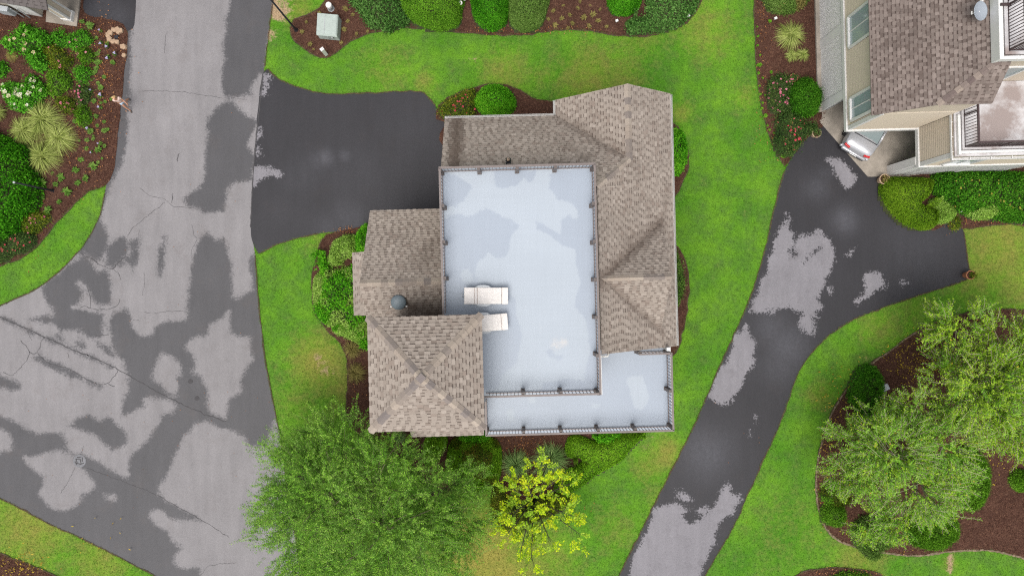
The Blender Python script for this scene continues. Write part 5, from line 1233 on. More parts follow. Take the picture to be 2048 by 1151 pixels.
# ------------------------------------------------------------------ person walking along the road edge
def skin_chain(name, verts, edges, radii, mat, parent, root=0, sub=2):
    me = bpy.data.meshes.new(name); me.from_pydata(verts, edges, []); me.materials.append(mat)
    o = link_mesh(name, me, parent)
    md = o.modifiers.new('skin', 'SKIN'); md.use_smooth_shade = True
    for i, r in enumerate(radii):
        me.skin_vertices[0].data[i].radius = r if isinstance(r, tuple) else (r, r)
    me.skin_vertices[0].data[root].use_root = True
    s = o.modifiers.new('sub', 'SUBSURF'); s.levels = 1; s.render_levels = sub
    return o
def make_person(loc, rz):
    p = empty('person', loc, rz, 'person in a pale top and light blue shorts walking along the road edge, fair hair', 'person')
    # faces -y; left is +x. mid-stride: right leg forward, left leg back
    V = [(0,0,.92),(0,0,1.05),(0,.01,1.22),(0,.01,1.36),(0,0,1.44),(0,-.02,1.52),(0,-.02,1.60),(0,-.01,1.66),
         (.09,0,.88),(.10,.10,.50),(.10,.34,.16),(.10,.36,.06),(.10,.27,.03),
         (-.09,0,.88),(-.10,-.16,.50),(-.10,-.24,.09),(-.10,-.28,.04),(-.10,-.38,.03),
         (.17,.01,1.37),(.21,-.08,1.12),(.22,-.24,.93),(.21,-.30,.86),
         (-.17,.01,1.37),(-.21,.10,1.11),(-.22,.08,.88),(-.21,.05,.79)]
    E = [(0,1),(1,2),(2,3),(3,4),(4,5),(5,6),(6,7),(0,8),(8,9),(9,10),(10,11),(11,12),(0,13),(13,14),(14,15),(15,16),(16,17),(3,18),(18,19),(19,20),(20,21),(3,22),(22,23),(23,24),(24,25)]
    rd = [(.14,.10),(.115,.085),(.135,.10),(.12,.09),.052,.075,.085,.055,.088,.058,.036,.034,.028,.088,.058,.036,.034,.028,.055,.042,.032,.036,.055,.042,.032,.036]
    skin_chain('body', V, E, rd, M['skin'], p)
    fing = MB()
    for hx, hy, hz in ((.21,-.30,.86), (-.21,.05,.79)):
        for k in range(4): fing.tube([(hx, hy-.03+k*.02, hz-.02), (hx-.01*(1 if hx > 0 else -1), hy-.03+k*.02, hz-.07-.008*(k in (1,2))), (hx-.025*(1 if hx > 0 else -1), hy-.03+k*.02, hz-.10)], [.011,.010,.008], 6)
        fing.tube([(hx, hy-.03, hz), (hx-.02, hy-.06, hz-.03), (hx-.02, hy-.06, hz-.06)], [.012,.011,.009], 6)
    fing.obj('fingers', M['skin'], p, smooth=True)
    skin_chain('top', [(0,0,.99),(0,0,1.10),(0,.01,1.24),(0,.01,1.37),(.16,.01,1.375),(-.16,.01,1.375),(.19,-.04,1.25),(-.19,.06,1.25)], [(0,1),(1,2),(2,3),(3,4),(3,5),(4,6),(5,7)], [(.155,.115),(.135,.10),(.15,.115),(.13,.10),.068,.068,.056,.056], M['shirt'], p)
    skin_chain('shorts', [(0,0,1.0),(0,0,.92),(.09,0,.86),(.10,.05,.70),(-.09,0,.86),(-.10,-.08,.70)], [(0,1),(1,2),(2,3),(1,4),(4,5)], [(.15,.115),(.155,.12),.105,.092,.105,.092], M['shorts'], p)
    skin_chain('hair', [(0,.0,1.69),(0,.05,1.64),(0,.085,1.52),(0,.10,1.36),(.07,.05,1.60),(-.07,.05,1.60),(.08,.08,1.40),(-.08,.08,1.40)], [(0,1),(1,2),(2,3),(1,4),(1,5),(4,6),(5,7)], [.07,.085,.075,.045,.06,.06,.04,.04], M['hair'], p)
    m = MB()
    for s in (-1, 1): m.lathe([(.001,-.012),(.013,0),(.001,.012)], (s*.033, -.098, 1.60), 8)
    m.obj('eyes', M['cardark'], p); MB().add([(-.014,-.10,1.575),(.014,-.10,1.575),(0,-.125,1.57),(0,-.102,1.61)], [(0,1,2),(1,3,2),(3,0,2)]).obj('nose', M['skin'], p)
    MB().box((0,-.098,1.545), (.045,.008,.012)).obj('mouth', M['red'], p)
    skin_chain('shoe', [(-.10,-.24,.05),(-.10,-.31,.04),(-.10,-.40,.03)], [(0,1),(1,2)], [.05,.048,.035], M['shoe'], p)
    skin_chain('shoe', [(.10,.38,.10),(.10,.31,.045),(.10,.24,.03)], [(0,1),(1,2)], [.05,.048,.035], M['shoe'], p)
    return p
make_person((*P2(261.5, 212), 0.014), R(25))

# ------------------------------------------------------------------ plants
def leaf_quads(c, n, size, rng, asp=0.5, tiltr=0.5, along=None):
    """c (N,3) centres, n (N,3) preferred normals -> diamond leaves"""
    N = len(c)
    nn = n + rng.normal(0, tiltr, (N, 3)); nn /= np.linalg.norm(nn, axis=1)[:, None]+1e-9
    a = rng.normal(0, 1, (N, 3)) if along is None else along + rng.normal(0, 0.25, (N, 3))
    a -= (a*nn).sum(1)[:, None]*nn; a /= np.linalg.norm(a, axis=1)[:, None]+1e-9
    b = np.cross(nn, a)
    s = (size*rng.uniform(0.65, 1.3, N))[:, None]
    droop = nn*s*0.12
    v = np.empty((N, 4, 3)); v[:, 0] = c-a*s*0.5-droop; v[:, 1] = c+b*s*asp*0.5; v[:, 2] = c+a*s*0.5-droop; v[:, 3] = c-b*s*asp*0.5
    f = np.arange(N*4).reshape(N, 4)
    return v.reshape(-1, 3), f
def tris_join(parts):
    vs, fs, b = [], [], 0
    for v, f in parts:
        vs.append(v); fs.append(f+b); b += len(v)
    return np.concatenate(vs), np.concatenate(fs)

def blob_height(pts, poly, h, rr, lump, rng, seed):
    d = edge_dist(pts, poly)
    t = np.clip(d/rr, 0, 1)
    z = h*np.sqrt(np.clip(1-(1-t)**2, 0, 1))*0.85+0.15*h*t
    ph = rng.uniform(0, 6.28, 6)
    k1 = 2.2/max(lump[1], .05)
    z = z*(1+lump[0]*(np.sin(pts[:, 0]*k1+ph[0])*np.cos(pts[:, 1]*k1*0.9+ph[1])+0.6*np.sin(pts[:, 0]*k1*2.1+ph[2])*np.sin(pts[:, 1]*k1*1.9+ph[3])))
    return z
def ellipse(cx, cy, rx, ry, n=14, wob=0.06, rot=0.0, seed=0):
    r = random.Random(seed+int(cx*3+cy*7)); out = []
    for k in range(n):
        t = 2*math.pi*k/n; q = 1+r.uniform(-wob, wob); x, y = rx*math.cos(t)*q, ry*math.sin(t)*q
        out.append((cx+x*math.cos(rot)-y*math.sin(rot), cy+x*math.sin(rot)+y*math.cos(rot)))
    return out
SEED = [100]
def shrub(name, label, px, h, leaf, size, cat='shrub', group=None, dens=2.0, asp=0.55, lump=(0.06, 0.5), rr=None, tilt=0.55, fluff=0.05, flowers=None, zref=0.5, patch=None, base_z=0.06):
    """px outline in the photograph; leaves spread over an uneven domed hull, with a dark inner hull that paints shade into the gaps"""
    SEED[0] += 1; rng = np.random.default_rng(SEED[0])
    poly = [P2(x, y, h*zref) for x, y in px]
    cx, cy = np.mean([p[0] for p in poly]), np.mean([p[1] for p in poly])
    poly = np.array(catmull(poly, 0.12))-np.array([cx, cy])
    root = empty(name, (cx, cy, base_z), 0, label, cat, group)
    lo, hi = poly.min(0), poly.max(0)
    rr = rr or min(0.5*min(hi-lo), h*0.9)
    x, y = poly[:, 0], poly[:, 1]; area = abs(0.5*np.sum(x*np.roll(y, -1)-y*np.roll(x, -1))); per = np.hypot(*(poly-np.roll(poly, -1, 0)).T).sum()
    surf = area+per*h*0.9
    N = int(min(24000, surf*dens/(size*size*asp*0.5)))
    Nt = int(N*area/surf); Ns = N-Nt
    pts = np.empty((0, 2))
    while len(pts) < Nt:
        q = rng.uniform(lo, hi, (Nt*2, 2)); pts = np.r_[pts, q[inside(q, poly)]]
    pts = pts[:Nt]; seed = rng.integers(1e6)
    hr = np.random.default_rng(seed)
    z = blob_height(pts, poly, h, rr, lump, hr, seed)
    e = 0.03
    zx = blob_height(pts+[e, 0], poly, h, rr, lump, np.random.default_rng(seed), seed); zy = blob_height(pts+[0, e], poly, h, rr, lump, np.random.default_rng(seed), seed)
    nrm = np.c_[-(zx-z)/e, -(zy-z)/e, np.ones(len(z))]; nrm /= np.linalg.norm(nrm, axis=1)[:, None]
    c = np.c_[pts, z] + nrm*rng.normal(-fluff*0.6, fluff, (len(z), 1))
    # sides
    i = rng.integers(0, len(poly), Ns); j = (i+1) % len(poly); t = rng.uniform(0, 1, (Ns, 1))
    s = poly[i]*(1-t)+poly[j]*t; tn = poly[j]-poly[i]; on = np.c_[tn[:, 1], -tn[:, 0]]; on /= np.linalg.norm(on, axis=1)[:, None]+1e-9
    ctr = -s; sg = np.sign((on*ctr).sum(1)); on *= -sg[:, None]
    zz = rng.uniform(0.02, 0.95, Ns)*h
    inw = 0.01+rr*(1-np.sqrt(1-np.clip(zz/h*.98, 0, 1)**2))
    cs = np.c_[s-on*inw[:, None]+on*rng.normal(0, fluff, (Ns, 1)), zz]; ns = np.c_[on, np.full(Ns, 0.6)]
    c = np.r_[c, cs]; nrm = np.r_[nrm, ns]
    if fluff >= 0.05:                # stray shoots beyond the outline
        ks = rng.choice(len(c), max(6, int(len(poly)*.35)), replace=False)
        so = nrm[ks]*[1, 1, .7]+rng.normal(0, .35, (len(ks), 3)); so /= np.linalg.norm(so, axis=1)[:, None]
        for q in range(5):
            c = np.r_[c, c[ks]+so*(size*(.5+.55*q))+rng.normal(0, size*.25, (len(ks), 3))]; nrm = np.r_[nrm, nrm[ks]+rng.normal(0, .4, (len(ks), 3))]
    if patch:                        # second leaf kind in patches
        pm, pk = patch
        q = np.sin(c[:, 0]*2.3+rng.uniform(0, 6))*np.cos(c[:, 1]*1.9+rng.uniform(0, 6))+0.5*np.sin(c[:, 0]*5.1+1)*np.sin(c[:, 1]*4.3)
        sel = q+rng.normal(0, .15, len(q)) > pk
        v, f = leaf_quads(c[sel], nrm[sel], size, rng, asp, tilt)
        tag(link_mesh('new_growth', np_mesh('new_growth', v, f, pm), root), kind='stuff')
        c, nrm = c[~sel], nrm[~sel]
    v, f = leaf_quads(c, nrm, size, rng, asp, tilt)
    link_mesh('foliage', np_mesh('foliage', v, f, leaf), root)
    # inner hull: solid dome in dark twig colour, painting shade into leaf gaps
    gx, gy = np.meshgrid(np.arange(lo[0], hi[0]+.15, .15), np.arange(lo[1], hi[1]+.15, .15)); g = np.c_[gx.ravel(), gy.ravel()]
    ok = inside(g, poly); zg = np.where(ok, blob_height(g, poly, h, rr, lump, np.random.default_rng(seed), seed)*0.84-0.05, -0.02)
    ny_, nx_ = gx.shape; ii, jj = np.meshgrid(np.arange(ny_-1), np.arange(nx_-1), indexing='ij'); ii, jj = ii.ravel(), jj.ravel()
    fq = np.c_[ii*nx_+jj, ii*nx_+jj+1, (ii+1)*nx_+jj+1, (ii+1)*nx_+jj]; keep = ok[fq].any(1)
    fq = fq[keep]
    if len(fq): link_mesh('gap_shade_hull', np_mesh('gap_shade_hull', np.c_[g, np.maximum(zg, -0.02)], fq, M['inner'], smooth=True), root)
    if flowers:
        fm, cnt, fs = flowers
        k = rng.choice(len(pts), min(cnt, len(pts)), replace=False) if len(pts) else []
        mb = MB()
        for q in k:
            b = c[q] if q < len(c) else np.r_[pts[q], z[q]]
            r_ = fs*rng.uniform(.6, 1.3)
            ctrp = np.array([b[0], b[1], b[2]+fs*0.5])
            for w_ in range(6):
                a = w_*math.pi/3+rng.uniform(0, 1); d = np.array([math.cos(a), math.sin(a), 0.25]); p2 = np.array([-math.sin(a), math.cos(a), 0.0])
                mb.add([ctrp, ctrp+d*r_*.6+p2*r_*.35, ctrp+d*r_, ctrp+d*r_*.6-p2*r_*.35], [(0,3,2,1)])
            mb.lathe([(r_*.35, 0.0), (r_*.2, r_*.4)], tuple(ctrp), 5)
        mb.obj('blossom', fm, root)
    return root

# clipped and loose shrubs along the top bed
shrub('spreading_juniper', 'feathery spreading green juniper right of the transformer box', [(702,-30),(700,0),(720,20),(730,40),(745,52),(762,50),(775,60),(790,50),(812,46),(815,20),(800,-30)], 0.9, M['f_juni'], .16, 'shrub', dens=2.2, asp=.3, lump=(.16,.4), tilt=.8, fluff=.10)
shrub('clipped_shrub', 'wide rounded lime green clipped shrub at the top edge, beside the juniper', [(796,-30),(797,5),(805,25),(830,42),(860,54),(890,55),(915,45),(923,20),(920,-30)], 1.3, M['f_clip'], .075, lump=(.02,1), fluff=.02, rr=.9)
shrub('clipped_shrub', 'dark vivid green rounded shrub at the top edge between the lime and pale clipped shrubs', [(946,-30),(943,10),(950,35),(968,52),(985,57),(1006,48),(1016,25),(1015,-30)], 1.2, M['f_bright'], .07, lump=(.03,.5), fluff=.03, rr=.8)
shrub('clipped_shrub', 'pale grey green clipped shrub at the top edge with rusty right side', [(1018,-30),(1017,20),(1022,45),(1040,58),(1060,58),(1078,50),(1092,25),(1096,-30)], 1.1, M['f_grey'], .07, lump=(.02,1), fluff=.02, rr=.8, patch=(M['f_rust'], 1.0))
shrub('round_shrub', 'small dark vivid round shrub cut by the top edge, left of the spreading one', ellipse(1250, 0, 34, 29), 1.0, M['f_bright'], .07, lump=(.03,.5), fluff=.03)
shrub('spreading_shrub', 'broad coarse leaved spreading green shrub in the upper bed corner', [(1253,48),(1262,38),(1280,36),(1295,25),(1300,-30),(1402,-30),(1396,5),(1385,25),(1368,42),(1340,56),(1310,60),(1285,64),(1262,66)], 0.7, M['f_juni'], .13, lump=(.14,.35), tilt=.8, fluff=.07, asp=.5)
# north bed of the house
shrub('round_shrub', 'vivid green clipped ball shrub against the house beside the driveway', ellipse(990, 200, 41, 34), 1.25, M['f_vivid'], .075, lump=(.04,.45), fluff=.04)
shrub('rose_bush', 'low olive rose bush with red flowers at the driveway corner', [(878,222),(890,205),(905,196),(925,185),(945,178),(950,195),(948,215),(945,232),(915,236),(890,234)], 0.7, M['f_olive'], .08, 'rose bush', dens=1.3, lump=(.25,.35), tilt=.9, fluff=.12, flowers=(M['bl_red'], 34, .055))
# east side
shrub('round_shrub', 'vivid green round shrub half under the right eave of the house', ellipse(1352, 303, 24, 46), 1.1, M['f_vivid'], .10, lump=(.08,.4), fluff=.06)
shrub('low_plants', 'low strip of mixed green plants under the right eave', [(1338,500),(1350,503),(1360,525),(1366,555),(1364,590),(1352,612),(1338,615)], 0.55, M['f_strap'], .09, 'plants', dens=1.6, lump=(.25,.25), tilt=.9, fluff=.1)
# west bed: pale and dark shrubs grown together
G1 = None
shrub('laurel_shrub', 'dark glossy shrub filling the middle of the bed left of the house', [(636,500),(650,520),(665,540),(720,530),(735,560),(735,640),(735,680),(700,672),(668,655),(640,640),(628,610),(636,570),(640,540)], 0.9, M['f_vivid'], .095, lump=(.14,.35), fluff=.07, tilt=.8, patch=(M['f_pale'], .3))
shrub('variegated_shrub', 'pale variegated shrub at the upper end of the bed left of the house', [(662,492),(672,478),(695,470),(712,474),(715,495),(708,510),(690,515),(675,530),(655,525)], 1.0, M['f_pale'], .085, lump=(.08,.35), fluff=.05, tilt=.7)
shrub('variegated_shrub', 'pale variegated shrub at the lawn side of the bed left of the house', [(628,560),(640,545),(655,552),(658,580),(650,605),(632,612),(626,590)], 0.8, M['f_pale'], .07, lump=(.08,.35), fluff=.05, tilt=.7)
shrub('variegated_shrub', 'pale variegated shrub at the lower end of the bed left of the house', [(664,658),(680,640),(705,642),(740,640),(740,698),(728,697),(710,683),(690,674),(675,668)], 0.9, M['f_pale'], .075, lump=(.10,.35), fluff=.06, tilt=.7, patch=(M['f_vivid'], .5))
shrub('upright_shrub', 'small vivid green shrub tucked between driveway and wing roof', [(712,490),(713,470),(722,455),(738,450),(738,505),(716,504)], 1.1, M['f_vivid'], .075, lump=(.10,.35), fluff=.05)
# south bed
shrub('clipped_shrub', 'dark clipped shrub under the tower, partly behind the big tree', [(848,930),(846,895),(852,875),(870,868),(890,872),(893,890),(882,905),(870,930)], 1.2, M['f_hedge'], .07, lump=(.02,1), fluff=.02)
shrub('clipped_shrub', 'rusty flecked clipped shrub between the big tree and the grass clump', [(893,930),(898,890),(915,875),(950,873),(985,878),(1000,892),(1004,925),(998,960),(975,985),(940,985),(905,960)], 1.15, M['f_rust'], .07, lump=(.03,.8), fluff=.02, patch=(M['f_hedge'], .0))
shrub('low_plant', 'bright green plant at the tower corner above the rusty clipped shrub', [(920,868),(950,866),(975,868),(973,880),(940,882),(922,878)], .9, M['f_vivid'], .08, lump=(.1,.3), fluff=.06)
shrub('clipped_hedge', 'lime clipped hedge curving along the lawn below the terrace, with a notch', [(1130,905),(1135,880),(1150,870),(1172,876),(1190,882),(1215,880),(1240,868),(1290,866),(1282,878),(1262,898),(1245,920),(1215,938),(1190,952),(1165,972),(1140,985),(1115,985),(1108,975),(1125,950),(1150,935),(1165,922),(1155,915),(1140,916)], 0.75, M['f_hedge'], .07, 'hedge', lump=(.03,.8), fluff=.02, rr=.40)
shrub('low_plant', 'bright green plant between the terrace and the notched hedge', [(1186,872),(1200,864),(1240,864),(1230,876),(1213,884),(1198,880)], .8, M['f_vivid'], .10, lump=(.15,.3), fluff=.07)
shrub('low_plants', 'low rusty green ground plants under the yellowing tree', [(985,975),(1000,968),(1010,1000),(1030,1010),(1060,1015),(1110,985),(1140,990),(1120,1020),(1060,1045),(1010,1060),(985,1040)], 0.3, M['f_olive'], .07, 'plants', dens=2.2, lump=(.2,.4), fluff=.05, tilt=.8, patch=(M['f_rust'], .5))
# right-hand beds
shrub('feathery_shrub', 'dense fine leaved dark green shrub against the lattice wall', ellipse(1611, 194, 33, 37), 1.2, M['f_dark'], .10, dens=2.4, asp=.25, lump=(.06,.4), fluff=.09, tilt=.9)
shrub('rose_bush', 'red flowering rose bush left of the fine leaved shrub by the lattice', [(1540,170),(1548,155),(1565,150),(1580,155),(1582,175),(1576,200),(1580,222),(1560,225),(1545,215),(1540,190)], 0.9, M['f_rose'], .08, 'rose bush', dens=1.3, lump=(.22,.3), tilt=.9, fluff=.12, flowers=(M['bl_pink'], 64, .062))
shrub('rose_bush', 'red flowering rose bush spilling onto the right driveway', [(1556,240),(1575,225),(1595,230),(1610,245),(1632,250),(1634,262),(1612,268),(1600,290),(1582,310),(1562,305),(1552,280),(1560,262)], 0.9, M['f_rose'], .08, 'rose bush', dens=1.35, lump=(.22,.3), tilt=.9, fluff=.12, flowers=(M['bl_red'], 48, .062))
shrub('grassy_shrub', 'tan flecked shrub cut by the top edge beside the tall house', [(1530,-30),(1535,5),(1548,20),(1575,24),(1600,16),(1618,0),(1620,-30)], 0.9, M['f_grey'], .09, lump=(.08,.4), fluff=.06, asp=.3, patch=(M['g_dry'], .4))
shrub('clipped_shrub', 'big lime clipped shrub bulging over the driveway corner below the carport', [(1766,385),(1770,362),(1785,353),(1820,353),(1862,356),(1866,375),(1858,395),(1845,405),(1855,412),(1875,418),(1878,440),(1870,455),(1850,459),(1820,450),(1795,432),(1778,410)], 1.15, M['f_lime'], .07, lump=(.04,.8), fluff=.02, rr=.7)
shrub('variegated_shrub', 'small pale round shrub between the lime shrub and the long hedge', [(1862,402),(1872,396),(1890,402),(1908,414),(1913,428),(1905,440),(1888,446),(1876,442),(1876,420)], 0.8, M['f_pale'], .06, lump=(.05,.4), fluff=.04)
shrub('hedge', 'long deep green hedge with yellowish tips along the wall of the tall house', [(1872,378),(1873,355),(1884,343),(1930,340),(2000,342),(2060,345),(2120,345),(2120,445),(2060,442),(2020,440),(1985,434),(1950,430),(1925,420),(1905,402),(1885,392)], 1.25, M['f_dark'], .11, 'hedge', lump=(.07,.4), fluff=.06, tilt=.75, rr=.8, flowers=(M['bl_yel'], 90, .055))
shrub('variegated_shrub', 'pale variegated shrub growing out of the front of the long hedge', [(1940,425),(1952,412),(1970,402),(1985,408),(1990,425),(1978,436),(1955,434)], 1.22, M['f_pale'], .07, lump=(.08,.4), fluff=.06)
shrub('low_plant', 'small yellow green plant at the driveway corner below the pale shrub', ellipse(1911, 446, 10, 13), .35, M['f_olive'], .09, lump=(.2,.3), fluff=.08, dens=1.3)
# left bed
shrub('hedge', 'large dark glossy hedge at the left edge around the shorter lamp post', [(-60,270),(0,272),(18,285),(40,290),(50,310),(46,330),(62,345),(70,365),(68,390),(60,415),(42,435),(30,455),(12,468),(-10,480),(-60,490)], 1.6, M['f_bright'], .12, 'hedge', lump=(.10,.45), fluff=.07, tilt=.7, rr=1.0)
shrub('hydrangea', 'bright green hydrangea with a few tan flower heads near the stoop', [(5,86),(20,75),(40,62),(48,48),(65,58),(85,62),(97,75),(92,95),(75,98),(88,112),(90,132),(75,140),(62,128),(50,112),(42,97),(20,98)], 0.9, M['f_hydr'], .13, 'hydrangea', lump=(.18,.35), tilt=.7, fluff=.10, flowers=(M['bl_tan'], 16, .12))
shrub('hydrangea', 'bright green hydrangea covered with white and cream flower heads', [(4,172),(20,165),(45,168),(62,150),(75,160),(92,178),(90,190),(75,198),(72,212),(50,222),(28,218),(12,205)], 0.8, M['f_hydr'], .12, 'hydrangea', lump=(.15,.35), tilt=.7, fluff=.08, flowers=(M['bl_white'], 48, .125))
AZ = [([(105,70),(118,62),(128,75),(150,66),(165,60),(178,72),(185,82),(170,90),(150,98),(135,92),(115,92)], 'green azalea with pink flowers beside the stoop corner', M['f_hydr'], 10),
      ([(88,95),(105,92),(122,98),(132,112),(146,118),(140,132),(120,140),(105,130),(95,115)], 'olive azalea with pink flowers in the middle of the left bed', M['f_olive'], 12),
      ([(98,145),(115,140),(132,146),(142,160),(138,175),(122,182),(122,190),(105,192),(97,180)], 'green low shrub below the olive azalea', M['f_clip'], 3),
      ([(160,98),(178,100),(186,110),(180,124),(165,126),(157,112)], 'round green low shrub right of the olive azalea', M['f_clip'], 3),
      ([(150,140),(165,133),(180,140),(178,152),(168,166),(156,162)], 'green low shrub in the middle of the perennials', M['f_hydr'], 2),
      ([(112,205),(125,195),(140,196),(150,210),(148,225),(135,225),(120,215)], 'yellowing azalea with pink flowers above the large grass clump', M['f_olive'], 16),
      ([(155,175),(168,172),(180,180),(178,198),(165,210),(156,195)], 'sparse azalea with red flowers left of the walking person', M['f_rose'], 10),
      ([(152,228),(168,212),(178,225),(180,240),(165,252),(155,245)], 'green low shrub below the sparse red azalea', M['f_clip'], 3)]
for px, lab, mt, fl in AZ: shrub('azalea', lab, px, 0.55, mt, .08, 'azalea', dens=1.5, lump=(.2,.3), tilt=.8, fluff=.1, flowers=(M['bl_pink'], fl, .07))
shrub('azalea', 'yellow and pink azalea between the big hedge and the lawn, upper of two', [(45,440),(58,428),(75,425),(92,428),(95,440),(82,452),(70,465),(50,462)], .6, M['f_olive'], .075, 'azalea', dens=1.5, lump=(.2,.3), tilt=.8, fluff=.1, flowers=(M['bl_pink'], 22, .065))
shrub('azalea', 'yellow and pink azalea between the big hedge and the lawn, lower of two', [(-10,490),(15,475),(35,465),(62,468),(66,482),(50,500),(25,508),(10,520),(-10,522)], .6, M['f_rose'], .075, 'azalea', dens=1.5, lump=(.2,.3), tilt=.8, fluff=.1, flowers=(M['bl_red'], 40, .065))
shrub('low_plant', 'small leafy plant at the left edge above the white hydrangea', ellipse(2, 138, 12, 14), .5, M['f_hydr'], .10, lump=(.15,.3), fluff=.08)
# lower right bed
shrub('dense_shrub', 'dense dark green shrub beside the small grey box in the lower right bed', [(1702,800),(1708,765),(1722,738),(1745,732),(1764,752),(1768,785),(1758,800),(1772,818),(1760,842),(1735,845),(1712,838),(1720,815)], .9, M['f_dark'], .085, lump=(.25,.3), fluff=.08, tilt=.8, asp=.4)
shrub('dense_shrub', 'dense bright green shrub on the right side below the trees', [(1925,905),(1950,900),(1972,920),(1978,950),(1974,985),(1960,1010),(1940,1020),(1925,1000),(1920,950)], 1.2, M['f_clip'], .10, lump=(.12,.35), fluff=.09, tilt=.8, asp=.3)
shrub('round_shrub', 'rounded fine leaved green shrub near the bottom of the lower right bed', ellipse(1868, 1058, 50, 40, 16, .05), 1.2, M['f_clip'], .10, lump=(.08,.35), fluff=.10, tilt=.9, asp=.25, dens=2.4)
shrub('round_shrub', 'small round shrub at the right edge in open mulch', ellipse(2046, 962, 22, 22), .8, M['f_clip'], .07, lump=(.06,.4), fluff=.05)
shrub('loose_shrub', 'loose grey green shrub at the lower tip of the right bed', [(1712,1060),(1730,1040),(1765,1040),(1785,1060),(1790,1085),(1765,1100),(1748,1120),(1735,1105),(1718,1090)], 1.1, M['f_grey'], .09, lump=(.18,.35), fluff=.12, tilt=.9, asp=.35)
shrub('low_shrub', 'low olive green shrub at the left edge of the lower right bed', [(1645,1020),(1660,1008),(1685,1012),(1692,1035),(1682,1052),(1658,1048),(1646,1038)], .6, M['f_clip'], .06, lump=(.15,.3), fluff=.07, tilt=.8)
shrub('low_shrub', 'low reddish green shrub just above the olive one in the lower right bed', [(1645,985),(1660,968),(1690,975),(1700,1000),(1685,1010),(1655,1008)], .6, M['f_rust'], .07, lump=(.2,.3), fluff=.1, tilt=.9, dens=1.8, patch=(M['f_clip'], .2))
shrub('low_plants', 'low green plants in the mulch island at the bottom edge', ellipse(1705, 1158, 40, 12), .4, M['f_clip'], .08, 'plants', lump=(.2,.3), fluff=.1)

# ------------------------------------------------------------------ clumps of arching grass
def grass_clump(name, label, cx, cy, r, h, mat, n=320, group=None, cat='ornamental grass', squash=1.0, base_z=0.07, lean=(0, 0), width=.016):
    SEED[0] += 1; rng = np.random.default_rng(SEED[0])
    root = empty(name, (*P2(cx, cy, h*0.3), base_z), 0, label, cat, group)
    n = int(n); R_ = r/36.0
    a = rng.uniform(0, 2*np.pi, n); reach = R_*np.sqrt(rng.uniform(0.08, 1.15, n)); hh = h*rng.uniform(0.6, 1.1, n)*(1-0.35*reach/R_)
    b0 = np.c_[np.cos(a), np.sin(a)]*rng.uniform(0, .22, (n, 1))*R_
    ts = np.array([0, .35, .7, 1.0]); verts = np.empty((n, 4, 2, 3))
    dirv = np.c_[np.cos(a), np.sin(a)*squash]+np.array(lean); side = np.c_[-np.sin(a), np.cos(a)]
    for k, t in enumerate(ts):
        p = b0+dirv*(reach*(t**1.3))[:, None]; z = hh*np.sin(np.minimum(t*2.0, 1.0+t*.75)*np.pi/2*0.92)*(1-0.25*t)
        wv = side*(width*(1-t*0.85))*rng.uniform(.7, 1.3, (n, 1))
        verts[:, k, 0] = np.c_[p-wv, z]; verts[:, k, 1] = np.c_[p+wv, z]
    v = verts.reshape(-1, 3); base = (np.arange(n)*8)[:, None]
    f = np.concatenate([base+np.array([[2*k, 2*k+1, 2*k+3, 2*k+2]]) for k in range(3)])
    link_mesh('blades', np_mesh('blades', v, f, mat), root)
    m = MB(); m.lathe([(R_*.25, -.05), (R_*.2, .06), (R_*.05, .12)], n=10); m.obj('crown', mat, root)
    return root
for cx, cy, r, h, mt, lab in [
 (90,240,42,.9,'g_tan','largest fountain of tan green grass in the left bed'), (50,262,31,.8,'g_tan','tan green grass clump left of the largest one'), (122,277,34,.8,'g_tan','tan green grass clump right of and below the largest one'), (88,313,37,.85,'g_tan','lowest tan green grass clump, above the lamp post'),
 (-2,225,16,.8,'g_tan','tan green grass clump cut by the left edge'), (1580,72,29,.7,'g_tan','round tan grass clump in the right bed by the lattice'), (1583,112,13,.4,'g_tan','left of the two small tan tufts below the round grass clump'), (1604,110,14,.4,'g_tan','right of the two small tan tufts below the round grass clump'),
 (705,697,20,.55,'g_dry','dull grass tuft against the tower below the pale shrubs'), (712,745,22,.55,'g_dry','lower dull grass tuft against the tower'), (1031,928,30,.8,'g_blue','green grass clump with yellow leaf sprays over it, left of the taller clump'), (1100,912,40,1.1,'g_blue','tall arching green grass clump under the terrace railing'),
 (800,873,14,.7,'g_blue','upright green grass tuft under the tower eave'), (25,112,13,.4,'g_dry','brown twiggy tuft in bare mulch left of the hydrangeas')]:
    grass_clump('grass_clump', lab, cx, cy, r, h, M[mt], n=420 if r > 25 else 220, lean=(0, -.35) if lab.startswith('tall arching') else (0, 0))

rj = random.Random(21)
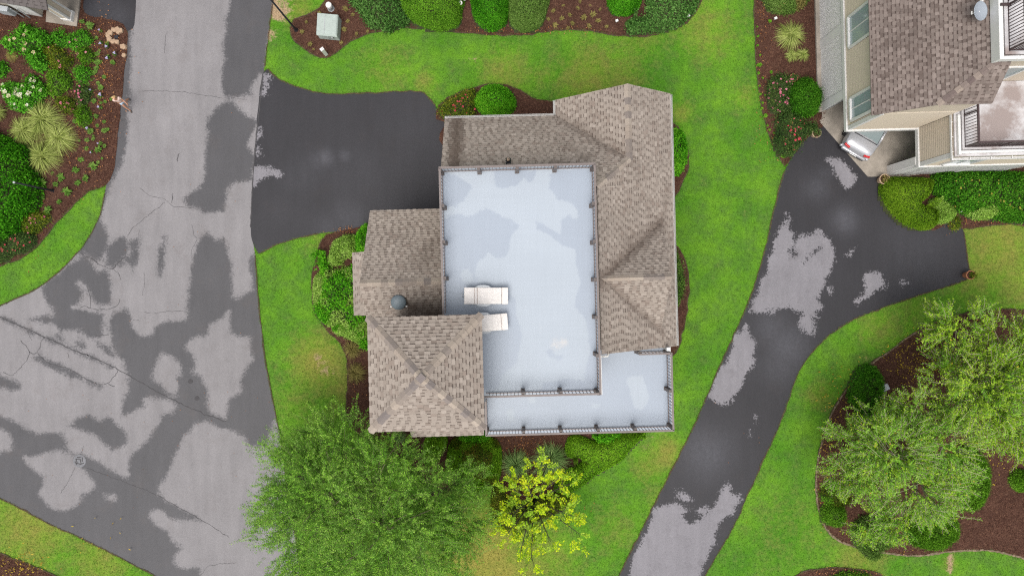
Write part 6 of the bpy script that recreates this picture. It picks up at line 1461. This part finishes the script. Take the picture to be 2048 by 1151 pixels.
# small perennials dotted over the mulch: a few kinds, copied
def tuft_mesh(mat, n, r, h, wd, seed):
    rng = np.random.default_rng(seed); a = rng.uniform(0, 6.28, n); q = r*rng.uniform(.4, 1, n); verts = np.empty((n, 3, 2, 3)); side = np.c_[-np.sin(a), np.cos(a)]
    for k, t in enumerate((0, .55, 1.0)):
        p = np.c_[np.cos(a), np.sin(a)]*(q*t)[:, None]; z = h*np.sin(t*2.1)*rng.uniform(.7, 1.1, n); w_ = side*wd*(1 if k == 1 else .35)
        verts[:, k, 0] = np.c_[p-w_, z]; verts[:, k, 1] = np.c_[p+w_, z]
    base = (np.arange(n)*6)[:, None]; f = np.concatenate([base+np.array([[2*k, 2*k+1, 2*k+3, 2*k+2]]) for k in range(2)])
    return np_mesh('leaves', verts.reshape(-1, 3), f, mat)
def perennial(kind):
    mt, n, r, h, wd, lab, grp, seed, fl = kind
    root = empty('perennial', (0, 0, 0), 0, lab, 'perennial', grp)
    link_mesh('leaves', tuft_mesh(M[mt], n, r, h, wd, seed), root)
    if fl:
        m = MB(); rr = random.Random(seed)
        for _ in range(3):
            x, y = rr.uniform(-r, r)*.7, rr.uniform(-r, r)*.7
            m.tube([(x*.5, y*.5, 0), (x, y, h*1.5)], .006, 4); m.lathe([(.03, h*1.45), (.05, h*1.55), (.02, h*1.7)], (x, y, 0), 6)
        m.obj('blossom', M[fl], root)
    return root
def scatter(kind, spots):
    proto = perennial(kind); rr = random.Random(kind[7])
    for i, (x, y, s) in enumerate(spots):
        o = proto if i == 0 else copy_tree(proto)
        o.location = (*P2(x+rr.uniform(-2.5, 2.5), y+rr.uniform(-2.5, 2.5)), .08); o.rotation_euler = (0, 0, rr.uniform(0, 6.28)); s *= rr.uniform(.75, 1.25); o.scale = (s, s*rr.uniform(.8, 1.2), s*rr.uniform(.8, 1.3))
scatter(('f_strap', 44, .24, .16, .026, 'bright green strappy perennial clump in the lower part of the left bed', 'strappy perennials near the lamp post', 5, None),
        [(88,367,1.2),(128,356,1.0),(156,342,1.1),(160,364,1.0),(138,386,1.15),(120,402,.6),(86,392,1.0),(72,408,.9),(103,420,1.3),(166,320,1.0),(190,332,1.1),(204,303,.9),(175,296,.7),(178,356,.9),(118,370,.7),(108,348,.6)])
scatter(('f_grey', 60, .2, .15, .026, 'small leafy green perennial in the road side part of the left bed', 'leafy perennials dotted near the road', 6, None),
        [(167,44,1.0),(186,53,1.2),(197,110,.8),(197,128,.9),(196,143,.8),(211,157,.7),(206,175,.9),(190,201,.9),(213,207,.6),(182,243,.9),(197,255,.8),(196,235,.9),(213,245,.6),(183,262,.9),(210,262,.8),(176,282,.7),(207,287,.7),(231,128,.7)]+[(rj.uniform(152,218)+(12 if y < 200 else 0), y+rj.uniform(-6,6), rj.uniform(.35,.75)) for y in range(70,330,9)])
scatter(('f_strap', 40, .2, .2, .014, 'wispy green perennial with pale mauve flowers in the left bed', 'wispy mauve flowered perennials', 7, 'bl_mauve'),
        [(206,66,.8),(208,88,.9),(219,94,1.0),(220,117,1.1),(236,113,.8),(186,185,1.0),(204,194,1.0),(178,258,.8),(186,306,.7),(180,183,.7),(203,218,.7),(200,288,.6)])
scatter(('g_dry', 40, .2, .12, .014, 'dry tan green tuft in the open mulch of the upper bed', 'dry tufts in the upper bed', 8, None),
        [(x, y, s) for x, y, s in [(1108,22,.9),(1120,40,1.0),(1128,12,.8),(1140,30,1.1),(1147,48,.9),(1155,18,.8),(1166,38,1.0),(1176,55,.9),(1186,30,1.0),(1197,45,1.1),(1200,20,.8),(1112,52,.9),(1135,60,.7),(1160,8,.8),(1098,40,.8),(1215,58,.8),(1180,12,.7),(605,65,.9),(612,48,.8),(620,90,.8),(628,100,.7),(690,62,.9),(698,45,1.0),(705,30,1.1),(685,85,.8),(715,70,.8),(690,20,1.0),(640,25,.6),(735,62,.7)]])
scatter(('f_clip', 30, .12, .08, .026, 'small green creeping plant along the lawn edge of the right bed', 'creeping plants along the right bed edge', 9, None),
        [(1514,75,.8),(1512,95,.9),(1518,112,1.0),(1514,130,.8),(1521,132,1.2),(1516,150,.9),(1522,160,.8),(1516,175,.9),(1520,192,1.0),(1524,205,.8),(1522,220,.9),(1528,235,1.0),(1532,250,.8),(1540,145,1.3),(1538,45,.9),(1536,262,1.0),(1565,312,1.6),(1512,55,.7),(1530,190,.7),(1545,268,.8)])

# ------------------------------------------------------------------ pots
def pot(px, py, mat, leaf, lab, h=.42, r=.24, fl=None, tilt=0):
    root = empty('flower_pot', (*P2(px, py), .03), 0, lab, 'flower pot')
    m = MB(); m.lathe([(r*.68, 0), (r*.95, h*.82), (r*1.12, h*.82), (r*1.14, h), (r*.98, h), (r*.92, h*.85)], n=22); m.obj('pot', mat, root, smooth=False)
    m = MB(); m.lathe([(.01, h*.86), (r*.93, h*.861)], n=16); m.obj('soil', M['mulch'], root)
    SEED[0] += 1; rng = np.random.default_rng(SEED[0]); N = 140
    c = rng.normal(0, 1, (N, 3)); c /= np.linalg.norm(c, axis=1)[:, None]; c = c*np.array([r*1.0, r*1.0, .22])*rng.uniform(.4, 1.1, (N, 1))+[tilt, 0, h+.08]
    v, f = leaf_quads(c, c-[0, 0, h-.3], .09, rng); link_mesh('foliage', np_mesh('foliage', v, f, leaf), root)
    return root
pot(1759, 361, M['palepot'], M['g_dry'], 'pale clay pot of dry orange plants at the carport corner', .5, .25)
pot(1626, 270, M['palepot'], M['f_rose'], 'pale round pot by the carport slab beside the roses', .45, .22)
pot(1929, 550, M['terracotta'], M['f_rust'], 'terracotta pot at the far end of the driveway turnaround', .5, .22, tilt=.1)
pot(1582, 160, M['terracotta'], M['f_rose'], 'terracotta pot among the roses left of the fine leaved shrub', .35, .2)

# ------------------------------------------------------------------ trees: trunk, limbs, twigs that carry the leaves
def sprays(start, dirs, length, nl, leaf, rng, asp, droop, wtw, spread=0.5):
    """every spray is a bent twig with leaves on both sides: returns leaf quads and thin twig quads"""
    N = len(start); L = length*rng.uniform(.6, 1.25, N)
    d = dirs/np.linalg.norm(dirs, axis=1)[:, None]; up = np.array([0, 0, 1.0])
    side = np.cross(d, up); side /= np.linalg.norm(side, axis=1)[:, None]+1e-6
    C, A, Nn = [], [], []
    for k in range(nl):
        t = (k+.6)/nl; p = start+d*(L*t)[:, None]; p[:, 2] -= droop*L*t*t
        s = 1 if k % 2 else -1
        off = side*s*(leaf*.45)*rng.uniform(.6, 1.3, (N, 1)); C.append(p+off+rng.normal(0, leaf*.15, (N, 3)))
        A.append(d*.55+side*s*.8); Nn.append(np.tile(up, (N, 1))+rng.normal(0, spread, (N, 3)))
    v, f = leaf_quads(np.concatenate(C), np.concatenate(Nn), leaf, rng, asp, 0.25, np.concatenate(A))
    tw = np.empty((N, 6, 3))
    for k, t in enumerate((0, .5, .97)):
        p = start+d*(L*t)[:, None]; p[:, 2] -= droop*L*t*t; w_ = side*wtw*(1-.7*t); tw[:, 2*k] = p-w_; tw[:, 2*k+1] = p+w_
    base = (np.arange(N)*6)[:, None]; ft = np.concatenate([base+np.array([[0,1,3,2]]), base+np.array([[2,3,5,4]])])
    return (v, f), (tw.reshape(-1, 3), ft)
def tree(name, label, base_px, lobes, mats, nspray, length, nl, leaf, asp=.45, droop=.18, trunk=(.22, 2.2), twigw=.009, out=1.0, upb=.35, extra=None, cat='tree', limb_r=.07, shell=(.45, 1.0), accent=None, bunch=0, hollow=-.55, spread=.8, longs=None):
    """lobes: (px, py, radius in px, height of its centre, flatness)"""
    SEED[0] += 1; rng = np.random.default_rng(SEED[0])
    bx, by = P2(*base_px); root = empty(name, (bx, by, .03), 0, label, cat)
    lb = []
    for (px, py, r, zc, fl) in lobes:
        s = (CAM_H-zc)/F; c = np.array([*P2(px, py, zc), zc]); lb.append((c-[bx, by, 0], r*s, r*s*fl))
    # trunk and limbs
    m = MB(); top = Vector((0, 0, trunk[1])); m.tube([(0, 0, -.1), (0.02, 0, trunk[1]*.5), top], [trunk[0]*1.35, trunk[0], trunk[0]*.85], 12); m.obj('trunk', mats[1], root, smooth=True)
    m = MB(); rr = random.Random(SEED[0])
    for c, r, rz in lb:
        a = top+Vector((0, 0, -.2)); b = Vector(c); mid = a.lerp(b, .5)+Vector((rr.uniform(-.3, .3), rr.uniform(-.3, .3), .3))
        m.tube([a, mid, b], [limb_r*1.4, limb_r, limb_r*.6], 7)
        for q in range(7):
            th, ph = rr.uniform(0, 6.28), rr.uniform(-.2, 1.3); e = b+Vector((math.cos(th)*math.cos(ph)*r*.85, math.sin(th)*math.cos(ph)*r*.85, math.sin(ph)*rz*.85))
            m2 = mid.lerp(b, rr.random()).lerp(e, .5)+Vector((rr.uniform(-.2, .2), rr.uniform(-.2, .2), rr.uniform(0, .3)))
            m.tube([mid.lerp(b, .4+.6*rr.random()), m2, e], [limb_r*.5, limb_r*.3, limb_r*.12], 5)
    m.obj('limb', mats[1], root, smooth=True)
    w_ = np.array([r*r for _, r, _ in lb]); w_ /= w_.sum(); cnt = (w_*nspray).astype(int)
    S, D = [], []
    for (c, r, rz), n in zip(lb, cnt):
        q = rng.normal(0, 1, (n, 3)); q /= np.linalg.norm(q, axis=1)[:, None]; q[:, 2] = np.abs(q[:, 2])*np.where(rng.random(n) < .78, 1, -1)
        rad = rng.uniform(shell[0], shell[1], n)[:, None]
        if bunch:                                   # shoots gather in bunches, with hollows between them
            ks = rng.normal(0, 1, (bunch, 3)); ks /= np.linalg.norm(ks, axis=1)[:, None]; ks[:, 2] = np.abs(ks[:, 2])*np.where(rng.random(bunch) < .85, 1, -1)
            pick = ks[rng.integers(0, bunch, n)]; q = pick+rng.normal(0, .19, (n, 3)); q /= np.linalg.norm(q, axis=1)[:, None]
        p = c+q*np.array([r, r, rz])*rad
        hol = np.sin(p[:, 0]*4.3+1)*np.sin(p[:, 1]*4.9+2)+.6*np.sin(p[:, 0]*8.3)*np.cos(p[:, 1]*7.7+p[:, 2]*3)
        ok = hol+rng.normal(0, .25, n) > hollow; p, q, n = p[ok], q[ok], int(ok.sum())
        S.append(p); D.append(q*np.array([out, out, out*.6])+np.array([0, 0, upb])+rng.normal(0, .28, (n, 3)))
    S, D = np.concatenate(S), np.concatenate(D)
    (v, f), (tv, tf) = sprays(S, D, length, nl, leaf, rng, asp, droop, twigw, spread)
    if len(mats) > 3:
        k = rng.random(len(S)) < mats[4]; kk = np.tile(k, nl)
        q = f[kk]; link_mesh('bright_shoots', np_mesh('bright_shoots', v[q.ravel()], np.arange(len(q)*4).reshape(-1, 4), mats[3]), root)
        q = f[~kk]; link_mesh('crown', np_mesh('crown', v[q.ravel()], np.arange(len(q)*4).reshape(-1, 4), mats[0]), root)
    else: link_mesh('crown', np_mesh('crown', v, f, mats[0]), root)
    tag(link_mesh('twigs', np_mesh('twigs', tv, tf, mats[2]), root), kind='stuff')
    if longs:                                       # long young shoots that stand out of the crown
        ln, ll, lm, lt = longs; k = rng.choice(len(S), ln, replace=False); up_ = S[k][:, 2] > np.median(S[:, 2])-1.0; k = k[up_]
        (v2, f2), (t2, g2) = sprays(S[k]+D[k]*.25, D[k]*[1, 1, .8]+rng.normal(0, .25, (len(k), 3)), ll, 20, leaf*.8, rng, asp, .12, twigw*1.3, .4)
        link_mesh('long_shoots', np_mesh('long_shoots', v2, f2, lm), root); tag(link_mesh('shoot_stems', np_mesh('shoot_stems', t2, g2, lt), root), kind='stuff')
    if accent:
        am, an, asz = accent; k = rng.integers(0, len(v)//4, an); c = v.reshape(-1, 4, 3)[k].mean(1)+[0, 0, .05]
        av, af = leaf_quads(c, np.tile([0, 0, 1.0], (an, 1)), asz, rng, .4, .5); link_mesh('yellow_leaves', np_mesh('yellow_leaves', av, af, am), root)
    return root
tree('shade_tree', 'big fine leaved green tree between the road and the house', (745, 985),
     [(600,935,86,4.6,.8),(690,890,86,5.0,.8),(650,985,115,6.2,.75),(760,960,100,6.0,.75),(880,985,78,5.0,.8),(905,1040,78,4.8,.8),(780,1060,125,6.8,.7),(620,1075,105,5.4,.8),(700,1140,120,5.8,.75),(850,1120,100,5.4,.8),(570,1010,62,4.2,.8),(585,890,42,3.6,.8),(940,960,38,4.4,.8)],
     (M['f_oak'], M['bark'], M['stem'], M['f_oak2'], .42), 13500, .62, 14, .09, .42, .10, (.26, 2.4), .006, 1.0, .45, bunch=34, shell=(.40, 1.04), hollow=-.30, longs=(1300, .85, M['f_oak2'], M['stem']))
tree('loose_tree', 'loose light green tree with pale twigs at the right edge', (1965, 770),
     [(1910,660,62,3.8,.8),(2000,690,85,4.6,.8),(1960,770,95,5.2,.75),(2040,800,90,5.0,.8),(2080,720,90,5.0,.8),(1895,750,50,4.2,.8),(1900,805,48,4.4,.8),(1985,850,55,4.4,.8),(2060,865,55,4.2,.8)],
     (M['f_birch'], M['twig'], M['twig'], M['f_oak2'], .3), 4300, .66, 13, .135, .34, .25, (.14, 1.6), .009, 1.0, .40, accent=(M['litter_y'], 220, .11), limb_r=.05, bunch=20, longs=(260, .8, M['f_birch'], M['twig']), hollow=-.7)
tree('loose_tree', 'loose mid green tree with pale twigs in the middle of the lower right bed', (1800, 915),
     [(1745,835,48,3.4,.8),(1835,820,50,4.2,.8),(1700,880,50,3.4,.8),(1785,905,80,5.0,.75),(1885,890,66,4.8,.8),(1728,955,52,3.6,.8),(1825,975,66,4.4,.8),(1905,955,46,4.0,.8),(1688,935,44,3.0,.8),(1800,1035,48,3.2,.8),(1740,1040,38,2.6,.8),(1865,1010,40,3.2,.8)],
     (M['f_oak2'], M['twig'], M['twig'], M['f_birch'], .35), 4200, .64, 13, .13, .34, .22, (.14, 1.6), .009, 1.0, .40, accent=(M['litter_y'], 200, .12), limb_r=.05, bunch=22, longs=(240, .8, M['f_oak2'], M['twig']), hollow=-.7)

# the thin yellowing tree: bare dark stems that fan out, long sprays of leaflets at their ends
def fan_tree():
    SEED[0] += 1; rng = np.random.default_rng(SEED[0]); rr = random.Random(3)
    bx, by = P2(1066, 992); root = empty('small_tree', (bx, by, .03), 0, 'small thin tree with yellow green leaves and bare dark stems by the hedge', 'tree')
    m = MB(); ends = []; m.tube([(0,0,-.05),(0,0,.35)], [.10,.085], 10); m.obj('trunk', M['darkbark'], root, smooth=True)
    m = MB()
    for k in range(13):
        a = k*2*math.pi/13+rr.uniform(-.2, .2); reach = rr.uniform(1.2, 2.6); h = rr.uniform(2.2, 3.6)
        b = Vector((math.cos(a)*reach, math.sin(a)*reach, h)); mid = Vector((b.x*.38, b.y*.38, h*.52)); m.tube([(0,0,.3), mid, b], [.042,.032,.012], 6)
        for q in range(10):
            t = rr.uniform(.30, 1.0); p = mid.lerp(b, max(0, (t-.3)/.7)); a2 = a+rr.uniform(-1.2, 1.2); e = p+Vector((math.cos(a2)*rr.uniform(.2, .75), math.sin(a2)*rr.uniform(.2, .75), rr.uniform(.0, .45)))
            m.tube([p, e], [.012,.005], 4); ends.append((np.array(e), np.array([math.cos(a2), math.sin(a2), .15])))
    m.obj('stem', M['darkbark'], root, smooth=True)
    for _ in range(36):
        a = rr.uniform(0, 6.28); q = rr.uniform(.05, 1.0); ends.append((np.array([math.cos(a)*q, math.sin(a)*q, rr.uniform(.7, 2.4)]), np.array([math.cos(a), math.sin(a), .3])))
    S = np.array([e for e, d in ends for _ in range(2)]); D = np.array([d for e, d in ends for _ in range(2)])+rng.normal(0, .45, (len(S), 3)); S = S+rng.normal(0, .06, S.shape)
    (v, f), (tv, tf) = sprays(S, D, .46, 16, .125, rng, .6, .15, .006, .3)
    k = np.tile(rng.random(len(S)) < .62, 16)
    q = f[k]; link_mesh('yellow_sprays', np_mesh('yellow_sprays', v[q.ravel()], np.arange(len(q)*4).reshape(-1, 4), M['f_yel']), root)
    q = f[~k]; link_mesh('green_sprays', np_mesh('green_sprays', v[q.ravel()], np.arange(len(q)*4).reshape(-1, 4), M['f_birch']), root)
    tag(link_mesh('twigs', np_mesh('twigs', tv, tf, M['stem']), root), kind='stuff')
fan_tree()

# ------------------------------------------------------------------ ground cover nobody could count: grass blades, mulch chips, fallen leaves
def rand_in(poly, n, rng):
    poly = np.asarray([p[:2] for p in poly]); lo, hi = poly.min(0), poly.max(0); lo = np.maximum(lo, [-29, -16.5]); hi = np.minimum(hi, [29, 16.5])
    q = rng.uniform(lo, hi, (n, 2)); return q[inside(q, poly)]
rng = np.random.default_rng(55)
N = 300000
q = np.c_[rng.uniform(-29.5, 29.5, N), rng.uniform(-17, 17, N)]
blk = np.zeros(N, bool)
for p in PAVE+BEDS: blk |= inside(q, p)
hs_ = [H2W(*c) for c in ((-6.9, 8.0), (7.0, 8.0), (7.0, -6.5), (-5, -6.5), (-5, -3), (-6.9, -1), (-6.9, 3.5), (-2.8, 3.6), (-2.8, 8))]
blk |= inside(q, hs_)
q = q[~blk]; N = len(q)
a = rng.uniform(0, 6.28, N); hgt = rng.uniform(.02, .07, N); ln = rng.uniform(.03, .09, N); wd = rng.uniform(.010, .022, N)
v = np.empty((N, 3, 3)); sx, sy = -np.sin(a)*wd, np.cos(a)*wd
v[:, 0] = np.c_[q[:, 0]-sx, q[:, 1]-sy, np.full(N, -.002)]; v[:, 1] = np.c_[q[:, 0]+sx, q[:, 1]+sy, np.full(N, -.002)]; v[:, 2] = np.c_[q[:, 0]+np.cos(a)*ln, q[:, 1]+np.sin(a)*ln, hgt]
vv = v.reshape(-1, 3)
g = link_mesh('grass', np_mesh('grass', vv, np.arange(N*3).reshape(N, 3), M['grass'], {'dry': np.repeat(blobs(DRY)(q), 3), 'bare': np.repeat(blobs(BARE)(q), 3)}))
tag(g, None, None, None, 'stuff')
# longer fringe where the lawn meets paving and beds
C = []
for p in [W_ROAD, W_DL, W_DR]+BEDS:
    p = np.array(p); j = np.roll(p, -1, 0); L = np.hypot(*(j-p).T); k = (L*70).astype(int)+1
    for i in range(len(p)):
        t = rng.uniform(0, 1, (k[i], 1)); C.append(p[i]*(1-t)+j[i]*t+rng.normal(0, .045, (k[i], 2)))
C = np.concatenate(C); C = C[(np.abs(C[:, 0]) < 29.5) & (np.abs(C[:, 1]) < 17)]
ok = np.zeros(len(C), bool)
for p in (W_ROAD, W_DL, W_DR, W_AP, [P2(*s_) for s_ in SLAB], hs_): ok |= inside(C, p) & (edge_dist(C, p) > .05)
C = C[~ok]
# keep only the fringe that has lawn next to it
near = np.zeros(len(C), bool)
for dx, dy in ((.22, 0), (-.22, 0), (0, .22), (0, -.22)):
    s_ = C+[dx, dy]; b_ = np.zeros(len(C), bool)
    for p in PAVE+BEDS+[hs_]: b_ |= inside(s_, p)
    near |= ~b_
C = C[near]; N = len(C); a = rng.uniform(0, 6.28, N); ln = rng.uniform(.03, .09, N); wd = rng.uniform(.008, .016, N); hgt = rng.uniform(.04, .09, N)
v = np.empty((N, 3, 3)); sx, sy = -np.sin(a)*wd, np.cos(a)*wd
v[:, 0] = np.c_[C[:, 0]-sx, C[:, 1]-sy, np.zeros(N)]; v[:, 1] = np.c_[C[:, 0]+sx, C[:, 1]+sy, np.zeros(N)]; v[:, 2] = np.c_[C[:, 0]+np.cos(a)*ln, C[:, 1]+np.sin(a)*ln, hgt]
tag(link_mesh('grass_fringe', np_mesh('grass_fringe', v.reshape(-1, 3), np.arange(N*3).reshape(N, 3), M['grass'], {'dry': np.repeat(blobs(DRY)(C)+.12, 3), 'bare': np.repeat(blobs(BARE)(C), 3)})), None, None, None, 'stuff')

def chips(name, mat, pts, z, size, asp, tilt=.35):
    c = np.c_[pts, np.full(len(pts), z)+rng.uniform(0, .03, len(pts))]
    v, f = leaf_quads(c, np.tile([0, 0, 1.0], (len(pts), 1)), size, rng, asp, tilt)
    return tag(link_mesh(name, np_mesh(name, v, f, mat)), None, None, None, 'stuff')
def bed_z(pts, b): return 0.04+0.09*np.clip(edge_dist(pts, b)/1.2, 0, 1)
Cs = []; Zs = []
for b in BEDS:
    arr = np.array(b); lo, hi = np.maximum(arr.min(0), [-29, -16.5]), np.minimum(arr.max(0), [29, 16.5])
    n = int(max(0, np.prod(np.maximum(hi-lo, 0)))*190)
    if n < 10: continue
    p = rng.uniform(lo, hi, (n, 2)); p = p[inside(p, arr)]; Cs.append(p); Zs.append(bed_z(p, b))
p = np.concatenate(Cs); z = np.concatenate(Zs)
c = np.c_[p, z+rng.uniform(0, .025, len(p))]; v, f = leaf_quads(c, np.tile([0, 0, 1.0], (len(p), 1)), .085, rng, .32, .4)
tag(link_mesh('mulch_chips', np_mesh('mulch_chips', v, f, M['chips'])), None, None, None, 'stuff')
def gauss(lst):
    return np.concatenate([np.c_[rng.normal(P2(x, y)[0], sx/35.9, n), rng.normal(P2(x, y)[1], sy/35.9, n)] for x, y, sx, sy, n in lst])
chips('fallen_leaves', M['litter_y'], gauss([(1830,725,30,28,330),(1700,800,30,40,90),(1650,900,10,70,90),(1665,1020,12,30,40),(40,1130,30,16,150),(200,1085,70,30,16),(1990,930,40,30,50),(1760,1080,30,14,40)]), .13, .13, .34, .5)
chips('fallen_leaves', M['litter_o'], gauss([(1050,890,30,16,150),(1075,940,25,22,130),(1055,975,26,12,90),(75,395,12,50,130),(60,345,14,14,50),(215,150,18,70,320),(170,110,35,35,190),(130,150,40,50,160),(160,220,30,50,160),(180,300,30,50,120),(40,130,40,40,80),(170,58,26,8,30),(1900,448,8,8,30),(1980,445,40,4,40),(720,790,10,30,26),(700,462,18,4,50),(1690,1142,40,5,60),(1650,945,8,60,60),(1100,62,60,6,70),(1000,62,40,4,40),(830,215,40,20,0),(1520,30,8,30,60),(1525,190,10,60,90),(1560,275,14,20,60),(1020,1040,30,30,60),(1130,1010,30,16,50)]), .14, .085, .5, .5)
chips('fallen_leaves', M['litter_o'], gauss([(300,880,180,120,40),(360,500,90,120,16),(1500,930,40,90,6),(700,720,30,60,6),(450,830,60,40,14)]), .03, .05, .6, .3)
# worn pale rim of the lower right bed
rim = catmull([P2(x, y) for x, y in [(1895,640),(1832,664),(1782,700),(1732,735),(1692,780),(1662,830),(1642,890),(1632,950),(1634,1000),(1646,1045),(1670,1075),(1710,1092),(1780,1106),(1840,1110),(1900,1102),(1980,1100),(2048,1116),(2120,1140)]], .12, closed=False)
rb_ = MB(); n = len(rim); Lh, Rh = [], []
for i, pt in enumerate(rim):
    d = rim[min(i+1, n-1)]-rim[max(i-1, 0)]; d = d/(np.linalg.norm(d)+1e-9); nn = np.array([-d[1], d[0]]); k = rng.uniform(.02, .085)
    Lh.append((*(pt+nn*k), .034)); Rh.append((*(pt-nn*rng.uniform(.02, .07)), .036))
rb_.add(Lh+Rh, [(i, n+i, n+i+1, i+1) for i in range(n-1)])
tag(rb_.obj('bed_rim', simple('sandy_rim', (.17, .125, .085), .95, .5, 5, obj=False)), None, None, None, 'structure')
